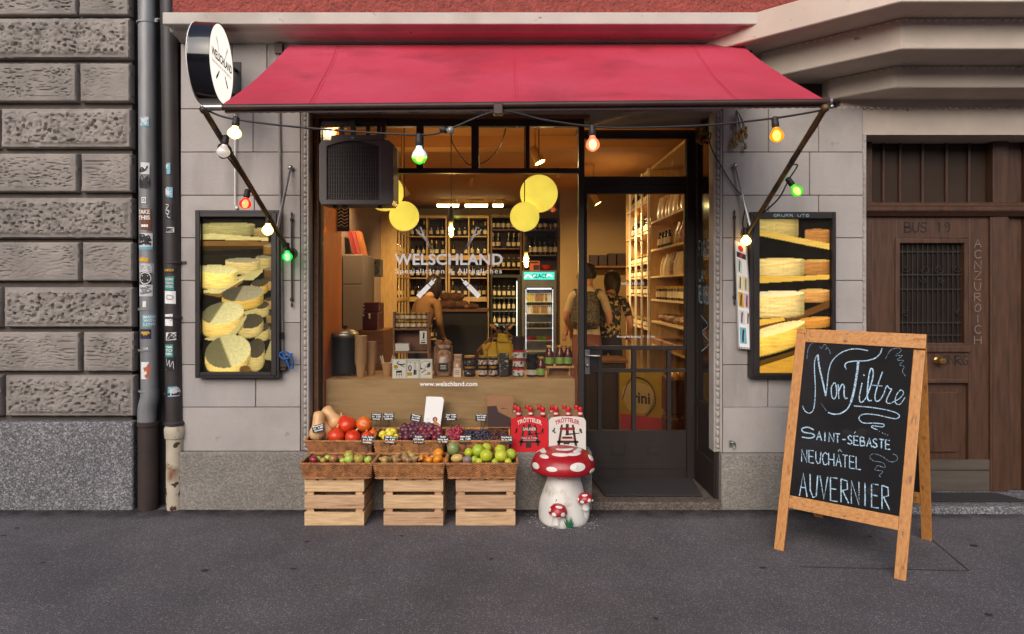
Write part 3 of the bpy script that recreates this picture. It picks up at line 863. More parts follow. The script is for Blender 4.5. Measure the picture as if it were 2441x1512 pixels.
# ------------------------------------------------------------------ downpipes
def sticker(name_parent, px0, px1, py0, py1, cx, r, m, marks=None, cyY=0):
    # a paper sticker wrapped round the front of a pipe (centre cx, cyY; radius r)
    mb = MB()
    rr = r + .0022
    a0 = max(-1.25, math.asin(max(-.98, min(.98, (PX(px0, cyY - r) - cx) / rr))))
    a1 = math.asin(max(-.98, min(.98, (PX(px1, cyY - r) - cx) / rr)))
    z1, z0 = PZ(py0, cyY - r), PZ(py1, cyY - r)
    n = 6
    def fn(u, v, e=0): 
        a = a0 + (a1 - a0) * u
        return Vector((cx + (rr + e) * math.sin(a), cyY - (rr + e) * math.cos(a), z0 + (z1 - z0) * v))
    j = [rnd.uniform(-.06, .06) for _ in range(4)]
    vs = []
    for i in range(n + 1):
        u = i / n
        vs += [fn(u, 0 + j[0] * (1 - u) + j[1] * u), fn(u, 1 + j[2] * (1 - u) + j[3] * u)]
    mb.add(vs, [(2 * i, 2 * i + 2, 2 * i + 3, 2 * i + 1) for i in range(n)], 0)
    mats = [m]
    if marks:
        mats.append(marks[1])
        f2 = lambda u, v: fn(u, v, .0012)
        if marks[0] == 'text':
            ls = marks[2]
            for k, s_ in enumerate(ls):
                if not s_: continue
                h = .8 / len(ls)
                me = textmesh(s_, 1, .03)
                xs = [v.co.x for v in me.vertices]; a, b_ = min(xs), max(xs)
                mb.add([f2(.08 + .84 * (v.co.x - a) / (b_ - a), .92 - h * (k + 1) + h * .25 + v.co.y * h * .95) for v in me.vertices], [list(p.vertices) for p in me.polygons], 1)
                bpy.data.meshes.remove(me)
        elif marks[0] == 'scrawl':
            for k in range(marks[2]):
                pl = [(rnd.uniform(.05, .95), rnd.uniform(.08, .92)) for _ in range(6)]
                ribbon(mb, pl, .07, f2, 1)
        elif marks[0] == 'lines':
            for pl in marks[2]: ribbon(mb, pl, marks[3], f2, 1, smooth=True)
    return mb.build('sticker', mats, name_parent, merge=False)
stk = {k: mat('sticker_' + k, c, .6, var=.1, vs=20) for k, c in dict(pale=S(206, 204, 206), blue=S(110, 168, 186), teal=S(46, 136, 128), brown=S(110, 62, 36),
       navy=S(36, 40, 66), yellow=S(210, 160, 40), grey=S(164, 162, 166), black=S(30, 28, 30), white=S(226, 224, 222), rust=S(190, 104, 74), dull=S(116, 116, 120)).items()}
pr = .056
gp = thing('downpipe', 'grey zinc downpipe covered in stickers beside the rusticated stone building', 'downpipe', (PX(345, 0), 0, 0))
cx = PX(343.5, -.05)
mb = MB()
zB = PZ(934, -.05)
mb.tube([(cx - .012, 0, 4.6), (cx, 0, 1.9), (cx + .012, 0, zB)], pr, 20)
mb.tube(smoothline([(cx + .012, 0, zB + .01), (cx + .012, 0, zB - .05), (cx - .004, -.0, zB - .12), (cx - .006, 0, PZ(1008, 0))], 5), [pr + .004] * 16, 20)
mb.build('pipe', MT['zinc'], gp)
mb = MB()
for py in (50, 738, 836, 934):
    z = PZ(py, -.05); mb.lathe([(pr + .001, -.008), (pr + .006, -.005), (pr + .006, .005), (pr + .001, .008)], 20, c=(cx - .012 + .006 * (py / 400), 0, z), cap=False)
mb.box(cx + pr - .005, cx + pr + .03, -.012, .06, PZ(54, 0), PZ(46, 0)); mb.ball((cx + pr + .02, -.02, PZ(50, 0)), .012)
mb.build('pipe_collar', MT['zinc'], gp)
mb = MB(); mb.tube([(cx + .002, 0, -.01), (cx + .002, 0, PZ(1010, 0))], .064, 20); mb.lathe([(.064, 0), (.07, .005), (.07, .03), (.064, .035)], 20, c=(cx + .002, 0, PZ(1016, 0)), cap=False)
mb.build('standpipe', MT['brown_pipe'], gp)
def st(px0, px1, py0, py1, m, marks=None): sticker(gp, px0, px1, py0, py1, cx + .004, pr, stk[m], marks)
sw = lambda n, c='black': ('scrawl', stk[c], n)
st(329, 354, 277, 301, 'blue', sw(4, 'pale'))
st(328, 355, 388, 415, 'pale', ('lines', stk['black'], [[(.1, .3), (.4, .2), (.7, .35), (.85, .7)], [(.15, .35), (.4, .55), (.6, .4)], [(.2, .28), (.5, .38), (.7, .32)]], .12))
st(328, 355, 415, 451, 'dull', sw(9))
st(337, 348, 470, 484, 'white', ('lines', stk['dull'], [[(.3, .3), (.7, .3), (.7, .7), (.3, .7), (.3, .3)]], .18))
st(327, 358, 495, 547, 'brown', ('text', stk['white'], ['TAKE', 'THIS', '']))
st(336, 352, 535, 541, 'white')
st(327, 360, 556, 588, 'pale', sw(8)); st(330, 360, 588, 596, 'blue')
st(330, 353, 614, 624, 'yellow')
st(329, 362, 627, 652, 'grey', sw(2, 'pale'))
st(332, 358, 648, 678, 'black', ('lines', stk['pale'], [[(.5, .95), (.1, .75), (.05, .4), (.3, .08), (.7, .08), (.95, .4), (.85, .8), (.5, .95)], [(.25, .3), (.75, .7)], [(.25, .7), (.75, .3)]], .08))
st(330, 360, 680, 708, 'pale', sw(3, 'dull')); st(340, 348, 718, 732, 'white')
st(340, 364, 750, 782, 'blue', ('text', stk['white'], ['MADE', 'WITH', 'LOVE']))
st(333, 358, 784, 808, 'navy', ('lines', stk['yellow'], [[(.15, .5), (.3, .7), (.4, .4), (.5, .7), (.6, .4), (.7, .7), (.85, .5)]], .14))
st(341, 352, 829, 835, 'white', ('text', stk['black'], ['KL']))
st(336, 369, 862, 905, 'white', ('lines', stk['rust'], [[(.3, .12), (.5, .3), (.45, .6), (.6, .85)], [(.45, .12), (.6, .4), (.55, .7)], [(.65, .15), (.6, .5)], [(.2, .55), (.5, .6), (.75, .5)]], .22))
bp = thing('downpipe', 'black downpipe with torn stickers and a rusty cream foot beside the shop pier', 'downpipe', (PX(405, 0), 0, 0))
cx = PX(405, -.05) - .002
mb = MB(); mb.tube([(cx - .045, .0, 4.6), (cx - .012, 0, 2.2), (cx + .01, 0, PZ(1012, 0))], pr, 20)
mb.lathe([(pr, 0), (pr + .012, .004), (pr + .012, .018), (pr, .03)], 20, c=(cx + .01, 0, PZ(1013, 0)), cap=False)
mb.build('pipe', MT['black_pipe'], bp)
mb = MB()
for py in (626, 758, 940): mb.lathe([(pr + .001, -.01), (pr + .005, -.006), (pr + .005, .006), (pr + .001, .01)], 20, c=(cx + .002, 0, PZ(py, -.05)), cap=False)
mb.box(cx + .04, cx + .09, -.01, .02, PZ(629, 0), PZ(623, 0))
mb.build('pipe_collar', MT['black_pipe'], bp)
mb = MB(); mb.lathe([(.056, -.01), (.056, PZ(1045, 0)), (.064, PZ(1043, 0)), (.068, PZ(1032, 0)), (.068, PZ(1020, 0)), (.058, PZ(1014, 0))], 22, c=(cx + .012, 0, 0))
mb.build('standpipe', MT['cream_pipe'], bp)
def st(px0, px1, py0, py1, m, marks=None): sticker(bp, px0, px1, py0, py1, cx + .002, pr + .001, stk[m], marks)
st(384, 406, 390, 415, 'blue', sw(2, 'pale')); st(388, 411, 446, 470, 'blue', sw(4, 'pale'))
st(392, 409, 486, 522, 'black', ('lines', stk['pale'], [[(.2, .95), (.6, .9), (.3, .6), (.7, .5), (.4, .2), (.8, .05)], [(.3, .8), (.2, .4), (.6, .3)]], .06))
st(388, 414, 542, 554, 'pale', sw(4)); st(390, 415, 640, 650, 'black', ('text', stk['yellow'], ['RED']))
st(392, 414, 660, 692, 'teal', ('text', stk['pale'], ['HOME', 'TAKES', 'WORK'])); 
st(391, 417, 694, 724, 'white', ('lines', stk['grey'], [[(.3, .35), (.7, .35), (.75, .6), (.3, .65), (.3, .35)]], .1))
st(392, 411, 750, 776, 'white', ('lines', stk['grey'], [[(.75, .9), (.95, .6), (.75, .4)]], .08))
st(395, 418, 792, 812, 'white', sw(3, 'black')); st(393, 412, 822, 852, 'teal', ('text', stk['white'], ['TIME', 'TO', 'REBEL']))
st(392, 416, 852, 885, 'black', ('lines', stk['pale'], [[(.2, .9), (.3, .4), (.5, .8), (.55, .3), (.8, .7), (.85, .2)], [(.1, .1), (.9, .15)]], .05))
st(400, 424, 922, 946, 'blue', sw(4, 'pale'))

# ------------------------------------------------------------------ round projecting sign
sg = thing('round_sign', 'round lit white sign in a thick black rim projecting from the pier', 'sign', (-1.80, -.40, 2.9))
sr = .246
SM = Matrix.Translation((-1.757, -.395, 2.895)) @ Matrix.Rotation(R(5.5), 4, 'Z') @ Matrix.Rotation(R(90), 4, 'Y')
# local z = out of the face (+x of the world), local x = down, local y = into the wall
mb = MB(); mb.lathe([(sr - .012, -.13), (sr, -.128), (sr + .002, -.122), (sr, -.116), (sr, -.004), (sr, 0), (sr - .008, 0), (sr - .008, -.004)], 56, SM, cap=True)
mb.build('rim', MT['black_gloss'], sg)
mb = MB(); mb.lathe([(sr - .008, -.003), (sr - .03, -.002), (.0, -.002)], 56, SM)
mb.build('face', mat('lit_sign_face', S(250, 240, 226), .5, var=.01, emit=1.0, ecol=S(255, 244, 230)), sg)
mb = MB(); mb.lathe([(sr - .006, -.131), (.0, -.131)], 56, SM); mb.lathe([(sr + .003, -.131), (sr + .003, -.126), (sr - .004, -.126)], 56, SM, cap=False)
mb.build('back_face', MT['white_paint'], sg)
fs = lambda u, v: SM @ Vector((-v, u, .001))
mb = MB(); addtext(mb, 'WELSCHLAND', fs, .40, .05, bold=.03)
mb.build('lettering', MT['ink'], sg)
mb = MB(); addtext(mb, 'Spezialitäten & Alltägliches', fs, .39, .018, v0=-.035)
k_ = .40 / 258
utensils(lambda u, v: fs(u * k_, -v * k_ + .02)).build('fork_emblem', MT['ink'], sg)
mb.build('lettering', MT['ink'], sg)
mb = MB(); mb.tube([(-1.82, -.17, 2.98), (-1.82, .01, 2.98)], .012, 8); mb.tube([(-1.82, -.17, 2.80), (-1.82, .01, 2.80)], .012, 8); mb.box(-1.85, -1.79, -.006, .006, 2.72, 3.04)
mb.build('bracket', MT['black'], sg)

# ------------------------------------------------------------------ awning
YB, YA = -.045, -1.23
aw = thing('awning', 'red cloth drop arm awning stretched out over the shop front', 'awning', (0, 0, 2.4))
TL, TR_ = P(690, 108, YB), P(1766, 106, YB)
BLn, BRn = P(522, 255, YA), P(1969, 240, YA)
mb = MB()
NX, NY = 64, 20
vs = []
for j in range(NY + 1):
    t = j / NY
    for i in range(NX + 1):
        s_ = i / NX
        p = TL.lerp(TR_, s_).lerp(BLn.lerp(BRn, s_), t)
        p.z -= .022 * math.sin(math.pi * t) + .004 * math.sin(math.pi * t) * math.sin(s_ * 21 + t * 2) + .012 * math.sin(math.pi * min(1, t * 1.2)) * math.sin(math.pi * s_)
        p.z += (.008 * noise.noise(Vector((s_ * 7, t * 2.4, 1))) + .005 * noise.noise(Vector((s_ * 22 + t * 5, t * 2, 4)))) * math.sin(math.pi * min(1, t * .96 + .02))
        for sm_, e in ((.10, .018), (.492, .018), (.84, .02)):
            p.z -= .007 * math.exp(-((s_ - sm_ + .02 * (t - .5)) / e) ** 2) * math.sin(math.pi * t)
        vs.append(p)
W = NX + 1
F_ = [(j * W + i, j * W + i + 1, (j + 1) * W + i + 1, (j + 1) * W + i) for j in range(NY) for i in range(NX)]
n_ = len(vs)
vs2 = vs + [v - Vector((0, .0008, .0025)) for v in vs]
F2 = F_ + [tuple(n_ + q for q in f[::-1]) for f in F_]
edge = [i for i in range(W)] + [j * W + NX for j in range(1, NY + 1)] + [NY * W + i for i in range(NX - 1, -1, -1)] + [j * W for j in range(NY - 1, 0, -1)]
F2 += [(edge[i], n_ + edge[i], n_ + edge[(i + 1) % len(edge)], edge[(i + 1) % len(edge)]) for i in range(len(edge))]
mb.add(vs2, F2, 0, True)
mb.build('cloth', MT['awning'], aw)
up = Vector((0, -.55, .8)).normalized() * .0022
def onaw(s_, t):
    i, j = s_ * NX, t * NY
    i0, j0 = min(int(i), NX - 1), min(int(j), NY - 1)
    a, b_ = vs[j0 * W + i0].lerp(vs[j0 * W + i0 + 1], i - i0), vs[(j0 + 1) * W + i0].lerp(vs[(j0 + 1) * W + i0 + 1], i - i0)
    return a.lerp(b_, j - j0) + up
for s0, s1, wd in ((.106, .146, .006), (.112, .152, .0016), (.494, .489, .004), (.498, .493, .0014), (.892, .856, .004), (.888, .852, .0014)):
    mb = MB()
    for k in range(20):
        t0, t1 = k / 20, (k + 1) / 20
        a, b_ = onaw(s0 + (s1 - s0) * t0, t0), onaw(s0 + (s1 - s0) * t1, t1)
        mb.add([a - Vector((wd / 2, 0, 0)), a + Vector((wd / 2, 0, 0)), b_ + Vector((wd / 2, 0, 0)), b_ - Vector((wd / 2, 0, 0))], [(0, 1, 2, 3)])
    mb.build('seam', MT['awning_stitch'], aw)
bl, br = P(483, 257, YA), P(1974, 243, YA)
mb = MB(); mb.tube([bl.lerp(br, .032), br.lerp(bl, .003)], .0155, 14)
mb.build('front_bar', MT['brown_bar'], aw)
mb = MB(); mb.tube([bl, bl.lerp(br, .032)], .0165, 14); mb.lathe([(.0, 0), (.022, 0), (.022, .012), (0, .012)], 12, Matrix.Rotation(R(90), 4, 'Y'), c=br); mb.ball(br + Vector((.016, 0, -.024)), .012)
mb.build('bar_end', MT['steel'], aw)
mb = MB()    # short stitched valance below the bar
n = 150
vz = []
for i in range(n + 1):
    p = bl.lerp(br, .034 + .962 * i / n)
    vz += [p + Vector((0, .008, -.012)), p + Vector((0, .010, -.026 - .003 * (i % 2)))]
mb.add(vz, [(2 * i, 2 * i + 1, 2 * i + 3, 2 * i + 2) for i in range(n)])
mb.build('valance', MT['brown_bar'], aw)
mb = MB(); mb.box(*sum([[v - e, v + e] for v, e in zip(P(1187, 262, YA), (.024, .022, .028))], []))
mb.build('bar_clip', MT['brown_bar'], aw, bevel=.004)
armL = [P(486, 262, YA), P(692, 604, -.035)]
armR = [P(1966, 258, YA), P(1782, 556, -.035)]
for a in (armL, armR):
    mb = MB(); mb.tube(a, .0155, 8); mb.ball(a[0], .022); mb.ball(a[1], .022)
    mb.tube([a[1], a[1] + Vector((0, .04, 0))], .013, 8); mb.lathe([(.04, 0), (.04, .006)], 12, Matrix.Rotation(R(90), 4, 'X'), c=(a[1].x, .004, a[1].z))
    mb.build('arm', MT['scratched_arm'], aw)
for px, py, a, t in ((692, 400, armL, .80), (1752, 395, armR, .95)):
    w0 = P(px, py, -.03); w1 = a[0].lerp(a[1], t)
    mb = MB(); mb.tube([w0, w1], [.008, .011], 8); mb.ball(w0, .018); mb.tube([w0, w0 + Vector((0, .035, 0))], .010, 8)
    mb.build('strut', MT['steel'], aw)
mb = MB()
for px in (664, 1782): 
    mb.box(PX(px - 9, -.03), PX(px + 9, -.03), -.04, .02, PZ(128, -.03), PZ(104, -.03))
mb.tube([TL + Vector((.0, .03, -.03)), TR_ + Vector((.0, .03, -.03))], .026, 12)
mb.build('roller', MT['brown_bar'], aw)

# ------------------------------------------------------------------ string lights
cab = thing('light_cable', 'black cable of the bulb string swagged along the awning bar and arms', 'cable', (0, YA, 2.3))
mb = MB()
q = lambda L: smoothline([P(*c) for c in L], 7)
YC = YA + .01
mb.tube(q([(490, 262, YC), (560, 285, YC), (760, 308, YC), (998, 322, YC), (1070, 308, YC), (1187, 266, YC), (1300, 287, YC), (1411, 302, YC), (1500, 305, YC), (1680, 299, YC), (1847, 282, YC), (1966, 262, YC)]), .0052, 8)
mb.build('front_run', MT['cable'], cab)
def alongarm(a, ts, off, wob=.012, ph=0):
    return [a[0].lerp(a[1], t) + Vector((off + wob * math.sin(9 * t + ph), -.005, -.012 + wob * math.cos(11 * t + ph))) for t in ts]
mb = MB()
mb.tube(smoothline(alongarm(armL, [k / 12 for k in range(13)], .004), 4), .0048, 6)
mb.tube(smoothline(alongarm(armL, [.25 + k / 16 for k in range(13)], -.004, .016, 2), 4), .0045, 6)
c = armL[0].lerp(armL[1], .22) + Vector((-.02, 0, -.01))
mb.tube([c + Vector((.035 * math.cos(t * .45), .01 * math.sin(t), .04 * math.sin(t * .45))) for t in range(16)], .005, 6)
mb.build('arm_run', MT['cable'], cab)
mb = MB()
aR = lambda t, dx=0, dz=0: armR[0].lerp(armR[1], t) + Vector((dx, -.012, dz))
mb.tube(smoothline([aR(0), aR(.12, .012), aR(.25, .004), aR(.33, -.018), aR(.38, -.004), P(1900, 395, -.6), P(1880, 428, -.52), P(1858, 470, -.45), aR(.75, .02, -.01), aR(.85, -.01), aR(.98, -.01, -.01), P(1775, 556, -.03)], 5), .005, 6)
mb.tube(smoothline([P(1689, 330, .02), P(1700, 365, -.01), P(1745, 440, -.02), P(1775, 480, -.035), P(1770, 530, -.03), P(1774, 552, -.03)], 6), .0045, 6)
mb.tube(smoothline([P(1689, 330, .02), P(1684, 322, .02), P(1694, 318, .02), P(1692, 332, .02)], 5), .0045, 6)
mb.build('arm_run', MT['cable'], cab)
def bulbmat(n, c, s_, c2=None): return mat('bulb_' + n, c, .25, var=.02, emit=s_, ecol=c)
BM = dict(warm=bulbmat('warm', S(255, 206, 120), 5), red=bulbmat('red', S(255, 60, 20), 2.6), green=bulbmat('green', S(30, 220, 90), 2.6), lime=bulbmat('lime', S(90, 220, 40), 2.2),
          orange=bulbmat('orange', S(255, 165, 10), 3.2), pink=bulbmat('pale_red', S(255, 140, 100), 3.5), silver=mat('bulb_silver', S(190, 190, 196), .15, .4, var=.05, emit=.45, ecol=S(255, 236, 214)), off=mat('bulb_unlit', S(150, 145, 140), .2, .3, var=.1),
          white=bulbmat('white_shell', S(225, 232, 238), .45), core=bulbmat('core', S(255, 226, 160), 12))
def bulbglass(n, c, s_):
    # tinted see-through bulb that also glows faintly, the lit filament inside
    m = bpy.data.materials.new('bulb_' + n); m.use_nodes = True
    nt = m.node_tree; nt.nodes.clear(); L = nt.links.new
    o = _n(nt, 'ShaderNodeOutputMaterial'); mx = _n(nt, 'ShaderNodeMixShader'); mx.inputs[0].default_value = .06
    ad = _n(nt, 'ShaderNodeAddShader'); tr_ = _n(nt, 'ShaderNodeBsdfTransparent'); tr_.inputs[0].default_value = (*[min(1, .08 + q_) * .7 for q_ in c], 1)
    em = _n(nt, 'ShaderNodeEmission'); em.inputs[0].default_value = (*c, 1); em.inputs[1].default_value = s_
    gl = _n(nt, 'ShaderNodeBsdfGlossy'); gl.inputs['Roughness'].default_value = .08
    L(tr_.outputs[0], ad.inputs[0]); L(em.outputs[0], ad.inputs[1]); L(ad.outputs[0], mx.inputs[1]); L(gl.outputs[0], mx.inputs[2]); L(mx.outputs[0], o.inputs[0])
    return m
BCLEAR = ('red', 'orange', 'lime', 'green', 'pink', 'half')
for n_, c_, s_ in (('red', S(255, 45, 12), .9), ('orange', S(255, 160, 8), 1.0), ('lime', S(90, 215, 50), .8), ('green', S(20, 205, 85), 1.1), ('pink', S(255, 125, 90), 1.6), ('off2', S(200, 200, 210), .15)): BM[n_] = bulbglass(n_, c_, s_)
BP = [(0, .0135), (.10, .0138), (.2, .018), (.35, .028), (.5, .0335), (.62, .0345), (.75, .031), (.88, .021), (.96, .010), (1, 0)]
def bulb(top, tip, kind, label, big=1, sock=True, tint=None):
    # socket at top, glass to tip
    d = (tip - top); ln = d.length; M = d.to_track_quat('Z', 'Y').to_matrix().to_4x4()
    t = thing('string_light_bulb', label, 'light bulb', top, 'bulbs of the string lights')
    s0 = .36
    mb = MB(); mb.lathe([(.009, -.012), (.017, -.006), (.018, .0), (.0165, .012), (.0185, .02), (.0185, ln * s0 - .006), (.0155, ln * s0)], 14, M, c=top)
    mb.build('lamp_socket', MT['socket'], t)
    g0 = ln * s0 - .003; gl = ln - g0
    mb = MB(); mb.lathe([(r_ * big, g0 + gl * a) for a, r_ in BP], 20, M, c=top, ms=([1] * 5 + [0] * 5 if kind == 'half' else None))
    mb.build('glass', [BM['lime'], BM['white']] if kind == 'half' else BM[kind], t)
    if kind in BCLEAR:
        mb = MB(); cc_ = top + d.normalized() * (g0 + gl * .56); mb.ball(cc_, (.019 * big, .019 * big, .026 * big), 12, 8, M=M.to_3x3().to_4x4()); mb.build('filament', BM['core'], t)
    return t
bulb(P(563, 284, YC), P(557, 332, YC), 'warm', 'warm white bulb nearest the left end of the awning bar')
tL = lambda px, py: next(a for a in [armL[0].lerp(armL[1], k / 200) for k in range(201)] if CAM.y < a.y and (688 - (a.z - 1.5) * FPX / (a.y + 4.65)) > py)
yl = lambda py: tL(0, py).y
bulb(P(538, 328, yl(320)), P(530, 376, yl(320)), 'silver', 'silvery mirrored bulb high on the left awning arm')
bulb(P(590, 456, yl(440)), P(582, 499, yl(440)), 'red', 'glowing red bulb halfway down the left awning arm')
bulb(P(640, 517, yl(517)), P(637, 562, yl(517)), 'warm', 'bright warm bulb over the corner of the left cheese cabinet')
bulb(P(684, 583, yl(585)), P(685, 624, yl(585)), 'green', 'green bulb at the wall end of the left awning arm')
bulb(P(998, 324, YC), P(1000, 393, YC), 'half', 'big bulb with white top and glowing green lower half', 1.13)
bulb(P(1054, 309, YC), P(1082, 313, YC - .02), 'off', 'unlit clear bulb lying sideways on the front cable', .62)
bulb(P(1411, 303, YC), P(1413, 362, YC), 'pink', 'pale glowing red bulb in front of the shop door top light')
bulb(P(1846, 284, YC), P(1853, 340, YC), 'orange', 'orange bulb near the right end of the awning bar')
bulb(P(1878, 428, -.52), P(1908, 467, -.54), 'lime', 'green bulb hanging outside the right awning arm')
bulb(P(1776, 548, -.05), P(1778, 586, -.06), 'warm', 'warm bulb at the wall end of the right awning arm above the card strip')

# ------------------------------------------------------------------ cheese display cabinets
def cheese_print(name, em):
    # the printed colours of the photograph live on the sheet itself
    m = bpy.data.materials.new(name); m.use_nodes = True
    nt = m.node_tree; b = nt.nodes['Principled BSDF']
    at = _n(nt, 'ShaderNodeAttribute', attribute_name='print')
    nt.links.new(at.outputs['Color'], b.inputs['Base Color']); nt.links.new(at.outputs['Color'], b.inputs['Emission Color'])
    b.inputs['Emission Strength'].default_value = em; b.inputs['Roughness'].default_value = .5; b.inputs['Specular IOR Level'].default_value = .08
    return m
def inpoly(x, y, pts):
    c = False
    for i in range(len(pts)):
        (x0, y0), (x1, y1) = pts[i - 1], pts[i]
        if (y0 > y) != (y1 > y) and x < (x1 - x0) * (y - y0) / (y1 - y0) + x0: c = not c
    return c
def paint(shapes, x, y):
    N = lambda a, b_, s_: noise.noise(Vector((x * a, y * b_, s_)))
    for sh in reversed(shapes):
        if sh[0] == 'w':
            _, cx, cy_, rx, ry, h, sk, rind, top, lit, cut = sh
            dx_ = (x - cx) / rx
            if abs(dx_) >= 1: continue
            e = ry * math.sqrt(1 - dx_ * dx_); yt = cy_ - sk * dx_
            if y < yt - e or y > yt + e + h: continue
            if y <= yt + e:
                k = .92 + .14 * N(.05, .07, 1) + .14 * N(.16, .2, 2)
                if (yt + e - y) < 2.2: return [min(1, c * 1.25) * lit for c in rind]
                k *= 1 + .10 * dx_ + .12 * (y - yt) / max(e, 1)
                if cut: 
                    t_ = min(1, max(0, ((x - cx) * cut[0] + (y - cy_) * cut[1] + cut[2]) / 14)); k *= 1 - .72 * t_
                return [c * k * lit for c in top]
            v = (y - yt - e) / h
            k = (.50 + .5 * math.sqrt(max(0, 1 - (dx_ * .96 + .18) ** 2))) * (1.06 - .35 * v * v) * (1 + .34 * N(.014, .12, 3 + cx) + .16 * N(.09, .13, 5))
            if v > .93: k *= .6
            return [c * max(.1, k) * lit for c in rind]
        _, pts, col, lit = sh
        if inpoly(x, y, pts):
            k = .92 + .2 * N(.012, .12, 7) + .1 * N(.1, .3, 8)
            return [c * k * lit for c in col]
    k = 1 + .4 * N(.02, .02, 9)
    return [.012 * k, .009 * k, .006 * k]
OLV, CRM, GLD, PTOP, GTOP, BPL, BBR, DTOP = S(170, 160, 100), S(216, 192, 118), S(216, 174, 80), S(196, 184, 118), S(156, 148, 116), S(214, 200, 130), S(136, 98, 44), S(84, 76, 56)
W_ = lambda *a, lit=1, cut=None: ('w', *a, lit, cut)
CL = [('p', [(130, 450), (676, 440), (676, 540), (130, 560)], S(40, 34, 20), 1), W_(330, 215, 205, 16, 78, 0, OLV, OLV, lit=.95), W_(585, 250, 60, 10, 62, 0, S(150, 130, 80), OLV), ('p', [(130, 288), (212, 283), (640, 318), (640, 340), (130, 330)], BPL, 1), ('p', [(130, 344), (460, 338), (676, 352), (676, 378), (130, 382)], BBR, .9), ('p', [(130, 382), (676, 378), (676, 400), (130, 420)], S(60, 44, 20), 1),
      W_(640, 380, 40, 10, 60, 0, BBR, GTOP), W_(600, 466, 62, 14, 84, 0, CRM, GTOP, lit=.7), W_(655, 560, 50, 12, 60, 0, BBR, GTOP, lit=.6), W_(640, 640, 62, 18, 66, 4, S(190, 150, 90), DTOP, lit=.8), W_(668, 790, 60, 20, 60, 4, S(190, 150, 90), DTOP, lit=.7), W_(670, 900, 50, 20, 60, 4, S(170, 140, 80), DTOP, lit=.6), W_(672, 1010, 56, 22, 70, 6, OLV, DTOP, lit=.6), ('p', [(600, 1255), (668, 1080), (676, 1120), (660, 1265)], BPL, .6),
      W_(440, 492, 136, 20, 92, 0, CRM, GTOP), ('p', [(395, 622), (440, 606), (592, 556), (592, 582), (520, 645), (395, 640)], BPL, .8), W_(570, 668, 66, 30, 62, 6, GLD, DTOP, lit=.8), W_(250, 562, 150, 36, 128, -8, S(250, 222, 120), S(214, 204, 140), lit=1.1), ('p', [(135, 722), (300, 700), (446, 622), (446, 640), (262, 748), (135, 742)], BPL, 1.05), ('p', [(135, 742), (262, 748), (446, 640), (440, 662), (262, 778), (135, 752)], BBR, 1),
      W_(588, 838, 56, 30, 66, 8, CRM, DTOP, lit=.75), ('p', [(440, 888), (545, 862), (540, 890), (510, 915), (430, 905)], BPL, .8), W_(440, 748, 162, 60, 72, 16, GLD, GTOP, cut=(-.9, -.5, -20)), W_(590, 1010, 58, 36, 74, 10, CRM, DTOP, lit=.75), W_(500, 962, 98, 58, 72, 12, CRM, DTOP, lit=.9), W_(285, 900, 162, 86, 108, 22, S(242, 204, 110), S(216, 206, 146), lit=1.05, cut=(-.8, -.55, -30)),
      ('p', [(150, 1092), (340, 1060), (470, 905), (472, 930), (345, 1132), (150, 1104)], BPL, .85), W_(545, 1172, 66, 76, 104, 14, CRM, DTOP, lit=.85), W_(325, 1196, 176, 128, 62, 22, S(240, 208, 116), S(212, 202, 142), lit=1.05, cut=(-.9, .35, -10)), W_(460, 1330, 44, 26, 60, 0, S(150, 110, 80), BBR, lit=.7)]
YB1, YB2, OR_ = S(240, 208, 130), S(244, 190, 76), S(190, 128, 66)
CRp = [W_(400, 630, 116, 8, 96, -6, S(226, 196, 116), S(226, 196, 116)), W_(610, 700, 62, 8, 74, 0, OR_, OR_), ('p', [(300, 692), (670, 766), (670, 796), (300, 722)], S(232, 190, 90), 1.05), W_(606, 852, 66, 8, 66, 0, OR_, S(214, 170, 90)), W_(426, 846, 118, 8, 80, 0, YB1, YB1, lit=1.05), ('p', [(300, 930), (500, 930), (670, 920), (670, 944), (300, 966)], S(236, 186, 80), 1),
       W_(596, 1002, 76, 10, 50, 0, S(212, 150, 80), S(222, 176, 100)), ('p', [(300, 1152), (480, 1128), (670, 1052), (670, 1086), (480, 1162), (300, 1200)], S(110, 70, 32), 1), W_(412, 1016, 134, 14, 110, 3, S(244, 212, 134), S(248, 228, 174), lit=1.05), ('p', [(300, 1146), (440, 1136), (450, 1150), (300, 1182)], YB2, 1), W_(600, 1142, 74, 10, 40, 4, S(210, 140, 60), S(226, 160, 70)),
       ('p', [(300, 1388), (480, 1330), (670, 1260), (670, 1430), (300, 1430)], S(230, 170, 60), .95), ('p', [(300, 1360), (500, 1300), (670, 1236), (670, 1262), (480, 1326), (300, 1390)], S(96, 66, 26), 1), W_(390, 1200, 158, 26, 92, 42, S(244, 196, 84), S(250, 224, 150), lit=1.1)]
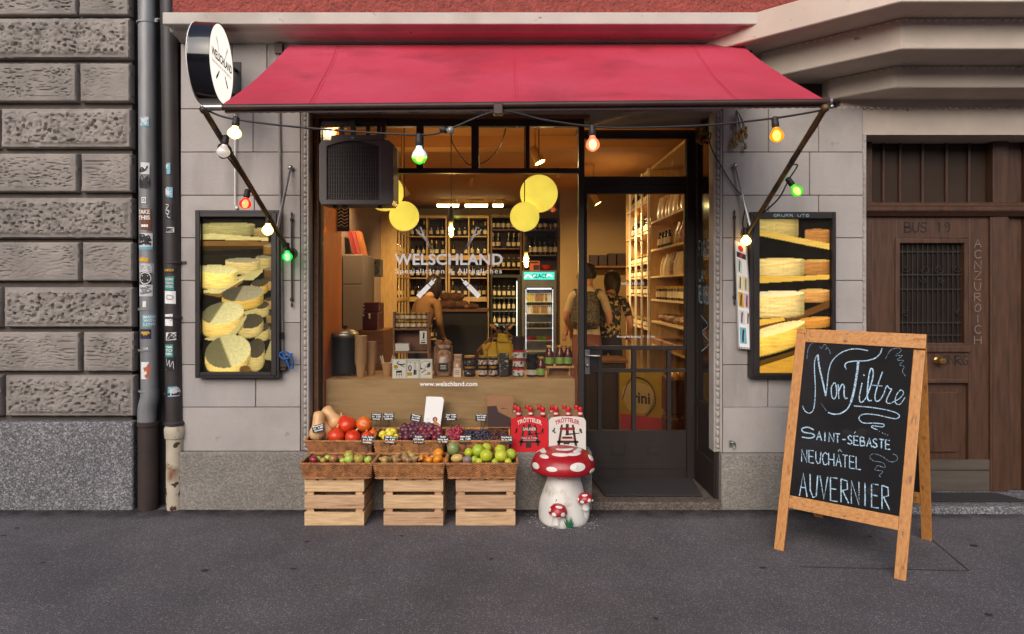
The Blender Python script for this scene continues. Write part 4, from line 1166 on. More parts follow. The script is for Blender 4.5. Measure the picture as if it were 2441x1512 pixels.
def cabinet(label, px0, px1, py0, py1, ix0, ix1, iy0, iy1, zoom, build):
    Yf, Yb = -.075, .0
    t = thing('display_cabinet', label, 'display cabinet', (PX((px0 + px1) / 2, 0), -.01, PZ(py1, 0)))
    mb = MB()
    x0, x1, z1, z0 = PX(px0, Yf), PX(px1, Yf), PZ(py0, Yf), PZ(py1, Yf)
    a0, a1, b1, b0 = PX(ix0, Yf + .02), PX(ix1, Yf + .02), PZ(iy0, Yf + .02), PZ(iy1, Yf + .02)
    e = .028
    mb.box(x0, x0 + e, Yf + .008, Yb, z0, z1); mb.box(x1 - e, x1, Yf + .008, Yb, z0, z1); mb.box(x0 + e, x1 - e, Yf + .009, Yb, z1 - e, z1); mb.box(x0 + e, x1 - e, Yf + .009, Yb, z0, z0 + e)
    for a, b_, c, d in ((x0 + .016, a0, z0 + .016, z1 - .016), (a1, x1 - .016, z0 + .016, z1 - .016)): mb.box(a, b_, Yf, Yf + .03, c, d)
    mb.box(a0, a1, Yf + .001, Yf + .03, b1, z1 - .016); mb.box(a0, a1, Yf + .001, Yf + .03, z0 + .016, b0)
    mb.box(a0, a1, Yb - .03, Yb - .012, b0, b1)
    mb.build('cabinet_frame', MT['black_frame'], t, bevel=.003)
    mb = MB()
    ox, oy, sc_ = zoom
    Yp = Yb - .034
    def fn(zx, zy, L=0):
        p = P(.976 * (ox + zx / sc_), .976 * (oy + zy / sc_), Yf + .02)
        return Vector((min(max(p.x, a0 + .001), a1 - .001), Yp - .0006 * L, min(max(p.z, b0 + .001), b1 - .001)))
    nx, nz = 100, 220
    cols = []; vs = []
    for j in range(nz + 1):
        for i in range(nx + 1):
            p = Vector((a0 + .0005 + (a1 - a0 - .001) * i / nx, Yp, b0 + .0005 + (b1 - b0 - .001) * j / nz)); vs.append(p)
            kx = FPX / (Yf + .02 - CAMY); px_, py_ = 1201 + p.x * kx, 688 - (p.z - 1.5) * kx
            cols.append(paint(build[0], (px_ / .976 - ox) * sc_, (py_ / .976 - oy) * sc_))
    W = nx + 1
    mb.add(vs, [(j * W + i, j * W + i + 1, (j + 1) * W + i + 1, (j + 1) * W + i) for j in range(nz) for i in range(nx)])
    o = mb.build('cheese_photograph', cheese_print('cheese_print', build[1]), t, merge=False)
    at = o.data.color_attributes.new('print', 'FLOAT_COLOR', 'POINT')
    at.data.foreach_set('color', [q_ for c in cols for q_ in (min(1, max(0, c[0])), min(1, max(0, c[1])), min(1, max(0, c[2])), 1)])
    mb = MB(); mb.box(a0, a1, Yf + .012, Yf + .016, b0, b1)
    mb.build('pane', MT['case_pane'], t)
    return t, fn
MT['black_frame'] = mat('cabinet_metal', S(46, 40, 40), .45, .2, var=.15, vs=8)
cabinet('black framed glass cabinet with a photograph of stacked cheese wheels on the left pier', 463, 664, 501, 902, 479, 648, 518, 887, (450, 480, 3.15), (CL, .28))
cr, fnr = cabinet('brightly lit cheese photograph in a black frame on the right pier behind the chalkboard', 1790, 1994, 505, 903, 1808, 1981, 522, 890, (1700, 220, 2.043), (CRp, .38))
mb = MB(); strokes(mb, 'GRUER UTO', 1843, 517, 1930, 517, -6, lambda a, b_: P(a, b_, -.0765), 1.2, .8)
mb.build('scrawl', MT['chalk'], cr)

# ------------------------------------------------------------------ fan unit on the window
Yu = -.10
ac = thing('air_conditioner', 'dark grey box air conditioner with arched grille mounted on the shop window', 'air conditioner', (PX(848, Yu), 0, PZ(488, Yu)))
AX = lambda p: PX(p, Yu)
AZ = lambda p: PZ(p, Yu)
mb = MB()
out = [(760, 345), (768, 334), (926, 334), (938, 345), (938, 478), (928, 488), (768, 488), (760, 478)]
hole = [(779, 348), (779, 478), (904, 478), (904, 348)]
n = 16
arch = [(779 + (125) * i / n, 349 - 13 * math.sin(math.pi * i / n)) for i in range(n + 1)]
top = [(AX(a), AZ(b_)) for a, b_ in arch]
mb.prism([(AX(760), AZ(345)), (AX(768), AZ(334)), (AX(926), AZ(334)), (AX(938), AZ(345))] + [(AX(904), AZ(349))] + top[::-1][1:-1] + [(AX(779), AZ(349))], Yu, .12)
mb.prism([(AX(760), AZ(345)), (AX(779), AZ(349)), (AX(779), AZ(476)), (AX(760), AZ(478))], Yu + .0, .12)
mb.prism([(AX(904), AZ(349)), (AX(938), AZ(345)), (AX(938), AZ(478)), (AX(904), AZ(476))], Yu + .0, .12)
mb.prism([(AX(760), AZ(478)), (AX(779), AZ(476)), (AX(904), AZ(476)), (AX(938), AZ(478)), (AX(932), AZ(488)), (AX(766), AZ(488))], Yu + .0, .12)
MT['ac'] = mat('graphite_plastic', S(92, 86, 85), .45, var=.08, vs=40)
mb.build('casing', MT['ac'], ac, bevel=.005, seg=2)
mb = MB(); mb.box(AX(779), AX(904), Yu + .05, Yu + .055, AZ(476), AZ(334))
mb.build('filter', MT['black'], ac)
mb = MB()
for k in range(31):
    x = AX(781 + k * 4.03); mb.box(x - .0022, x + .0022, Yu + .012, Yu + .03, AZ(477), AZ(349 - 13 * math.sin(math.pi * (k + .5) / 31) - 1))
for k in range(13):
    py = 346 + k * 10.4; mb.box(AX(779), AX(904), Yu + .014, Yu + .018, AZ(py + .9), AZ(py))
mb.build('grille', MT['ac'], ac)
mb = MB(); mb.box(AX(786), AX(914), Yu + .02, .11, AZ(335), AZ(320))
mb.build('top_housing', MT['ac'], ac, bevel=.006, seg=2)
mb = MB(); mb.lathe([(.012, 0), (.012, .003)], 16, Matrix.Rotation(R(90), 4, 'X') @ Matrix.Diagonal((1.1, .65, 1, 1)), c=(AX(839), Yu + .019, AZ(328)))
mb.build('badge', stk['blue'], ac)
mb = MB()
for px in (788, 812, 897): mb.box(AX(px), AX(px + 10), Yu + .05, Yu + .09, AZ(494), AZ(487))
for px in (830, 907): mb.box(AX(px - 10), AX(px), .09, .14, AZ(334), AZ(270))
mb.build('bracket', MT['black'], ac)

# ------------------------------------------------------------------ small things on the piers
t = single(MB().tube([P(560, 262, -.02), P(560, 488, -.02), P(563, 494, -.008)], .0055, 8).ball(P(564, 496, -.008), .011), 'hook_rod', MT['white_paint'], 'thin white rod hanging down the left pier behind the arm', 'rod', loc=P(560, 262, -.02))
cr_ = thing('awning_crank', 'grey crank rod down the left pier ending in a small gearbox with blue rope', 'awning crank', P(671, 860, -.02))
mb = MB(); mb.tube([P(664, 128, -.02), P(668, 480, -.02), P(673, 840, -.02)], .0085, 8); 
for py in (596, 744, 690): mb.ball(P(670, py, -.02), (.012, .012, .014))
mb.build('rod', MT['grey_metal'], cr_)
mb = MB(); mb.box(PX(665, 0), PX(678, 0), -.035, .002, PZ(808, 0), PZ(792, 0))
mb.build('clamp', MT['black'], cr_, bevel=.002)
mb = MB(); mb.box(PX(666, 0), PX(690, 0), -.05, .0, PZ(874, 0), PZ(848, 0)); mb.box(PX(672, 0), PX(686, 0), -.045, -.0, PZ(882, 0), PZ(874, 0))
mb.build('gearbox', MT['iron'], cr_, bevel=.004)
mb = MB()
mb.tube(smoothline([P(660, 852, -.055), P(668, 842, -.06), P(680, 840, -.06), P(692, 846, -.06), P(698, 862, -.055), P(697, 880, -.05)], 5), .007, 6)
mb.tube(smoothline([P(664, 846, -.06), P(676, 856, -.062), P(690, 852, -.062), P(696, 842, -.055)], 5), .007, 6)
mb.tube(smoothline([P(670, 838, -.055), P(684, 862, -.06), P(690, 880, -.055)], 5), .006, 6)
mb.build('rope', mat('blue_rope', S(36, 84, 150), .8, var=.2, vs=60), cr_)
def bar(px, py0, py1, label):
    mb = MB(); mb.tube([P(px, py0 + 22, -.018), P(px + .5, py1 - 20, -.018)], .007, 8)
    for py in (py0 + 18, py1 - 18): mb.ball(P(px, py, -.018), (.012, .012, .016)); mb.tube([P(px, py, -.018), P(px, py, .004)], .009, 6)
    mb.ball(P(px, py0 + 6, -.018), (.007, .007, .02)); mb.ball(P(px, py1 - 5, -.018), (.007, .007, .018))
    return single(mb, 'guide_bar', MT['iron'], label, 'iron bar', 'iron guide bars on the piers', loc=P(px, (py0 + py1) / 2, -.018))
bar(695, 506, 732, 'iron guide bar on the left pier above the blue rope')
bar(1750, 501, 726, 'iron guide bar on the right pier behind the card strip')
mb = MB(); mb.tube(smoothline([P(1741, 1056, .0), P(1741, 1056, -.02), P(1748, 1054, -.025), P(1752, 1062, -.022), P(1748, 1070, -.02)], 4), .0055, 8); mb.box(PX(1737, 0), PX(1745, 0), -.004, .002, PZ(1066, 0), PZ(1050, 0))
single(mb, 'wall_hook', MT['steel'], 'small steel hook low on the right pier near the plinth', 'hook', loc=P(1744, 1058, 0))
# strip of cards
Ys = -.03
sp = thing('card_strip', 'hanging strip of picture cards edged with black and white stripes', 'card strip', P(1775, 580, Ys))
TLs, BLs, BRs, TRs = (1750, 573), (1759, 831), (1798, 834), (1779, 586)
def fst(u, v, e=0): 
    a = Vector(TLs).lerp(Vector(TRs), u); b_ = Vector(BLs).lerp(Vector(BRs), u); c = a.lerp(b_, v)
    return P(c.x, c.y, Ys - .015 * v - e - .004 * math.sin(v * 7))
mb = MB()
N = 20
for e in (0, -.002):
    mb.add([fst(u, k / N, e) for k in range(N + 1) for u in (0, 1)], [(2 * k, 2 * k + 1, 2 * k + 3, 2 * k + 2) for k in range(N)])
mb.build('backing_strip', MT['paper'], sp)
mb = MB()
for k in range(64):
    v0, v1 = k / 64, (k + .5) / 64
    for u0, u1 in ((0, .09), (.91, 1)): mb.poly([fst(u0, v0, .0012), fst(u1, v0 + .008, .0012), fst(u1, v1 + .008, .0012), fst(u0, v1, .0012)])
for k in range(9): mb.poly([fst(.09 + k * .092, .982, .0012), fst(.135 + k * .092, .982, .0012), fst(.125 + k * .092, .999, .0012), fst(.08 + k * .092, .999, .0012)])
mb.build('striped_edge', MT['ink'], sp)
cards = [(.14, .84, .02, .09, 'white', 'red'), (.14, .86, .095, .145, 'black', 'redp'), (.14, .50, .16, .29, 'pale', 'green'), (.14, .5, .31, .45, 'cream', 'plum'), (.54, .9, .31, .45, 'cream', 'olive'), (.14, .5, .47, .61, 'yellow', 'dark'), (.54, .9, .47, .61, 'pinkc', 'plum'), (.14, .5, .64, .77, 'pale', 'plum'), (.54, .9, .64, .77, 'white', 'brown'), (.14, .55, .80, .95, 'blue', 'dark')]
cc = dict(stk); cc.update(red=MT['red_print'], redp=MT['red_print'], green=mat('green_print', S(60, 120, 60), .6), cream=mat('cream_card', S(226, 214, 176), .6), plum=mat('plum_print', S(92, 56, 68), .6), olive=mat('olive_print', S(140, 134, 60), .6), dark=MT['ink'], pinkc=mat('pink_card', S(216, 178, 190), .6))
for u0, u1, v0, v1, a, b_ in cards:
    mb = MB()
    mb.poly([fst(u0, v0, .0015), fst(u1, v0, .0015), fst(u1, v1, .0015), fst(u0, v1, .0015)], 0)
    f2 = lambda u, v: fst(u0 + (u1 - u0) * u, v0 + (v1 - v0) * v, .0028)
    if b_ == 'red': mb.poly([f2(.5 + .3 * math.cos(t), .5 + .42 * math.sin(t)) for t in [k * .42 for k in range(15)]], 1)
    else: ribbon(mb, [(.42, .9), (.5, .45), (.62, .12)], .26, f2, 1)
    mb.build('picture_card', [cc[a], cc[b_]], sp, merge=False)
# dried flowers
def flowers(px, py0, py1, Y, label, seed):
    r2 = random.Random(seed)
    mb = MB()
    top = P(px - 4, py0, Y)
    for k in range(13):
        e = P(px + r2.uniform(-14, 22), r2.uniform(py0 + 30, py1 - 4), Y + r2.uniform(-.03, .0))
        mb.tube(smoothline([top, top.lerp(e, .5) + Vector((r2.uniform(-.01, .01), -.01, 0)), e], 4), .0022, 5)
        for _ in range(3): mb.ball(e + Vector((r2.uniform(-.012, .012), r2.uniform(-.012, .012), r2.uniform(-.018, .012))), (.009, .009, .015), 6, 4, 1)
    single(mb, 'dried_flowers', [mat('dry_stem', S(92, 74, 52), .8), mat('dry_bloom', S(140, 104, 52), .8, var=.3, vs=40)], label, 'dried flowers', 'bunches of dried flowers', loc=top)
flowers(1758, 262, 352, -.04, 'dried flower bunch hanging on the right pier below the awning', 3)
flowers(1678, 268, 345, .25, 'dried flower bunch hanging in the top corner of the door recess', 5)

# ------------------------------------------------------------------ chalkboard
cb = thing('chalkboard', 'wooden A frame chalkboard with blue chalk lettering standing on the pavement', 'chalkboard', (2.0, -.65, 0))
flp, frp = Vector((1.5538, -.7166, 0)), Vector((2.058, -1.152, 0))
tl = P(1899, 783, -.44)
tr = PL(2208, 797, flp, (frp - flp).cross(tl - flp).normalized())
fr2 = Vector((2.555, -.578, 0)); fl2 = flp + (fr2 - frp)
nrm = (frp - flp).cross(tl - flp).normalized()
if nrm.y > 0: nrm = -nrm
def bq(u, v, e=0): return flp.lerp(frp, u).lerp(tl.lerp(tr, u), v) + nrm * e
bk = (fr2 - fl2).cross(tl - fl2).normalized()
if bk.y < 0: bk = -bk
def bq2(u, v, e=0): return fl2.lerp(fr2, u).lerp(tl.lerp(tr, u), v) + bk * e
def plank(fn, u0, u1, v0, v1, e0, e1, name, m, par, ub=None, vb=None):
    mb = MB()
    c = [fn(u, v, e) for e in (e0, e1) for u, v in ((u0, v0), (u1, v0), (u1, v1), (u0, v1))]
    mb.add(c, [(0, 3, 2, 1), (4, 5, 6, 7), (0, 1, 5, 4), (1, 2, 6, 5), (2, 3, 7, 6), (3, 0, 4, 7)])
    return mb.build(name, m, par, bevel=.003, seg=2)
FWm, FWx = MT['frame_wood'], MT['frame_wood_x']
uw = .082
plank(bq, 0, uw, 0, 1, -.020, .0, 'leg', FWm, cb); plank(bq, 1 - uw, 1, 0, .93, -.020, .0, 'leg', FWm, cb)
plank(bq, uw + .001, 1, .937, 1, -.020, .0, 'rail', FWx, cb)
plank(bq, uw + .001, 1 - uw - .001, .185, .24, -.020, .0, 'rail', FWx, cb)
plank(bq, uw + .001, 1 - uw - .001, .241, .936, -.016, -.006, 'board', MT['blackboard'], cb)
plank(bq2, 0, uw, 0, .985, -.018, .0, 'leg', FWm, cb); plank(bq2, 1 - uw, 1, 0, .985, -.018, .0, 'leg', FWm, cb)
plank(bq2, uw + .001, 1 - uw - .001, .185, .24, -.018, .0, 'rail', FWx, cb)
plank(bq2, uw + .001, 1 - uw - .001, .241, .93, -.014, -.006, 'board', MT['blackboard'], cb)
for u in (.2, .8):
    mb = MB(); mb.tube([bq(u, .99, -.025) , bq(u + .08, .99, -.025)], .006, 8); mb.build('hinge', MT['steel'], cb)
pb = bq(.5, .5, -.0045)
fc = lambda a, b_: PL(.976 * (1840 + a / 2.192), .976 * (760 + b_ / 2.192), pb, nrm)
mb = MB()
def ch(pl, wd=6, **k): ribbon(mb, pl, wd * rnd.uniform(.75, 1.0), fc, **k)
ch([(262, 508), (275, 535), (300, 546), (322, 520), (330, 420), (325, 300), (330, 255), (343, 232)], 6)
ch([(343, 232), (352, 300), (372, 390), (386, 455)], 9); ch([(386, 455), (393, 400), (400, 330), (420, 268), (470, 222), (540, 202), (612, 212)], 6)
ch([(432, 382), (416, 410), (418, 455), (432, 470), (444, 440), (440, 396), (432, 382)], 7)
ch([(452, 392), (456, 470)], 7); ch([(455, 428), (472, 394), (484, 404), (484, 450), (492, 468), (502, 464)], 7)
ch([(496, 312), (488, 292), (500, 275), (540, 268), (600, 266), (650, 252), (676, 228), (687, 200)], 7)
ch([(560, 268), (552, 340), (536, 430), (520, 490)], 13); ch([(520, 490), (500, 525), (465, 548), (430, 552), (398, 543)], 8)
ch([(580, 385), (566, 460), (572, 488), (592, 478), (608, 450)], 7); ch([(588, 345), (592, 340)], 9, smooth=False)
ch([(606, 455), (632, 380), (640, 325), (628, 308), (616, 350), (608, 440), (614, 478), (632, 478)], 7)
ch([(690, 325), (668, 385), (650, 450), (655, 482), (676, 475), (698, 440)], 7); ch([(630, 396), (690, 402)], 6, smooth=False)
ch([(694, 450), (712, 400), (724, 412), (740, 418)], 6); ch([(738, 420), (716, 462), (712, 490), (736, 494)], 7)
ch([(740, 490), (780, 468), (802, 440), (788, 422), (764, 450), (758, 488), (782, 500), (810, 462)], 6)
ch([(536, 508), (640, 517), (745, 538), (780, 560), (755, 576), (660, 556), (590, 552), (563, 572), (585, 598), (650, 600), (695, 606), (690, 620), (640, 614), (632, 622), (662, 636)], 5)
for a in ((672, 644), (688, 652), (702, 658), (716, 664), (362, 496), (368, 506), (374, 515), (380, 522), (385, 530)): ch([a, (a[0] + 3, a[1] + 1)], 4, smooth=False)
strokes(mb, 'AINT-SEBASTE', 336, 690, 738, 742, -48, fc, 6.5, .78, jit=.05)
ch([(322, 636), (290, 622), (258, 630), (268, 648), (312, 656), (326, 670), (300, 680), (258, 674)], 6.5); ch([(538, 656), (545, 645)], 5, smooth=False)
strokes(mb, 'NEUCHATEL', 258, 806, 584, 850, -66, fc, 5.5, .78, jit=.05); ch([(452, 752), (460, 740), (472, 754)], 4.5, smooth=False)
strokes(mb, 'AUVERNIER', 246, 988, 742, 1066, -124, fc, 6.5, .74, jit=.03)
mb.build('chalk_lettering', MT['chalk'], cb, merge=False)
mb = MB()
for pl in ([(285, 255), (290, 210), (308, 176), (345, 160), (382, 166), (384, 176)], [(352, 190), (366, 200), (376, 180), (392, 188), (384, 206), (398, 198), (412, 230)],
           [(705, 257), (732, 210), (772, 198), (790, 212), (760, 238), (796, 238), (768, 262), (802, 266), (780, 288), (806, 298), (796, 322), (812, 348)],
           [(745, 765), (768, 776), (764, 800), (728, 806), (688, 778), (640, 764), (622, 782), (642, 802), (692, 812), (702, 838), (664, 828), (650, 850), (692, 858), (672, 880), (682, 888)]):
    ch(pl, 4)
mb.build('chalk_flourish', MT['chalk_faint'], cb, merge=False)
# ------------------------------------------------------------------ wooden crates
def crate():
    w_, d_, h_ = .376, .29, .302
    t = thing('wooden_crate', 'left pale slatted wooden crate on the pavement carrying the apple basket', 'crate', (0, 0, 0), 'wooden crates under the fruit baskets')
    sh, gap = .0835, .0195
    for k in range(3):
        z0 = .004 + k * (sh + gap + .004)
        mb = MB()
        if k < 2: mb.box(-w_ / 2, w_ / 2, 0, .012, z0, z0 + sh)
        else:
            pl = [(-w_ / 2, z0), (w_ / 2, z0), (w_ / 2, z0 + sh)]
            for nx_ in (.105, 0, -.105): pl += [(nx_ + .011, z0 + sh), (nx_ + .011, z0 + sh - .014), (nx_ - .011, z0 + sh - .014), (nx_ - .011, z0 + sh)]
            mb.prism(pl + [(-w_ / 2, z0 + sh)], 0, .012)
        for sx in (-1, 1):
            for dz in (.02, .068): mb.ball((sx * (w_ / 2 - .018), .0, z0 + dz), (.003, .0015, .003), 6, 4, 1)
        mb.build('slat', [MT['crate_wood'], MT['iron']], t, bevel=.0018)
        mb = MB(); mb.box(-w_ / 2, w_ / 2, d_ - .012, d_, z0, z0 + sh); mb.build('slat', MT['crate_wood'], t, bevel=.0018)
        for sx in (-1, 1):
            x = sx * w_ / 2
            mb = MB(); mb.box(min(x, x - sx * .011), max(x, x - sx * .011), .0125, d_ - .0125, z0, z0 + sh); mb.build('slat', MT['crate_wood'], t, bevel=.0018)
    for sx in (-1, 1):
        for y in (.0122, d_ - .034):
            mb = MB(); a, b_ = sorted((sx * (w_ / 2 - .0112), sx * (w_ / 2 - .056))); mb.box(a, b_, y, y + .0215, 0, h_ - .008); mb.build('corner_post', MT['crate_wood'], t, bevel=.0015)
    mb = MB()
    mb.box(-w_ / 2, w_ / 2, .014, d_, h_ - .008, h_ - .001); mb.build('top_board', MT['crate_wood'], t, bevel=.0015)
    return t
cr0 = crate()
YCR = -.34
for i, (a, b_, lab) in enumerate(((726, 867, None), (913, 1057, 'middle pale slatted wooden crate on the pavement carrying the pear basket'), (1085, 1229, 'right pale slatted wooden crate beside the toadstool'))):
    o = cr0 if i == 0 else dup(cr0, label=lab)
    o.location = (PX((a + b_) / 2, YCR), YCR, 0)

# ------------------------------------------------------------------ wicker baskets
def basket(label):
    t = thing('wicker_basket', label, 'basket', (0, 0, 0), 'wicker fruit baskets')
    w_, d_, h_ = .445, .255, .098
    fl = .018                      # flare of the sides
    def per(s_, z, off=0):
        # point of the outline at arc position s (0..1) and height z
        g_ = fl * (z / h_ - 1) + off
        W2, D2 = w_ / 2 + g_, d_ / 2 + g_
        cor = [(-W2, -D2), (W2, -D2), (W2, D2), (-W2, D2)]
        L_ = [w_, d_, w_, d_]; tot = sum(L_); q_ = (s_ % 1) * tot
        for k in range(4):
            if q_ <= L_[k]:
                a, b_ = Vector(cor[k]), Vector(cor[(k + 1) % 4]); p = a.lerp(b_, q_ / L_[k]); break
            q_ -= L_[k]
        return Vector((p.x, p.y + d_ / 2, z))
    NS = 56
    mb = MB()
    for r_ in range(13):
        z = .008 + r_ * .0066
        pts = []
        for k in range(NS * 2 + 1):
            s_ = k / (NS * 2)
            pts.append(per(s_, z + rnd.uniform(-.0009, .0009), .0035 * math.cos(math.pi * (k + r_))))
        mb.tube(pts, .0036, 5, cap=False)
    mb.build('wicker_weave', MT['wicker'], t, merge=False)
    mb = MB()
    n = 40
    pts = [per(k / n, 0.004, -.009) for k in range(n)] + [per(k / n, h_ - .006, -.009) for k in range(n)]
    mb.add(pts, [(k, (k + 1) % n, n + (k + 1) % n, n + k) for k in range(n)] + [list(range(n))[::-1]])
    mb.build('wicker_core', MT['wicker_dark'], t)
    mb = MB()
    for ph in (0, 2.1, 4.2):
        pts = []
        for k in range(241):
            p = per(k / 240, h_, 0); a = k * .62 + ph
            pts.append(p + Vector((.0045 * math.cos(a), .0045 * math.cos(a), .0045 * math.sin(a))))
        mb.tube(pts, .0042, 5, cap=False)
    for ph in (0, 3.1):
        pts = []
        for k in range(181):
            p = per(k / 180, .006, .004); a = k * .5 + ph
            pts.append(p + Vector((.004 * math.cos(a), .004 * math.cos(a), .004 * math.sin(a))))
        mb.tube(pts, .0042, 5, cap=False)
    mb.build('braided_rim', MT['wicker'], t, merge=False)
    mb = MB(); mb.box(-w_ / 2 + .03, w_ / 2 - .03, .03, d_ - .03, .045, .052)
    mb.build('inner_tray', MT['wicker_dark'], t)
    return t
bk0 = basket('wicker basket of apples on the left wooden crate')
YBF = -.375
lowz = .3045
for i, (a, b_, lab) in enumerate(((717, 885, None), (889, 1059, 'wicker basket of pears and persimmons on the middle wooden crate'), (1064, 1232, 'wicker basket of mangoes and grapefruit on the right wooden crate'))):
    o = bk0 if i == 0 else dup(bk0, label=lab)
    o.location = (PX((a + b_) / 2, YBF), YBF, lowz)
upz = LZ + .002
TILT = R(9)
for a, b_, lab in ((730, 887, 'wicker basket of squashes on the stone ledge'), (890, 1060, 'wicker basket of lemons and plums on the stone ledge'), (1064, 1214, 'wicker basket of grapes on the stone ledge')):
    o = dup(bk0, label=lab)
    k = (PX(b_, -.09) - PX(a, -.09)) / .445
    o.location = (PX((a + b_) / 2, -.09), -.10, upz + .004); o.rotation_euler = (TILT, 0, 0); o.scale = (k, .92, .92)

# ------------------------------------------------------------------ fruit and squashes
def fmat(n, c, c2=None, sc_=6, rough=.35, **k): return mat('skin_' + n, c, rough, col2=c2, var=.12, vs=sc_, coat=.15, **k)
FM = dict(apple_red=fmat('red_apple', S(120, 24, 40), S(150, 50, 50), 14), apple_mix=fmat('blushed_apple', S(168, 176, 70), S(190, 110, 64), 16), apple_green=fmat('green_apple', S(160, 186, 60), S(186, 200, 92), 14), apple_brown=fmat('russet_apple', S(158, 96, 58), S(190, 150, 90), 16),
          pear=fmat('pear', S(190, 170, 90), S(150, 112, 62), 22), pear_brown=fmat('brown_pear', S(142, 108, 66), S(166, 132, 84), 30, .5), kaki=fmat('persimmon', S(222, 118, 16), S(236, 150, 30), 10), physalis=fmat('physalis', S(206, 140, 50), S(222, 170, 96), 26, .6),
          mango=fmat('mango', S(112, 152, 84), S(170, 116, 100), 9), mango_y=fmat('yellow_mango', S(216, 186, 104), S(206, 164, 90), 14), fig=fmat('fig', S(110, 92, 106), S(140, 122, 120), 20, .5), grapefruit=fmat('pomelo', S(176, 186, 36), S(206, 206, 64), 7, .42, bump=.15, bs=260, bdist=.001), lime=fmat('green_pomelo', S(132, 166, 36), S(178, 194, 56), 7, .42, bump=.15, bs=260, bdist=.001),
          lemon=fmat('lemon', S(222, 200, 44), S(236, 220, 80), 10, .4), plum=fmat('plum', S(74, 26, 44), S(104, 46, 62), 24, .38), plum_r=fmat('red_plum', S(116, 26, 44), S(140, 52, 62), 20, .34), butternut=fmat('butternut', S(214, 164, 110), S(226, 182, 130), 8, .45), kuri=fmat('kuri', S(206, 44, 22), S(222, 76, 30), 6, .32), pumpkin=fmat('pumpkin', S(214, 86, 20), S(228, 118, 34), 8, .35),
          grape_r=fmat('red_grape', S(134, 24, 50), S(170, 54, 72), 40, .25), grape_b=fmat('blue_grape', S(36, 32, 48), S(58, 50, 66), 40, .38), grape_d=fmat('dark_grape', S(62, 34, 36), S(84, 46, 44), 40, .3))
STEM = mat('stem', S(110, 92, 56), .8)
def fruit(name, px, py, r_, Y, kind, label, cat, group=None, squash=.92, elong=None, axis=None, seed=0, stem=True, lean=0):
    # px, py: centre as seen; r_: half width in picture units on plane Y
    c = P(px, py, Y); r3 = r_ * (Y - CAMY) / FPX
    mb = MB()
    M = None
    if elong:     # a long fruit: axis direction and a pear-like outline
        ax = Vector(axis).normalized(); M = ax.to_track_quat('Z', 'Y').to_matrix().to_4x4()
        mb.lathe([(r3 * b_, r3 * a) for a, b_ in elong], 18, M, c=c)
        o = mb
    else:
        n = 18; k = 12; rr = random.Random(seed + int(px * 7 + py))
        M = Matrix.Rotation(rr.uniform(-.5, .5) + lean, 4, 'X') @ Matrix.Rotation(rr.uniform(-.5, .5), 4, 'Y')
        prof = []
        for i in range(k + 1):
            t_ = math.pi * i / k
            rad = math.sin(t_) * (1 + .05 * math.cos(t_)); z = -math.cos(t_) * squash
            if cat in ('apple', 'persimmon', 'plum'): z -= .22 * math.exp(-(rad / .28) ** 2) * (1 if z > 0 else -.6)
            prof.append((max(0, rad) * r3, z * r3))
        mb.lathe(prof, n, M, c=c)
        if stem and cat in ('apple', 'pear', 'plum'):
            mb.tube([c + M @ Vector((0, 0, squash * r3 * .72)), c + M @ Vector((r3 * .08, 0, squash * r3 * 1.15))], r3 * .05, 5, 1)
    return single(mb, name, [FM[kind], STEM], label, cat, group, loc=c)
z2 = lambda a, b_: (.976 * (720 + a / 4.0875), .976 * (940 + b_ / 4.0875))
z3 = lambda a, b_: (.976 * (1060 + a / 4.0857), .976 * (940 + b_ / 4.0857))
zr = .976 / 4.0875
ga = 'apples in the basket on the left crate'
for k, (a, b_, r_, y, kind, lab) in enumerate(((190, 748, 46, -.30, 'apple_red', 'dark red apple in the left end of the apple basket'), (235, 738, 30, -.22, 'apple_green', 'small green apple beside the dark red apple'), (282, 752, 32, -.29, 'apple_mix', 'blushed apple behind the basket rim left of the russet apple'),
      (328, 728, 34, -.20, 'apple_green', 'yellow green apple at the back of the apple basket'), (386, 738, 46, -.28, 'apple_brown', 'brown russet apple in the middle of the apple basket'), (452, 738, 38, -.22, 'apple_brown', 'russet apple behind the middle of the apple basket'), (474, 756, 30, -.31, 'apple_green', 'low green apple in front of the middle'),
      (540, 700, 54, -.20, 'apple_mix', 'topmost blushed apple at the back of the apple basket'), (540, 742, 48, -.30, 'apple_green', 'bright green apple under the topmost apple'), (634, 738, 56, -.27, 'apple_mix', 'largest blushed apple in the right half of the apple basket'), (730, 748, 40, -.28, 'apple_green', 'pale green apple at the right end of the apple basket'), (690, 738, 34, -.19, 'apple_brown', 'russet apple at the back right of the apple basket'))):
    fruit('apple', *z2(a, b_), r_ * zr, y, kind, lab, 'apple', ga)
PE = [(-1.0, 0), (-.95, .35), (-.7, .78), (-.3, 1), (.1, .97), (.5, .72), (.9, .46), (1.25, .36), (1.42, .22), (1.46, 0)]
gp_ = 'pears in the basket on the middle crate'
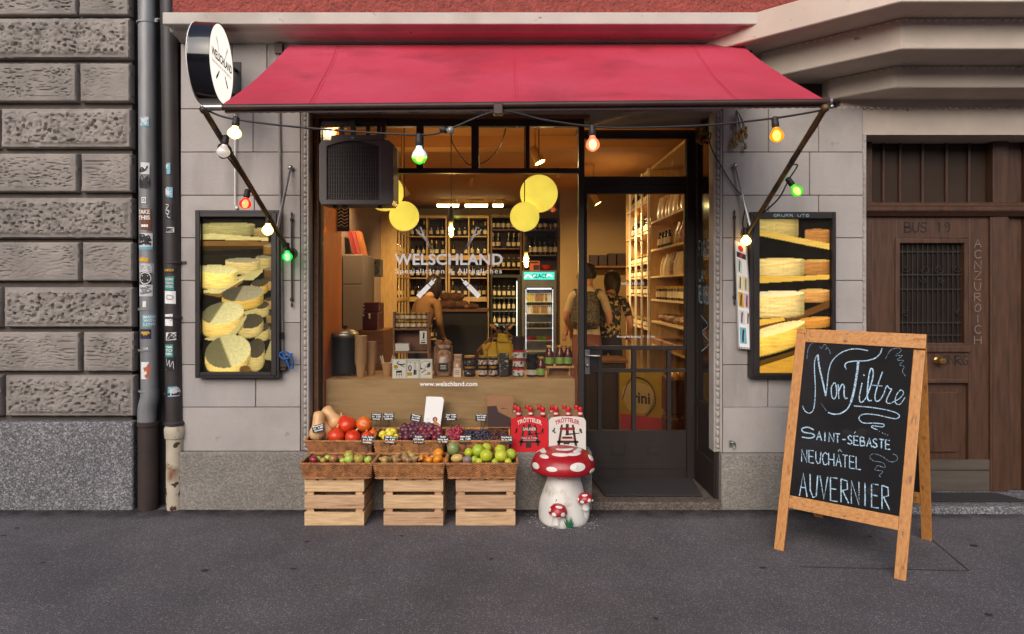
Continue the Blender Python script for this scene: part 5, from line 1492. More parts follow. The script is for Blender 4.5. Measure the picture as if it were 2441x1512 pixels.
for a, b_, r_, y, ax, kind, lab in ((895, 750, 42, -.29, (-.8, -.1, .3), 'pear', 'greenish pear at the left end of the pear basket'), (1000, 730, 36, -.26, (.8, -.1, .6), 'pear_brown', 'brown pear leaning to the right with its neck up'), (1010, 752, 34, -.30, (.9, 0, .05), 'pear_brown', 'small brown pear lying behind the rim'),
      (1100, 730, 44, -.27, (-.2, .4, .8), 'pear_brown', 'plump brown pear in the middle of the pear basket'), (1165, 712, 42, -.21, (-.6, .3, .7), 'pear', 'spotted pear on top of the heap'), (1190, 742, 40, -.28, (.7, -.2, .4), 'pear_brown', 'brown pear at the right of the heap'), (1130, 752, 30, -.31, (.9, 0, .1), 'pear_brown', 'low brown pear against the front rim'), (935, 752, 36, -.22, (.5, .3, .3), 'pear', 'yellow pear at the back left of the heap')):
    fruit('pear', *z2(a, b_), r_ * zr, y, kind, lab, 'pear', gp_, elong=PE, axis=ax)
gk = 'persimmons in the basket on the middle crate'
for a, b_, r_, y, lab in ((1432, 680, 52, -.18, 'orange persimmon perched highest at the right end of the pear basket'), (1425, 742, 52, -.29, 'orange persimmon behind the front rim under the highest one'), (1340, 748, 40, -.27, 'orange persimmon next to the husked berries'), (1480, 752, 30, -.26, 'small orange persimmon in the corner of the pear basket')):
    fruit('persimmon', *z2(a, b_), r_ * zr, y, 'kaki', lab, 'persimmon', gk, squash=.78)
mb = MB(); r2 = random.Random(4)
for k in range(26):
    c = P(*z2(r2.uniform(1235, 1400), r2.uniform(712, 762)), r2.uniform(-.31, -.18)); mb.ball(c, (.011, .011, .015), 7, 5, k % 2, M=Matrix.Rotation(r2.uniform(0, 3), 4, 'X'))
single(mb, 'husked_berries', [FM['physalis'], FM['kaki']], 'small heap of papery orange husked berries between pears and persimmons', 'berries', loc=P(*z2(1310, 740), -.25))
EL = [(-1.15, 0), (-1.08, .4), (-.8, .76), (-.3, .98), (.2, 1), (.7, .82), (1.05, .45), (1.15, 0)]
fruit('mango', *z3(190, 636), 60 * zr, -.20, 'mango', 'green and red mango standing up at the left of its basket', 'mango', 'mangoes', elong=EL, axis=(-.25, .1, 1))
fruit('mango', *z3(228, 732), 42 * zr, -.29, 'mango_y', 'yellow mango lying in the front left corner of its basket', 'mango', 'mangoes', elong=[(a * 1.3, b_) for a, b_ in EL], axis=(1, -.1, .15))
fruit('fig', *z3(330, 748), 42 * zr, -.30, 'fig', 'dusky purple fig beside the yellow mango', 'fig', elong=EL, axis=(.9, 0, .2))
gg = 'grapefruit in the right basket'
for a, b_, r_, y, kind, lab in ((345, 675, 46, -.20, 'grapefruit', 'leftmost yellow grapefruit at the back of the heap'), (440, 655, 66, -.23, 'lime', 'large green grapefruit left of centre'), (522, 628, 50, -.15, 'grapefruit', 'yellow grapefruit peeping out behind the large green one'), (520, 705, 64, -.30, 'grapefruit', 'large yellow grapefruit at the front in the middle'),
      (660, 652, 58, -.18, 'grapefruit', 'topmost yellow grapefruit of the right group'), (666, 706, 64, -.29, 'grapefruit', 'front yellow grapefruit of the right group with a stamp'), (764, 692, 56, -.22, 'lime', 'rightmost green yellow grapefruit'), (402, 744, 38, -.29, 'lime', 'low green grapefruit beside the fig'),
      (448, 764, 34, -.32, 'grapefruit', 'low grapefruit half hidden by the rim in the middle'), (605, 768, 34, -.32, 'lime', 'low grapefruit between the two large front ones'), (738, 766, 36, -.31, 'grapefruit', 'low grapefruit in the front right corner')):
    fruit('grapefruit', *z3(a, b_), r_ * zr, y, kind, lab, 'grapefruit', gg, squash=.97)
# upper row
BN = [(-1.0, 0), (-.93, .42), (-.65, .84), (-.2, 1), (.25, .96), (.65, .82), (1.1, .74), (1.7, .72), (2.2, .72), (2.5, .62), (2.66, .35), (2.7, 0)]
def squash(*a, **k): return fruit('squash', *a, **k)
gs = 'squashes in the left upper basket'
squash(*z2(226, 480), 80 * zr, -.03, 'butternut', 'butternut squash standing upright at the left end behind the price card', 'squash', gs, elong=BN, axis=(.02, .25, 1))
squash(*z2(310, 480), 74 * zr, .03, 'butternut', 'butternut squash leaning behind the upright one', 'squash', gs, elong=BN, axis=(-.45, .15, .8))
squash(*z2(402, 372), 84 * zr, .085, 'butternut', 'long butternut squash leaning highest against the shop window', 'squash', gs, elong=[(a * .82, b_) for a, b_ in BN], axis=(-.62, .25, .72))
def pumpkin(px, py, r_, Y, kind, label, ribs=10, depth=.05, tip=0, sq=.85, tilt=(0, 0)):
    c = P(px, py, Y); r3 = r_ * (Y - CAMY) / FPX
    mb = MB(); n, k = 40, 16
    M = Matrix.Rotation(tilt[0], 4, 'X') @ Matrix.Rotation(tilt[1], 4, 'Y')
    vs = []
    for i in range(k + 1):
        t_ = math.pi * i / k
        for j in range(n):
            a = 2 * math.pi * j / n
            rad = math.sin(t_) * (1 - depth * abs(math.sin(ribs * a / 2)) ** .6 * 0 - depth * (.5 + .5 * math.cos(ribs * a)))
            z = -math.cos(t_) * sq
            if z > 0: z += tip * math.exp(-(rad / .35) ** 2) - (.12 * math.exp(-(rad / .3) ** 2) if not tip else 0)
            vs.append(c + M @ Vector((rad * r3 * math.cos(a), rad * r3 * math.sin(a), z * r3)))
    mb.add(vs, [(i * n + j, i * n + (j + 1) % n, (i + 1) * n + (j + 1) % n, (i + 1) * n + j) for i in range(k) for j in range(n)], 0, True)
    tz = (sq + tip - (.12 if not tip else 0)) * r3
    mb.tube([c + M @ Vector((0, 0, tz * .95)), c + M @ Vector((.03 * r3, 0, tz + .12 * r3)), c + M @ Vector((.12 * r3, 0, tz + .26 * r3))], [r3 * .13, r3 * .09, r3 * .1], 8, 1)
    return single(mb, 'squash', [FM[kind], FM['butternut']], label, 'squash', gs, loc=c)
pumpkin(*z2(515, 402), 98 * zr, .04, 'kuri', 'big red squash with pointed neck in the middle of the upper basket', depth=.012, tip=.28, tilt=(.1, -.45))
pumpkin(*z2(690, 392), 80 * zr, .05, 'pumpkin', 'ribbed orange pumpkin showing its flower end at the right', depth=.05, tilt=(1.25, .1))
pumpkin(*z2(412, 512), 86 * zr, -.04, 'kuri', 'dark red squash low in the front of the upper basket', depth=.012, tip=.22, tilt=(-.1, .1))
pumpkin(*z2(580, 525), 82 * zr, -.045, 'kuri', 'orange red squash low beside the price card', depth=.02, tip=.16, tilt=(0, .45))
pumpkin(*z2(716, 512), 54 * zr, -.05, 'kuri', 'small red squash above the price card at the right end', depth=.015, tip=.15, tilt=(.2, 0))
pumpkin(*z2(780, 478), 44 * zr, .03, 'pumpkin', 'small orange squash wedged in the right corner of the upper basket', depth=.02, tip=.12)
LE = [(-1.3, 0), (-1.2, .2), (-.95, .55), (-.5, .92), (0, 1), (.5, .92), (.95, .55), (1.2, .22), (1.32, 0)]
gl = 'lemons in the middle upper basket'
for a, b_, r_, y, ax, lab in ((874, 492, 34, .0, (.8, .2, .5), 'lemon at the far left of the yellow heap'), (932, 466, 32, .03, (.6, .1, .8), 'lemon on top of the yellow heap'), (985, 470, 34, .03, (-.7, .1, .6), 'lemon at the top right of the yellow heap'), (948, 492, 36, -.03, (.9, -.2, .5), 'lemon in the centre of the yellow heap'),
      (900, 525, 30, -.06, (1, 0, .1), 'lemon low behind the price card on the left'), (1012, 525, 34, -.05, (.2, -.6, .5), 'lemon low at the right of the yellow heap')):
    fruit('lemon', *z2(a, b_), r_ * zr, y, 'lemon', lab, 'lemon', gl, elong=LE, axis=ax)
r2 = random.Random(11)
pl_ = []
for row, (y0, x0, x1, n, Y) in enumerate(((402, 1180, 1330, 5, .10), (422, 1100, 1400, 8, .07), (452, 1075, 1440, 9, .03), (486, 1062, 1446, 10, -.01), (520, 1062, 1440, 9, -.05))):
    for k in range(n): pl_.append((x0 + (x1 - x0) * (k + r2.uniform(-.2, .2)) / max(1, n - 1), y0 + r2.uniform(-9, 9), r2.uniform(30, 42), Y + r2.uniform(-.012, .012)))
for k, (a, b_, r_, y) in enumerate(pl_):
    kind = 'plum_r' if (a > 1250 and b_ > 440 and k % 2) else 'plum'
    fruit('plum', *z2(a, b_), r_ * zr, y, kind, 'shiny reddish plum in the heap in the middle upper basket' if kind == 'plum_r' else 'dark purple plum in the heap in the middle upper basket', 'plum', 'plums in the middle upper basket', squash=1.02, stem=False)
def grapes(x0, x1, y0, y1, Y, kind, label, seed, n=70):
    r2 = random.Random(seed); mb = MB()
    for k in range(n):
        u, v = r2.random(), r2.random()
        px = x0 + (x1 - x0) * u; top = y0 + (y1 - y0) * .55 * abs(2 * u - 1) ** 2
        py = top + (y1 - top) * v
        mb.ball(P(*z3(px, py), Y + .05 * (.5 - v) * 2 + r2.uniform(-.015, .015)), (.0105, .0105, .0115), 8, 6)
    mb.tube([P(*z3((x0 + x1) / 2, y0 + 4), Y + .04), P(*z3((x0 + x1) / 2 + 14, y0 - 16), Y + .03)], .003, 5, 1)
    single(mb, 'grape_bunch', [FM[kind], STEM], label, 'grapes', 'grape bunches in the right upper basket', loc=P(*z3((x0 + x1) / 2, y1), Y))
grapes(116, 210, 440, 550, .0, 'grape_r', 'red grape bunch at the left end of the grape basket', 1, 70)
grapes(180, 292, 408, 548, .01, 'grape_r', 'red grape bunch heaped highest in the grape basket', 2, 90)
grapes(286, 420, 450, 550, .0, 'grape_b', 'blue black grape bunch next to the red ones', 3, 90)
grapes(400, 560, 444, 550, .0, 'grape_b', 'blue black grape bunch in the middle of the basket', 4, 100)
grapes(548, 665, 466, 550, .0, 'grape_d', 'dark brown red grape bunch right of the blue ones', 5, 75)
grapes(640, 745, 476, 550, .0, 'grape_d', 'dark brown red grape bunch at the right end', 6, 70)

# ------------------------------------------------------------------ price cards
def card(px, py, w_, h_, Y, lines, label, tilt=0, roll=0, clip_len=22):
    c = P(px, py, Y)
    t = thing('price_card', label, 'price card', c, 'black price cards in the fruit baskets')
    k = (Y - CAMY) / FPX
    M = Matrix.Translation(c) @ Matrix.Rotation(roll, 4, 'Y') @ Matrix.Rotation(-.15, 4, 'X') @ Matrix.Rotation(tilt, 4, 'Z')
    a, b_ = w_ * k / 2, h_ * k / 2
    mb = MB(); mb.box(-a, a, -.001, .001, -b_, b_, M=M)
    mb.build('board', MT['black'], t)
    mb = MB()
    f2 = lambda u, v: M @ Vector((u, -.0018, v))
    n = len(lines)
    for i, s_ in enumerate(lines):
        addtext(mb, s_, f2, min(1.7 * a, .17 * a * (len(s_) + 1)), b_ * .42, bold=.02, u0=0, v0=b_ * (.50 - i * .62))
    mb.build('handwriting', MT['white_vinyl'], t)
    mb = MB()
    mb.box(-.006, .006, .001, .004, -b_ - .006, -b_ + .008, M=M); mb.tube([M @ Vector((0, .004, -b_ - .004)), M @ Vector((0, .006, -b_ - clip_len * k))], .003, 6)
    mb.box(-.007, .007, .0, .012, -b_ - clip_len * k, -b_ - clip_len * k * .55, M=M)
    mb.build('clip', MT['clear_plastic'], t)
card(758.5, 1021, 30, 17, -.105, ['Butternuss', 'kg  2.80', 'Schweiz'], 'tilted price card clipped before the upright butternut squash', roll=-.25)
card(897, 994, 26, 17, .135, ['Hokkaido', 'kg  3.50', 'Schweiz'], 'price card left of its twin against the window above the lemons', roll=.05)
card(926, 993.5, 27, 17, .128, ['Zitronen', 'kg 3.80  2.50', 'Italien'], 'price card on the lemons right of its twin', roll=-.04)
card(991, 996.5, 27, 17, .13, ['Pflaumen', 'kg 2.80', 'Schweiz'], 'price card standing left of the white paper bag', roll=.18)
card(1075, 994.5, 28, 17, .13, ['Sauser Trauben', 'Kt.  7.80', 'Schweiz'], 'price card standing right of the white paper bag over red grapes', roll=-.02)
card(1147, 996, 28, 17, .13, ['Rosenl Trauben', 'kg 6.50', 'Schweiz'], 'price card over the blue grapes in the middle of the basket', roll=.02)
card(1200.5, 993.5, 26, 17, .12, ['Trauben', 'weisse Muscat', 'kg 8.50'], 'price card against the brown paper bag at the end of the grapes', roll=.05)
card(875.5, 1049, 31, 20, -.115, ['Gala Apfel', 'kg 3.80', 'Schweiz'], 'price card clipped to the apple basket below the small red squash', roll=.06)
card(929.5, 1048.5, 30, 19, -.115, ['gelbe Birnen', 'kg  4.80', 'Schweiz'], 'price card clipped before the lemons over the pears', roll=.05)
card(998, 1048, 29, 20, -.115, ['Kaiser', 'CH Birnen', 'kg 5.20'], 'price card before the plums over the brown pears', roll=0)
card(1055.5, 1048, 29, 19, -.115, ['Kaki', 'Spanien  Stueck', 'kg 6.90'], 'price card over the highest persimmon', roll=.03)
card(1109, 1047.5, 29, 19, -.115, ['Mango Indien', 'Stk.  12.80'], 'price card over the green mango', roll=-.02)
card(1207, 1049, 29, 19, -.115, ['Grapefruit rot', 'Stk  kg  4.80'], 'price card over the grapefruit at the right end', roll=.03)

# ------------------------------------------------------------------ paper bags behind the fruit
pb_ = thing('paper_bag', 'flat white paper bag with a small printed figure propped among the plums', 'paper bag', P(1032, 1016, .12))
fb = lambda a, b_, Y=.118: P(*z2(a, b_), Y)
mb = MB()
mb.add([fb(1278, 440, .105), fb(1446, 440, .105), fb(1488, 150, .135), fb(1312, 118, .14), fb(1278, 440, .118), fb(1446, 440, .118), fb(1470, 122, .146), fb(1312, 118, .144)],
       [(0, 1, 2, 3), (4, 7, 6, 5), (0, 3, 7, 4), (1, 5, 6, 2), (2, 6, 7, 3), (0, 4, 5, 1)])
mb.build('bag', MT['paper'], pb_)
mb = MB()
fq = lambda a, b_: fb(a, b_, .1035 + .03 * (440 - b_) / 300)
mb.poly([fq(1360, 425), (fq(1440, 425)), fq(1446, 395), fq(1420, 372), fq(1385, 372)], 0)
mb.poly([fq(1398 + 24 * math.cos(t), 346 + 26 * math.sin(t)) + Vector((0, -.0008, 0)) for t in [k * .45 for k in range(14)]], 1)
mb.poly([fq(1399 + 12 * math.cos(t), 350 + 16 * math.sin(t)) + Vector((0, -.0016, 0)) for t in [k * .45 for k in range(14)]], 2)
mb.poly([fq(1372 + 18 * math.cos(t), 405 + 16 * math.sin(t)) + Vector((0, -.0012, 0)) for t in [k * .45 for k in range(14)]], 3)
for pl in ([(1308, 345), (1330, 338), (1352, 346)], [(1312, 368), (1340, 362)]): ribbon(mb, pl, 3, lambda a, b_: fq(a, b_) + Vector((0, -.0006, 0)), 4)
mb.build('printed_figure', [mat('print_ochre', S(200, 130, 60), .7), mat('print_hair', S(120, 34, 26), .7), MT['skin'], stk['blue'], stk['grey']], pb_, merge=False)
kb = thing('paper_bag', 'brown kraft paper bag standing behind the grapes against the window', 'paper bag', P(1190, 1040, .12))
fk = lambda a, b_, Y: P(*z3(a, b_), Y)
mb = MB(); mb.add([fk(528, 430, .09), fk(770, 430, .09), fk(792, 115, .10), fk(528, 108, .10), fk(535, 430, .145), fk(775, 430, .145), fk(788, 112, .148), fk(534, 106, .148)], [(0, 1, 2, 3), (4, 7, 6, 5), (0, 3, 7, 4), (1, 5, 6, 2), (0, 4, 5, 1)])
mb.build('bag', MT['kraft'], kb)
mb = MB(); mb.poly([fk(530, 420, .0885), fk(760, 420, .0885), fk(762, 330, .0915), fk(700, 300, .093), (fk(640, 270, .094)), fk(622, 210, .096), fk(530, 214, .096)], 0)
ribbon(mb, [(670, 236), (784, 250)], 9, lambda a, b_: fk(a, b_, .096), 0, smooth=False)
mb.build('dark_print', MT['dark_print'], kb)

# ------------------------------------------------------------------ bottle cartons on the ledge
def arch_card(x0, x1, zb_, zs, zt_, n=14):
    cx_ = (x0 + x1) / 2; h_ = (x1 - x0) / 2
    return [(x0, zb_), (x1, zb_), (x1, zs)] + [(cx_ + h_ * .93 * math.cos(math.pi * (i + .5) / n), zs + .012 + (zt_ - zs - .012) * math.sin(math.pi * (i + .5) / n) ** .7) for i in range(n)] + [(x0, zs)]
def bottle_tall():
    t = thing('wine_bottle', 'dark bottle with red capsule standing in the red carton', 'bottle', (0, 0, 0), 'red capped bottles in the cartons')
    mb = MB(); mb.lathe([(.034, 0), (.036, .004), (.036, .16), (.033, .182), (.02, .208), (.0145, .224), (.014, .285)], 18)
    mb.build('glass_body', MT['wine_glass'], t)
    mb = MB(); mb.lathe([(.0146, .232), (.0152, .234), (.0152, .276), (.0165, .277), (.0165, .289), (.014, .293), (0, .293)], 16)
    mb.build('capsule', MT['red_foil'], t)
    mb = MB(); mb.lathe([(.0156, .245), (.0156, .258)], 16, cap=False)
    mb.build('neck_band', MT['white_card'], t)
    return t
bt0 = bottle_tall()
first = True
for ci, (px0, px1, m, kind) in enumerate(((1217.5, 1306, 'red_card', 'red'), (1307.5, 1396, 'white_card', 'white'))):
    Yc = -.022
    x0, x1 = PX(px0, Yc), PX(px1, Yc); zb_ = LZ + .001
    ct = thing('bottle_carton', f'{kind} card carrier with a printed wine press, holding six bottles on the ledge', 'bottle carton', ((x0 + x1) / 2, .06, zb_))
    zs, zt_ = PZ(1004, Yc), PZ(994, Yc)
    pol = arch_card(x0, x1, zb_, zs, zt_ + .004)
    mb = MB(); mb.prism(pol, Yc, Yc + .002); mb.prism(pol, Yc + .15, Yc + .152)
    mb.box(x0, x0 + .002, Yc + .002, Yc + .15, zb_, zs); mb.box(x1 - .002, x1, Yc + .002, Yc + .15, zb_, zs); mb.box(x0 + .002, x1 - .002, Yc + .002, Yc + .15, zb_, zb_ + .003)
    mb.build('carton', MT[m], ct)
    mb = MB(); mb.prism(arch_card(x0 + .004, x1 - .004, zb_ + .003, PZ(998, Yc), PZ(980, Yc)), Yc + .074, Yc + .077); mb.build('divider', MT['kraft'], ct)
    fcn = lambda u, v: Vector(((x0 + x1) / 2 + u * (x1 - x0), Yc - .0012, zb_ + v * (zt_ - zb_)))
    light = MT['white_card'] if kind == 'red' else MT['red_print']
    mb = MB()
    # curved name, sub-title, small line
    me_fn = lambda u, v: fcn(u, .86 + v - .55 * u * u * 1.6)
    addtext(mb, 'TRÖTTELER', me_fn, .66, .115, bold=.03)
    mb.build('lettering', light, ct)
    mb = MB()
    gx = lambda u, v, a=.0006: fcn(u, v) - Vector((0, a, 0))
    for pts in ([(-.17, .78), (-.12, .78), (-.2, .17), (-.27, .17)], [(.12, .78), (.17, .78), (.27, .17), (.2, .17)], [(-.2, .63), (.2, .63), (.2, .70), (-.2, .70)], [(-.28, .26), (.3, .26), (.3, .32), (-.28, .32)], [(-.04, .80), (.04, .80), (.04, .5), (-.04, .5)], [(-.13, .38), (.13, .38), (.13, .44), (-.13, .44)], [(-.1, .12), (.04, .12), (.06, .26), (-.1, .26)], [(-.05, .47), (.34, .53), (.34, .55), (-.05, .52)]):
        mb.poly([gx(a, b_) for a, b_ in pts])
    for cx_, s_ in ((-.36, 1), (.36, -1)):
        for k in range(7): 
            a, b_ = cx_ + rnd.uniform(-.03, .03), .66 - k * .018 + rnd.uniform(-.01, .01)
            mb.poly([gx(a + .022 * math.cos(t), b_ + .022 * math.sin(t)) for t in [q_ * 1.05 for q_ in range(6)]])
    mb.build('press_print', MT['dark_print'], ct, merge=False)
    mb = MB()
    f3 = lambda u, v: fcn(u, v) - Vector((0, .0012, 0))
    addtext(mb, 'SAUSER', f3, .36, .075, bold=.03, v0=.62)
    addtext(mb, 'Frisch ab Trotte', f3, .42, .06, bold=.01, v0=.375)
    addtext(mb, 'unpasteurisiert Schweizer', f3, .34, .028, v0=.325)
    mb.build('lettering', light, ct)
    k = 0
    for r_, Y in ((0, Yc + .038), (1, Yc + .113)):
        for i in range(3):
            o = bt0 if first else dup(bt0, label='dark bottle with red capsule standing in the %s carton' % kind)
            first = False
            o.location = (x0 + (x1 - x0) * (.17 + .33 * i) + (.010 if r_ == 0 else -.010), Y, zb_ + .004)

# ------------------------------------------------------------------ toadstool
ts = thing('toadstool_statue', 'painted concrete toadstool with a red white spotted cap', 'toadstool', (PX(1345, -.25), -.22, 0))
tc = Vector((PX(1342, -.22), -.215, 0))
CAPR = .203
capprof = [(.04, .333), (.12, .320), (.178, .318), (.199, .330), (.207, .353), (.203, .384), (.185, .417), (.152, .443), (.106, .460), (.053, .468), (0, .470)]
def lumpy(mb, prof, n, c, wob, f, m=0, seed=0):
    pr2 = smoothline([(a, b_, 0) for a, b_ in prof], 3)
    vs = []; k = len(pr2)
    for p in pr2:
        for j in range(n):
            a = 2 * math.pi * j / n; d = Vector((math.cos(a), math.sin(a), p.y * 5))
            q_ = 1 + wob * noise.noise(d * f + Vector((seed, 0, 0)))
            vs.append(c + Vector((max(0, p.x) * q_ * math.cos(a), max(0, p.x) * q_ * math.sin(a), p.y)))
    mb.add(vs, [(i * n + j, i * n + (j + 1) % n, (i + 1) * n + (j + 1) % n, (i + 1) * n + j) for i in range(k - 1) for j in range(n)], m, True)
    return vs, n, k
TSR = mat('toadstool_red', S(168, 22, 34), .38, var=.16, vs=5, spots=[(S(120, 18, 28), 4, .58, .74), (S(206, 190, 180), 22, .715, .73)], bump=.35, bs=34, bdist=.006, coat=.2)
TSW = mat('toadstool_white', S(226, 222, 214), .6, var=.05, vs=6, bump=.4, bs=40, bdist=.004, spots=[(S(180, 168, 150), 9, .6, .75), (S(120, 108, 96), 26, .69, .72)])
mb = MB(); capv, cn, ck = lumpy(mb, capprof, 64, tc, .03, 1.6)
cap = mb.build('cap', TSR, ts)
pr2 = smoothline([(a, b_, 0) for a, b_ in capprof], 3)
def oncap(a, s_, e=.0025):
    # point on the cap at angle a and profile position s
    i = s_ * (len(pr2) - 1); i0 = min(int(i), len(pr2) - 2); p = pr2[i0].lerp(pr2[i0 + 1], i - i0); t_ = (pr2[i0 + 1] - pr2[i0]).normalized()
    d = Vector((math.cos(a), math.sin(a), p.y * 5)); q_ = 1 + .03 * noise.noise(d * 1.6)
    return tc + Vector(((p.x * q_ + t_.y * e) * math.cos(a), (p.x * q_ + t_.y * e) * math.sin(a), p.y - t_.x * e))
def spot(fn, a, s_, wa, ws, par, n=18):
    mb = MB()
    ring = [fn(a + wa * math.cos(t), s_ + ws * math.sin(t), .0028) for t in [2 * math.pi * k / n for k in range(n)]]
    mid = [fn(a + .5 * wa * math.cos(t), s_ + .5 * ws * math.sin(t), .0048) for t in [2 * math.pi * k / n for k in range(n)]]
    low = [fn(a + 1.04 * wa * math.cos(t), s_ + 1.04 * ws * math.sin(t), -.002) for t in [2 * math.pi * k / n for k in range(n)]]
    mb.add(low + ring + mid + [fn(a, s_, .005)], [(k, (k + 1) % n, n + (k + 1) % n, n + k) for k in range(n)] + [(n + k, n + (k + 1) % n, 2 * n + (k + 1) % n, 2 * n + k) for k in range(n)] + [(2 * n + k, 2 * n + (k + 1) % n, 3 * n) for k in range(n)], 0, True)
    mb.build('spot', TSW, par)
A = R(-90)
for da, s_, wa, ws in ((-25, .47, 10, .045), (22, .51, 15, .075), (-64, .46, 12, .06), (60, .36, 11, .055), (70, .60, 9, .06), (-52, .66, 14, .035), (-12, .74, 24, .036), (28, .745, 24, .034), (-85, .735, 26, .036), (66, .80, 34, .03), (10, .88, 60, .03), (-130, .6, 14, .06), (130, .6, 14, .06), (180, .55, 14, .06), (150, .8, 25, .04)):
    spot(oncap, A + R(da), s_, R(wa), ws, cap)
mb = MB(); lumpy(mb, [(.152, -.004), (.158, .015), (.156, .06), (.148, .12), (.134, .18), (.117, .24), (.101, .29), (.092, .325)], 48, tc + Vector((0, 0, 0)), .10, 1.1, 0, 3)
mb.ball(tc + Vector((.115, -.035, .07)), (.055, .06, .10), 14, 10, wob=.1); mb.ball(tc + Vector((-.02, -.135, .035)), (.06, .045, .06), 14, 10, wob=.1)
mb.build('stem', TSW, ts)
def mini(px, py, Y, r_, label, tilt):
    c = P(px, py, Y); k = r_ * (Y - CAMY) / FPX / .20
    pr3 = [Vector((a, b_ - .40, 0)) for a, b_ in [(.02, .345), (.12, .325), (.185, .33), (.2, .36), (.19, .43), (.15, .50), (.09, .545), (0, .56)]]
    pr3 = smoothline(pr3, 3); M = Matrix.Rotation(tilt, 4, 'Y')
    def f(a, s_, e=.0025):
        i = s_ * (len(pr3) - 1); i0 = min(int(i), len(pr3) - 2); p = pr3[i0].lerp(pr3[i0 + 1], i - i0); t_ = (pr3[i0 + 1] - pr3[i0]).normalized()
        return c + M @ (Vector(((p.x * k + t_.y * e) * math.cos(a), (p.x * k + t_.y * e) * math.sin(a), p.y * k - t_.x * e)))
    mb = MB(); mb.lathe([(p.x * k, p.y * k) for p in pr3], 28, M, c=c)
    cp = mb.build('small_cap', TSR, ts)
    for da, s_, wa, ws in ((-30, .45, 15, .09), (28, .5, 15, .09), (-4, .78, 34, .06), (70, .4, 12, .08), (-75, .55, 14, .08), (10, .24, 16, .05)): spot(f, A + R(da), s_, R(wa), ws, cp, 14)
    mb = MB(); mb.tube([c + M @ Vector((0, 0, -.06 * k)), c + M @ Vector((0, .01, -.28 * k))], [.07 * k, .10 * k], 12); mb.build('small_stem', TSW, ts)
mini(1330, 1219, -.385, 22.5, '', R(8)); mini(1394, 1189, -.33, 18, '', R(-6))
mb = MB()
for k in range(9):
    b0_ = P(1352 + k * 1.4, 1257, -.402); t1 = P(1343 + k * 3.0, 1232 - 6 * math.sin(k * 1.3) + abs(k - 4) * 1.5, -.395)
    d = Vector((.0042, 0, 0)); m_ = b0_.lerp(t1, .5) + Vector((0, -.006, 0))
    mb.add([b0_ - d, b0_ + d, m_ + d, m_ - d, t1], [(0, 1, 2, 3), (3, 2, 4)])
mb.build('grass_tuft', mat('green_paint', S(24, 92, 56), .5, var=.2), ts)
mb = MB(); r2 = random.Random(5)
for k in range(70):
    a, d = r2.uniform(2.6, 6.8), abs(r2.gauss(0, .035)); rr = .17 + d
    p = tc + Vector((rr * math.cos(a) * 1.05, rr * math.sin(a), 0)); s_ = r2.uniform(.0015, .006)
    mb.poly([p + Vector((s_ * math.cos(t), s_ * math.sin(t) * .8, .0042 + 0)) for t in (0, 1.1, 2.3, 3.4, 4.8)])
o = mb.build('paint_flakes', MT['white_paint']); tag(o, 'white paint flakes scattered on the asphalt round the toadstool', kind='stuff')
# ------------------------------------------------------------------ lamps inside the shop
WARM = (1, .72, .35)
def lamp(kind, loc, watts, parent, col=WARM, size=.05, aim=None, cone=80):
    l = bpy.data.lights.new('lamp_light', kind); l.energy = watts * 1.7; l.color = col
    if kind == 'SPOT': l.spot_size = R(cone); l.spot_blend = .6; l.shadow_soft_size = size
    elif kind == 'AREA': l.shape = 'RECTANGLE'; l.size = size[0]; l.size_y = size[1]
    else: l.shadow_soft_size = size
    o = bpy.data.objects.new('lamp_light', l); COL.objects.link(o); o.parent = parent
    o.location = Vector(loc) - wloc(parent)
    if aim is not None: o.rotation_euler = (Vector(aim) - Vector(loc)).to_track_quat('-Z', 'Y').to_euler()
    return o
DISC = mat('yellow_paper_shade', S(240, 214, 84), .7, var=.16, vs=5, emit=1.1)
RIMM = mat('shade_rim', S(236, 214, 120), .6, emit=.3, ecol=S(240, 226, 140))
for px, py, r_, Y, lab in ((1284, 462, 45, .60, 'large round yellow paper lamp at the right of the shop window'), (1250, 517, 35, .52, 'smaller round yellow paper lamp below the large one at right, cut by a black cord'),
                           (917, 459, 45, .60, 'large round yellow paper lamp half hidden behind the air conditioner'), (963, 516, 35.5, .52, 'smaller round yellow paper lamp above the wine rack left of the lettering')):
    c = P(px, py, Y); r3 = r_ * (Y - CAMY) / FPX
    t = thing('paper_lamp', lab, 'lamp', c, 'yellow paper lamps in the shop window')
    M = Matrix.Rotation(R(90), 4, 'X')
    mb = MB(); mb.lathe([(0, -.045), (r3 * .5, -.041), (r3 * .85, -.03), (r3 * .985, -.014), (r3 * .985, .014), (r3 * .85, .03), (r3 * .5, .041), (0, .045)], 48, M, c=c)
    mb.build('lamp_shade', DISC, t)
    mb = MB(); mb.lathe([(r3 * .97, -.015), (r3, -.012), (r3, .012), (r3 * .97, .015)], 48, M, c=c, cap=False); mb.build('lamp_ring', RIMM, t)
    mb = MB(); mb.tube([c + Vector((0, 0, r3)), Vector((c.x, c.y, RZC))], .004, 6); mb.build('cord', MT['cable'], t)
BULBGL = glassy('amber_bulb_glass', (.95, .74, .4), gain=1.6)
FIL = mat('filament', S(255, 220, 150), .5, emit=18, ecol=S(255, 205, 110))
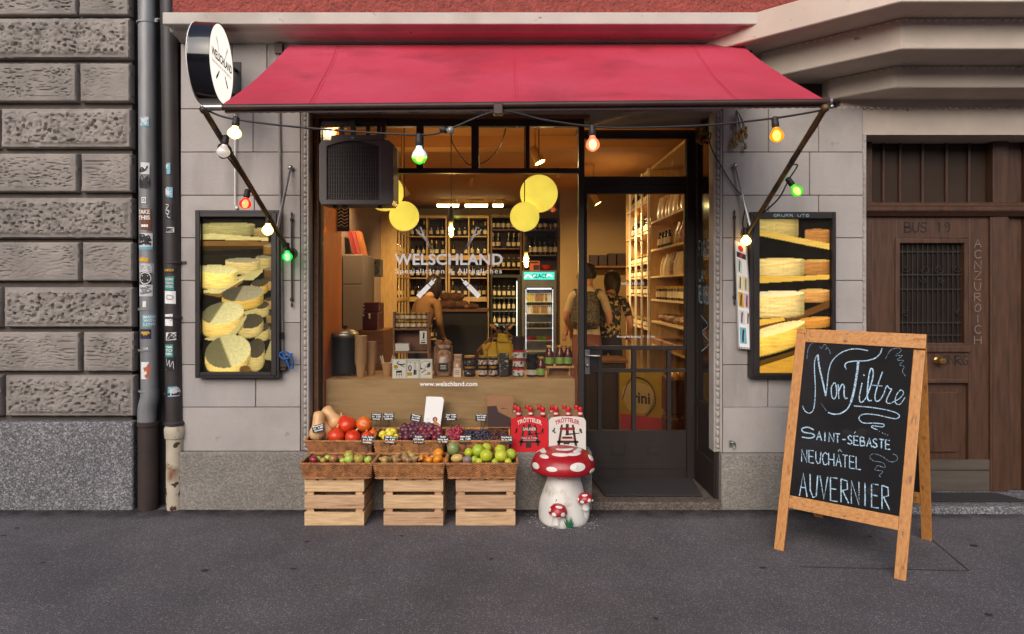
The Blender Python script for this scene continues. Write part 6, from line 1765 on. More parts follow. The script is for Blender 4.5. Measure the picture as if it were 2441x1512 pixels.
for px, py, lab in ((1075, 528, 'hanging filament bulb over the lettering in the middle of the window'), (1254, 600, 'hanging filament bulb left of the ice fridge on a long black cord')):
    Y = 1.05
    c = P(px, py, Y)
    t = thing('pendant_bulb', lab, 'pendant lamp', c, 'filament bulbs on black cords')
    mb = MB(); mb.lathe([(.010, .13), (.02, .10), (.024, .06), (.024, .0), (.02, -.008)], 16, c=c); mb.build('lamp_socket', MT['socket'], t)
    mb = MB(); mb.tube([c + Vector((0, 0, .12)), Vector((c.x, c.y, RZC))], .0045, 6); mb.build('cord', MT['cable'], t)
    mb = MB(); mb.lathe([(.014, -.004), (.018, -.02), (.03, -.06), (.036, -.09), (.030, -.115), (.012, -.134), (0, -.138)], 18, c=c); mb.build('glass', BULBGL, t)
    mb = MB()
    for k in range(6):
        a = k * 1.05; mb.tube([c + Vector((.008 * math.cos(a), .008 * math.sin(a), -.02)), c + Vector((.013 * math.cos(a), .013 * math.sin(a), -.1))], .0028, 5)
    mb.build('filament', FIL, t)
    lamp('POINT', c + Vector((0, 0, -.07)), 9, t, size=.03)
mb = MB(); Y = 1.0
mb.tube(smoothline([P(1075, 318, Y), P(1080, 345, Y), P(1110, 388, Y), P(1135, 393, Y), P(1165, 380, Y), P(1190, 350, Y), P(1200, 325, Y), P(1205, 300, Y), Vector((P(1205, 300, Y).x, Y, RZC))], 6), .005, 6)
single(mb, 'ceiling_cable', MT['cable'], 'loose black cable looping below the shop ceiling', 'cable', loc=P(1135, 390, Y))
SPL = mat('spot_lens', S(255, 240, 200), .3, emit=8, ecol=S(255, 226, 160))
SPB = mat('spot_body', S(176, 140, 92), .45, .2)
def spot_lamp(px, py, Y, d, lab, w_=60, s_=1, added_fill=0):
    c = P(px, py, Y); d = Vector(d).normalized(); M = d.to_track_quat('Z', 'Y').to_matrix().to_4x4()
    t = thing('track_spotlight', lab, 'spotlight', c, 'spotlights under the shop ceiling')
    mb = MB(); mb.lathe([(.03 * s_, -.16 * s_), (.042 * s_, -.14 * s_), (.046 * s_, -.02 * s_), (.05 * s_, 0), (.046 * s_, .0)], 18, M, c=c); mb.build('spot_body', SPB, t)
    mb = MB(); mb.lathe([(.045 * s_, -.003), (0, -.003)], 18, M, c=c); mb.build('spot_lens', SPL, t)
    b_ = c - d * .1 * s_
    mb = MB(); mb.tube([b_, b_ + Vector((0, .02, .10)), Vector((b_.x, b_.y + .02, RZC))], .010, 8); mb.build('spot_arm', SPB, t)
    lamp('SPOT', c + d * .02, w_, t, size=.06, aim=c + d, cone=110)
    if added_fill: lamp('POINT', c + d * .05, added_fill, t, size=.05)  # extra point light added beside the spotlight to brighten the ceiling around it
spot_lamp(1287, 388, 1.5, (.30, -.12, -.6), 'tilted spotlight under the ceiling above the large right paper lamp', 34, added_fill=9)
spot_lamp(968, 468, 2.4, (.35, .2, -.7), 'small spotlight between the left paper lamps and the ceiling', 60, added_fill=9)
spot_lamp(812, 300, .5, (-.75, .1, -.7), 'added spotlight brightening the left window cheek behind the air conditioner', 16, added_fill=5)  # lamp added to brighten the orange cheek
spot_lamp(1425, 486, 4.2, (.5, -.1, -.8), 'small spotlight high up seen through the door', 120, added_fill=7)
spot_lamp(1120, 440, 5.5, (-.1, .55, -.8), 'spotlight deep in the shop before the wine rack', 230)
spot_lamp(905, 420, 4.0, (-.5, .2, -.8), 'spotlight near the left wall of the shop', 70)
spot_lamp(1330, 420, 4.6, (.2, .45, -.8), 'spotlight deep in the shop before the ice fridge', 170)
mb = MB(); mb.box(-1.5, 1.6, 4.05, 4.09, RZC - .02, RZC)
FLU = mat('tube_light', S(255, 244, 200), .4, emit=18, ecol=S(255, 232, 160))
for a, b_ in ((1040, 1094), (1107, 1163), (1173, 1200)):
    Y = 7.8; c = P((a + b_) / 2, 491, Y)
    t = thing('tube_light', {1040: 'left', 1107: 'middle', 1173: 'short right'}[a] + ' lit fluorescent tube above the wine rack', 'ceiling light', c, 'fluorescent tubes above the wine rack')
    x0, x1 = PX(a, Y), PX(b_, Y)
    mb = MB(); mb.box(x0, x1, Y - .06, Y + .06, c.z + .022, c.z + .06); mb.tube([(x0 + .04, Y, c.z + .06), (x0 + .04, Y, RZC)], .008, 6); mb.tube([(x1 - .04, Y, c.z + .06), (x1 - .04, Y, RZC)], .008, 6); mb.build('housing', MT['white_paint'], t)
    mb = MB(); mb.box(x0 + .01, x1 - .01, Y - .05, Y + .05, c.z - .02, c.z + .0215); mb.build('diffuser', FLU, t, bevel=.008)

# ------------------------------------------------------------------ wine racks at the back
def wine_bottle(kind, label):
    # one small mesh: glass, label, capsule
    mb = MB()
    if kind == 'wine': pr, g_ = [(.036, 0), (.037, .01), (.037, .19), (.03, .215), (.015, .235), (.0145, .25), (.0155, .252), (.0155, .30), (0, .301)], MT['wine_glass']
    elif kind == 'sparkling': pr, g_ = [(.042, 0), (.044, .01), (.042, .14), (.03, .19), (.018, .225), (.017, .24), (.019, .242), (.02, .315), (0, .318)], MT['wine_glass']
    else: pr, g_ = [(.03, 0), (.031, .008), (.031, .12), (.024, .15), (.0125, .17), (.0125, .215), (.0135, .217), (.0135, .23), (0, .231)], MT['green_glass']
    mb.lathe(pr, 12, ms=[0, 0, 0, 0, 0, 0, 1, 1, 1][:len(pr) - 1])
    r_ = pr[1][0] + .0012
    mb.lathe([(r_, .05), (r_, .13)], 12, cap=False, m=2)
    cap_ = MT['gold_foil'] if kind == 'sparkling' else MT['wine_glass'] if kind == 'wine' else MT['white_card']
    return tag(mb.build('wine_bottle' if kind != 'small' else 'small_bottle', [g_, cap_, MT['label_paper']]), label, 'bottle')
PROTO = {}
def bottle(kind, x, y, z, label, group, s_=1):
    if kind not in PROTO:
        o = PROTO[kind] = wine_bottle(kind, label); o['group'] = group
    else: o = dup(PROTO[kind], label=label, group=group)
    o.location = (x, y, z); o.rotation_euler = (0, 0, rnd.uniform(0, 6)); 
    if s_ != 1: o.scale = (s_, s_, s_)
    return o
YS = 8.55
ORD = ['top', 'second', 'third', 'fourth', 'fifth', 'sixth', 'lowest']
def rack(name, px0, px1, divs, pys, thick, label, m, Yf=YS, dep=.32, top=None):
    t = thing(name, label, 'shelf', (PX((px0 + px1) / 2, Yf), Yf, .05))
    x0, x1 = PX(px0, Yf), PX(px1, Yf); zt_ = PZ(top, Yf)
    mb = MB(); e = .03
    mb.box(x0, x0 + e, Yf, Yf + dep, .05, zt_); mb.box(x1 - e, x1, Yf, Yf + dep, .05, zt_); mb.box(x0 + e, x1 - e, Yf + .001, Yf + dep, zt_ - .05, zt_)
    for d in divs: x = PX(d, Yf); mb.box(x - .012, x + .012, Yf + .002, Yf + dep, .05, zt_ - .05)
    mb.build('rack_frame', m, t)
    zs = []
    for k, py in enumerate(pys):
        z = PZ(py, Yf); zs.append(z)
        h_ = .09 if k in thick else .02
        mb = MB()
        xs = [x0 + e] + [PX(d, Yf) for d in divs] + [x1 - e]
        for a, b_ in zip(xs, xs[1:]): mb.box(a + .012, b_ - .012, Yf + .004, Yf + dep - .01, z - h_, z)
        mb.build('shelf_board', m, t)
    mb = MB(); mb.box(x0 + .01, x1 - .01, Yf + dep, Yf + dep + .01, .05, zt_ - .01); mb.build('back_panel', MT['dark_panel'], t)
    return zs
pyl = [563, 609, 662, 708, 759, 808]
for px0, px1, dv, nm in ((970, 1065, 1017, 'left'), (1068, 1165, 1117, 'right')):
    zs = rack('wine_rack', px0, px1, [dv], pyl, (1, 3), f'{nm} pale wooden wine rack full of dark bottles at the back of the shop', MT['shelf_wood'], top=514)
    for k, z in enumerate(zs[:6]):
        for a, b_ in ((px0 + 4, dv - 2), (dv + 2, px1 - 4)):
            n = 3
            for i in range(n):
                if rnd.random() < .12: continue
                bottle('wine' if rnd.random() < .8 else 'sparkling', PX(a + (b_ - a) * (i + .5 + rnd.uniform(-.12, .12)) / n, YS), YS + rnd.uniform(.06, .14), z, f'dark wine bottle on the {ORD[k]} board of the {nm} pale wine rack', 'wine bottles on the pale racks', rnd.uniform(.86, .98))
zs = rack('wine_shelf', 1169, 1243, [], [547, 592, 641], (), 'brown shelf of sparkling wine right of the pale racks', MT['brown_wood'], top=513)
for k, z in enumerate(zs):
    for i in range(6):
        if k == 1 and i == 2: continue
        bottle('sparkling' if k < 2 else 'small', PX(1175 + i * 12.4, YS), YS + rnd.uniform(.06, .12), z, f'gold necked sparkling wine bottle on the {ORD[k]} board of the brown shelf' if k < 2 else 'small pale capped bottle on the lowest board of the brown shelf', 'bottles on the brown shelf', .95)
zs = rack('wine_shelf', 1246, 1332, [], [547, 608], (), 'brown shelf above the ice fridge holding bottles', MT['brown_wood'], top=513)
for k, z in enumerate(zs):
    for i in range(7):
        bottle('wine' if k else 'sparkling', PX(1252 + i * 12.2, YS), YS + rnd.uniform(.06, .12), z, f'bottle on the {("upper", "lower")[k]} board of the shelf above the ice fridge', 'bottles above the ice fridge', 1.2 if k else .9)
# rack along the left wall
t = thing('wine_rack', 'pale wine rack running along the left wall beside the back racks', 'shelf', (-2.0, 7.8, .05))
mb = MB()
Y0, Y1, XF = 7.0, 8.5, -1.83
zt_ = 2.75
for y in (Y0, 7.35, 7.72, 8.1, Y1 - .03): mb.box(XF - .03, XF, y, y + .03, .05, zt_)
mb.box(-2.1, XF - .03, Y0, Y0 + .02, .05, zt_); mb.build('rack_frame', MT['shelf_wood'], t)
for k, py in enumerate([563, 609, 662, 708, 759]):
    z = PZ(py, YS); mb = MB(); mb.box(-2.1, XF - .001, Y0 + .02, Y1 - .03, z - (.06 if k in (1, 3) else .02), z); mb.build('shelf_board', MT['shelf_wood'], t)
    for i in range(5): bottle('wine', -1.93, Y0 + .2 + i * .27, z, f'dark wine bottle on the {ORD[k]} board of the rack on the left wall', 'bottles on the left wall rack', .95)

# ------------------------------------------------------------------ fridges
YFR = 8.0
fx = lambda p: PX(p, YFR)
fz = lambda p: PZ(p, YFR)
FRG = mat('fridge_grey', S(96, 92, 92), .45, .2)
FRI = mat('fridge_lining', S(196, 196, 200), .5)
ICE = mat('fridge_light', S(235, 240, 255), .4, emit=3, ecol=S(225, 232, 255))
t = thing('ice_fridge', 'tall glass door fridge with a lit turquoise GLACE sign on top', 'fridge', (fx(1284), YFR, .05))
mb = MB(); mb.box(fx(1243), fx(1252), YFR, YFR + .55, .05, fz(645)); mb.box(fx(1319), fx(1326), YFR, YFR + .55, .05, fz(645)); mb.box(fx(1252), fx(1319), YFR, YFR + .55, fz(685), fz(645)); mb.box(fx(1252), fx(1319), YFR, YFR + .55, .05, .18); mb.box(fx(1252), fx(1319), YFR + .5, YFR + .55, .18, fz(685))
mb.build('cabinet', FRG, t)
mb = MB(); mb.box(fx(1252), fx(1319), YFR + .48, YFR + .499, .18, fz(685)); mb.build('lining', FRI, t)
for py in (719, 748, 782, 812, 838):
    mb = MB(); mb.box(fx(1252) + .001, fx(1319) - .001, YFR + .04, YFR + .478, fz(py) - .015, fz(py)); mb.build('wire_shelf', MT['white_paint'], t)
mb = MB(); mb.box(fx(1253), fx(1253.8), YFR + .03, YFR + .05, .2, fz(690)); mb.box(fx(1317), fx(1317.8), YFR + .03, YFR + .05, .2, fz(690)); mb.box(fx(1256), fx(1315), YFR + .1, YFR + .14, fz(690), fz(687)); mb.build('strip_light', ICE, t)
mb = MB(); mb.box(fx(1252), fx(1319), YFR + .004, YFR + .010, .18, fz(685)); mb.build('glass_door', MT['pane'], t)
sgn = MB(); sgn.box(fx(1248), fx(1321), YFR - .02, YFR - .001, fz(667), fz(649))
sg2 = sgn.build('lit_sign', mat('turquoise_sign', S(60, 206, 210), .5, var=.02, emit=.9, ecol=S(60, 215, 220), vs=3), t)
mb = MB(); addtext(mb, 'GLACE', lambda u, v: P(1286 + u, 663 - v, YFR - .022), 36, 10, bold=.01)
mb.build('lettering', MT['ink'], sg2)
mb = MB(); fsn = lambda a, b_: P(a, b_, YFR - .0212)
for pl in ([(1250, 663), (1258, 656), (1268, 662), (1275, 655)], [(1300, 661), (1308, 655), (1316, 660)]): ribbon(mb, pl, 4, fsn)
mb.build('white_flourish', mat('sign_white', S(230, 250, 250), .5, emit=.9), sg2)
JAR = {}
def jarlike(key, name, label, cat, group, mats, prof, ms, loc, n=12, s_=1, lab=None):
    if key not in JAR:
        mb = MB(); mb.lathe(prof, n, ms=ms)
        if lab: mb.lathe([(lab[0], lab[1]), (lab[0], lab[2])], n, cap=False, m=len(mats) - 1)
        o = JAR[key] = tag(mb.build(name, mats), label, cat, group)
    else: o = dup(JAR[key], label=label, group=group)
    o.location = loc; o.rotation_euler = (0, 0, rnd.uniform(-.6, .6)); 
    if s_ != 1: o.scale = (s_, s_, s_)
    return o
cb_ = [mat('drink_' + n, c, .4) for n, c in (('yellow', S(206, 190, 70)), ('cream', S(214, 200, 176)), ('tan', S(176, 136, 100)), ('white', S(224, 224, 226)), ('red', S(170, 44, 60)), ('green', S(120, 160, 40)), ('dark', S(70, 60, 62)))]
for row, (py, seq, lab) in enumerate(((719, [0, 0, 1, 1, 2, 2, 2, 2, 1, 2, 3, 3], 'upper'), (748, [3, 3, 1, 2, 2, 2, 1, 2, 2, 2, 3, 3], 'second'))):
    for i, c in enumerate(seq):
        jarlike('drink%d' % c, 'drink_bottle', f'small drink bottle on the {lab} shelf of the ice fridge', 'bottle', 'drink bottles in the ice fridge', [cb_[c], MT['white_card']], [(.022, 0), (.023, .005), (.023, .09), (.011, .125), (.011, .14), (.013, .141), (.013, .155), (0, .156)], [0, 0, 0, 0, 1, 1, 1], (fx(1256) + (fx(1315) - fx(1256)) * (i + .5) / 12, YFR + .10, fz(py)))
for i in range(9):
    jarlike('glassjar', 'glass_jar', 'glass jar on the third shelf of the ice fridge', 'jar', 'glass jars in the ice fridge', [cb_[6], MT['white_card']], [(.034, 0), (.036, .006), (.036, .07), (.03, .085), (.034, .086), (.034, .10), (0, .101)], [0, 0, 0, 1, 1, 1], (fx(1257) + (fx(1314) - fx(1257)) * (i + .5) / 9, YFR + .10 + .04 * (i % 2), fz(782)))
for i in range(10):
    c = 4 if i < 4 else 5 if i < 8 else 4
    jarlike('cup%d' % c, 'ice_cup', ('red' if c == 4 else 'green') + ' cup on the fourth shelf of the ice fridge', 'cup', 'cups in the ice fridge', [cb_[c], cb_[c]], [(.022, 0), (.03, .05), (.032, .055), (.02, .07), (0, .072)], [0, 0, 1, 1], (fx(1257) + (fx(1314) - fx(1257)) * (i + .5) / 10, YFR + .10, fz(812)))
t = thing('drinks_fridge', 'dark unlit drinks fridge left of the ice fridge', 'fridge', (fx(1205), YFR, .05))
mb = MB(); mb.box(fx(1169), fx(1173), YFR, YFR + .5, .05, fz(655)); mb.box(fx(1233), fx(1241), YFR, YFR + .5, .05, fz(655)); mb.box(fx(1173), fx(1233), YFR, YFR + .5, fz(662), fz(655)); mb.box(fx(1173), fx(1233), YFR + .45, YFR + .5, .05, fz(662)); mb.build('cabinet', MT['black'], t)
for py in (710, 742, 775, 808): mb = MB(); mb.box(fx(1173) + .001, fx(1233) - .001, YFR + .05, YFR + .449, fz(py) - .01, fz(py)); mb.build('wire_shelf', MT['grey_metal'], t)
mb = MB(); mb.box(fx(1231), fx(1232.5), YFR + .02, YFR + .04, .3, fz(670)); mb.build('strip_light', mat('dim_strip', S(220, 235, 230), .4, emit=2.5), t)
for k, py in enumerate((710, 742, 775)):
    for i in range(5): bottle('small', fx(1178 + i * 11.5), YFR + .15, fz(py), f'small bottle on the {ORD[k]} shelf of the dark drinks fridge', 'bottles in the dark fridge', 1)
# things standing over the fridge
mb = MB(); mb.box(fx(1262), fx(1286), YFR + .02, YFR + .05, fz(645), fz(622))
t = thing('poster_box', 'orange box with a dark picture standing on the ice fridge', 'box', P(1274, 645, YFR + .02)); mb.build('box_body', mat('orange_card', S(214, 96, 40), .6), t)
mb = MB(); mb.poly([P(a, b_, YFR + .018) for a, b_ in ((1271, 644), (1285, 644), (1285, 632), (1271, 632))]); mb.poly([P(a, b_, YFR + .018) for a, b_ in ((1265, 628), (1283, 628), (1283, 624), (1265, 624))]); mb.build('dark_picture', MT['dark_print'], t)
mb = MB(); c = P(1302, 645, YFR + .2); mb.lathe([(.05, 0), (.09, .03), (.115, .09), (.12, .1), (.112, .1), (.08, .04), (0, .02)], 20, c=c)
single(mb, 'bowl', mat('red_enamel', S(190, 50, 30), .35), 'red orange bowl on the ice fridge beside the orange box', 'bowl', loc=c)

# ------------------------------------------------------------------ left side of the shop
Yc = 4.2
MT['dull_white'] = mat('dull_white_paint', S(150, 136, 132), .6, var=.06)
t = thing('tall_cabinet', 'tall white cabinet against the left wall with red folders on top', 'cabinet', (-1.95, Yc, .05))
mb = MB(); mb.box(-2.09, PX(866, Yc), Yc, Yc + .75, .05, PZ(607, Yc)); mb.build('cabinet_body', MT['dull_white'], t, bevel=.006)
mb = MB(); mb.box(-2.085, PX(864, Yc), Yc - .012, Yc - .001, .1, PZ(680, Yc)); mb.box(-2.085, PX(864, Yc), Yc - .012, Yc - .001, PZ(677, Yc), PZ(609, Yc)); mb.build('door', MT['dull_white'], t, bevel=.003)
for k, (dx, c) in enumerate(((0, S(176, 58, 66)), (.05, S(190, 80, 84)), (.1, S(190, 110, 60)))):
    mb = MB(); M = Matrix.Translation((PX(842, Yc) + dx, Yc + .1, PZ(607, Yc))) @ Matrix.Rotation(R(-14), 4, 'Y'); mb.box(-.02, .022, 0, .24, .0, .32, M=M)
    single(mb, 'folder', mat('folder_%d' % k, c, .6), ['dark red folder leaning on the white cabinet, leftmost', 'pink red folder leaning between its neighbours on the white cabinet', 'orange folder leaning right on the white cabinet'][k], 'folder', loc=M.translation)
t = thing('loudspeaker', 'grey wall loudspeaker on the left shop wall', 'loudspeaker', P(893, 660, 5.7))
mb = MB(); mb.box(PX(879, 5.7), PX(906, 5.7), 5.7, 5.95, PZ(660, 5.7), PZ(618, 5.7)); mb.build('speaker_box', FRG, t, bevel=.01)
mb = MB(); mb.lathe([(.055, 0), (.05, .006), (.02, -.01), (0, -.012)], 18, Matrix.Rotation(R(90), 4, 'X'), c=P(894, 645, 5.7)); mb.lathe([(.02, 0), (.018, .004), (0, .004)], 14, Matrix.Rotation(R(90), 4, 'X'), c=P(894, 627, 5.7)); mb.build('speaker_cone', MT['black'], t)
t = thing('service_counter', 'dark service counter in the middle of the shop', 'counter', (-.6, 4.1, .05))
mb = MB(); mb.box(PX(1040, 4.1), PX(1160, 4.1), 4.1, 4.7, .05, 1.20); mb.build('counter_front', MT['black'], t, bevel=.005); mb = MB(); mb.box(PX(1036, 4.1), PX(1164, 4.1), 4.06, 4.74, 1.201, 1.235); mb.build('counter_top', MT['brown_wood'], t, bevel=.004)
BRD = mat('bread_crust', S(122, 84, 54), .75, var=.3, vs=14, bump=.5, bs=30, bdist=.01, spots=(S(210, 186, 150), 8, .55, .7))
for k, (px, py, a, b_) in enumerate(((1052, 741, .09, .06), (1075, 738, .11, .07), (1098, 742, .10, .06), (1064, 724, .09, .06), (1088, 722, .10, .06), (1120, 748, .12, .035))):
    c = P(px, py, 4.3); c.z = 1.235 + b_ * .93 + (.1 if k in (3, 4) else 0); mb = MB(); mb.ball(c, (a, .09, b_), 14, 10, wob=.12, seed=k)
    single(mb, 'bread_loaf', BRD, ['round loaf at the left end of the counter top', 'big round loaf in the middle of the counter top', 'round loaf right of the big one on the counter', 'loaf stacked above the two left loaves', 'loaf stacked above the two middle loaves', 'flat loaf at the right end of the counter top'][k], 'bread', 'loaves on the counter', loc=c)
t = thing('coffee_machine', 'dark red coffee machine with shiny knobs behind the steel lidded kettle', 'coffee machine', P(882, 787, 1.9))
stand = MB(); stand.box(PX(852, 1.85), PX(915, 1.85), 1.85, 2.4, .05, PZ(788, 1.85)); tag(stand.build('side_table', MT['brown_wood'], bevel=.004), 'brown side table carrying the coffee machine', 'table')
mb = MB(); mb.box(PX(863, 1.9), PX(902, 1.9), 1.9, 2.2, PZ(788, 1.9), PZ(745, 1.9)); mb.box(PX(863, 1.9), PX(902, 1.9), 1.95, 2.2, PZ(745, 1.9), PZ(722, 1.9)); mb.build('machine_body', mat('oxblood_enamel', S(84, 30, 24), .35), t, bevel=.01)
mb = MB()
for py in (730, 738, 752): mb.ball(P(866, py, 1.885), .012, 10, 6)
mb.tube([P(880, 748, 1.88), P(880, 760, 1.87)], .012, 8); mb.build('knob', MT['steel'], t)

t = thing('menu_board', 'dark shiny menu board hanging below the air conditioner at the left of the window', 'menu board', P(816, 540, .62))
mb = MB(); mb.box(PX(803, .62), PX(832, .62), .62, .63, PZ(552, .62), PZ(486, .62)); mb.build('board', MT['black_gloss'], t)
mb = MB()
for k in range(6): ribbon(mb, [(806, 500 + k * 8), (814, 496 + k * 8), (820, 501 + k * 8), (829, 497 + k * 8)], 1.6, lambda a, b_: P(a, b_, .617))
mb.build('chalk_scrawl', MT['label_paper'], t)
mb = MB(); mb.tube([P(817, 486, .625), Vector((PX(817, .625), .625, RZC))], .003, 5); mb.build('cord', MT['cable'], t)
# ------------------------------------------------------------------ goods on the window display
ZD = PZ(905, .27)
YD1 = .42
dx = lambda p, Y=YD1: PX(p, Y)
K = YD1 - CAMY
t = thing('soup_kettle', 'black soup kettle with steel lid at the left end of the window display', 'kettle', (dx(815), YD1 + .1, ZD))
c = Vector((dx(815), YD1 + .1, ZD))
hk = PZ(805, YD1) - ZD
mb = MB(); mb.lathe([(.085, .02), (.098, .025), (.098, hk), (.09, hk + .003)], 36, c=c); 
for a in (-.06, .06): mb.box(c.x + a - .02, c.x + a + .02, c.y - .06, c.y + .06, ZD, ZD + .022)
mb.build('kettle_body', MT['black'], t)
mb = MB(); mb.lathe([(.099, hk - .002), (.104, hk + .004), (.104, hk + .02), (.098, hk + .034), (.06, hk + .052), (0, hk + .058)], 36, c=c); mb.build('lid', MT['steel'], t)
mb = MB(); mb.lathe([(.008, hk + .055), (.008, hk + .066), (.02, hk + .07), (.02, hk + .082), (0, hk + .086)], 16, c=c); mb.build('knob', MT['black'], t)
def cup(x, y, z, label, cat='cup', group='stacked paper cups'):
    return jarlike('papercup', 'paper_cup', label, cat, group, [MT['cup_paper']], [(.028, 0), (.030, .002), (.040, .099), (.047, .0995), (.048, .103), (.047, .107), (.041, .105), (.027, .006), (0, .006)], None, (x, y, z), 20, .95)
for k in range(17): cup(dx(860), YD1 + .0, ZD + k * .0128, 'brown paper cup in the tall stack in front of the kettle')
for k in range(13): cup(dx(883, YD1 + .09), YD1 + .1, ZD + k * .0128, 'brown paper cup in the shorter stack behind the tall one')
cup(dx(921), YD1 + .03, ZD, 'brown paper cup holding wooden stirrers left of the picture cards', group='single cup')
for k, (px, a, lab) in enumerate(((913, -.35, 'wooden stirrer leaning left in the paper cup'), (917, -.25, 'wooden stirrer just right of the leftmost one'), (926, .28, 'wooden stirrer leaning right in the paper cup'), (930, .4, 'rightmost wooden stirrer in the paper cup'))):
    M = Matrix.Translation((dx(921) + .012 * (1 if a > 0 else -1) * .4, YD1 + .03, ZD + .02)) @ Matrix.Rotation(a, 4, 'Y'); mb = MB(); mb.box(-.004, .004, -.001 + k * .003, .001 + k * .003, 0, .14, M=M)
    single(mb, 'stirrer', mat('birch_%d' % k, S(206, 184, 150), .7), lab, 'stirrer', 'wooden stirrers', loc=M.translation)
# three picture cards in one white frame
Yt = .33
t = thing('picture_cards', 'row of three white cards with black food drawings at the front of the window display', 'picture cards', (PX(982, Yt), Yt, ZD))
ft = lambda a, b_, e=0: P(.976 * (770 + a / 6.3), .976 * (700 + b_ / 6.3), Yt - e)
CG = [MT['paper'], MT['ink'], mat('card_gold', S(190, 150, 40), .6)]
for (x0, x1), nm in (((1180, 1398), 'a'), ((1402, 1598), 'b'), ((1602, 1798), 'c')):
    mb = MB()
    p0, p1 = ft(x0, 1420), ft(x1, 1115)
    mb.box(p0.x, p1.x, Yt, Yt + .004, p0.z, p1.z, 0)
    f2 = lambda a, b_: ft(a, b_, .001)
    R4 = lambda a, b_, c_, d: ribbon(mb, [(a, b_), (c_, b_), (c_, d), (a, d), (a, b_)], 3, f2, 1, smooth=False)
    R4(x0 + 10, 1128, x1 - 8, 1408)
    el = lambda cx_, cy_, rx, ry, m: mb.poly([ft(cx_ + rx * math.cos(q_), cy_ + ry * math.sin(q_), .0012 + .0003 * m) for q_ in [k * .42 for k in range(15)]], m)
    if nm == 'a':
        el(1238, 1235, 36, 30, 2); mb.poly([f2(*q_) for q_ in ((1240, 1298), (1330, 1290), (1330, 1325), (1240, 1330))], 1)
        for pl, wd in (([(1250, 1330), (1245, 1385)], 8), ([(1325, 1325), (1330, 1385)], 8), ([(1250, 1360), (1330, 1355)], 6), ([(1290, 1330), (1290, 1390)], 6), ([(1255, 1170), (1290, 1200), (1380, 1195)], 18), ([(1290, 1200), (1370, 1240)], 12), ([(1250, 1180), (1275, 1150), (1290, 1160)], 8), ([(1210, 1275), (1275, 1275)], 5)): ribbon(mb, pl, wd, f2, 1)
    elif nm == 'b':
        for pl, wd in (([(1410, 1145), (1595, 1140)], 4), ([(1410, 1165), (1595, 1165)], 4), ([(1462, 1160), (1462, 1200)], 4), ([(1448, 1210), (1435, 1250), (1445, 1290), (1465, 1290), (1475, 1250), (1465, 1215)], 16), ([(1540, 1165), (1545, 1280)], 5), ([(1520, 1165), (1520, 1280)], 4), ([(1525, 1280), (1520, 1360)], 26), ([(1548, 1285), (1545, 1355)], 18)): ribbon(mb, pl, wd, f2, 1)
        mb.poly([f2(*q_) for q_ in ((1415, 1322), (1488, 1322), (1488, 1372), (1415, 1372))], 2)
    else:
        for pl, wd in (([(1622, 1260), (1618, 1200), (1660, 1155), (1720, 1150), (1765, 1165), (1765, 1230)], 5), ([(1622, 1260), (1660, 1272), (1720, 1220)], 6), ([(1630, 1330), (1700, 1280)], 13), ([(1690, 1210), (1715, 1235)], 5)): ribbon(mb, pl, wd, f2, 1)
        mb.poly([f2(*q_) for q_ in ((1722, 1190), (1765, 1170), (1765, 1235), (1718, 1258))], 1); mb.poly([f2(*q_) for q_ in ((1615, 1240), (1660, 1275), (1615, 1275))], 1); el(1745, 1338, 28, 24, 2); ribbon(mb, [(1680, 1355), (1730, 1355)], 6, f2, 1)
    mb.build('picture_card', CG, t, merge=False)
# wooden tiered stand with jars, napkins, tag
Y2 = .64
t = thing('tiered_stand', 'dark wooden stand of two tiers behind the picture cards', 'stand', (PX(978, Y2), Y2, ZD))
mb = MB()
for py in (783, 838): mb.box(PX(936, Y2), PX(1022, Y2), Y2, Y2 + .15, PZ(py + 4, Y2), PZ(py, Y2))
mb.build('stand_shelf', MT['brown_wood'], t)
mb = MB()
for px in (936, 1018): mb.box(PX(px, Y2), PX(px + 4, Y2), Y2 + .002, Y2 + .148, ZD, PZ(744, Y2))
mb.build('stand_side', MT['brown_wood'], t)
mb = MB(); mb.box(PX(940, Y2), PX(1018, Y2), Y2 + .13, Y2 + .145, PZ(838, Y2), PZ(787, Y2)); mb.build('stand_back', mat('red_brown_panel', S(112, 66, 46), .5, var=.25, vs=5), t)
JL = [mat('preserve_' + n, c, .25, coat=.4) for n, c in (('amber', S(96, 66, 40)), ('dark', S(40, 30, 28)), ('red', S(96, 30, 26)), ('black', S(32, 28, 30)))]
def jar(key, loc, label, group, r_=.035, h_=.075, body=1, lid='black', lab=None, s_=1, n=16):
    m = [JL[body], MT[lid] if isinstance(lid, str) else lid, lab or MT['label_paper']]
    return jarlike(key, 'preserve_jar', label, 'jar', group, m, [(r_ * .9, 0), (r_, .005), (r_, h_ * .76), (r_ * .86, h_ * .82), (r_ * .92, h_ * .83), (r_ * .92, h_), (0, h_ + .001)], [0, 0, 0, 1, 1, 1], loc, n, s_, (r_ + .001, h_ * .18, h_ * .62))
for k, py in enumerate((783, 763.5)):
    for i in range(6): jar('standjar', (PX(943 + i * 13.6, Y2), Y2 + .06, PZ(py, Y2)), f'small lidded jar in the {("lower", "upper")[k]} row on the wooden stand', 'jars on the wooden stand', .0205, .058, 0, 'gold_foil')
mb = MB()
for k in range(6): 
    M = Matrix.Translation((PX(957, Y2 - .02), Y2 + .05, PZ(838, Y2) + .002 + k * .0095)) @ Matrix.Rotation(rnd.uniform(-.15, .15), 4, 'Z'); mb.box(-.055, .055, -.04, .04, 0, .0085, M=M)
single(mb, 'napkin_pile', MT['paper'], 'pile of white napkins on the lower tier of the wooden stand', 'napkins', loc=P(957, 838, Y2), bevel=.002)
mb = MB(); Yg = Y2 - .012
mb.box(PX(1000, Yg), PX(1017, Yg), Yg, Yg + .002, PZ(820, Yg), PZ(789, Yg)); 
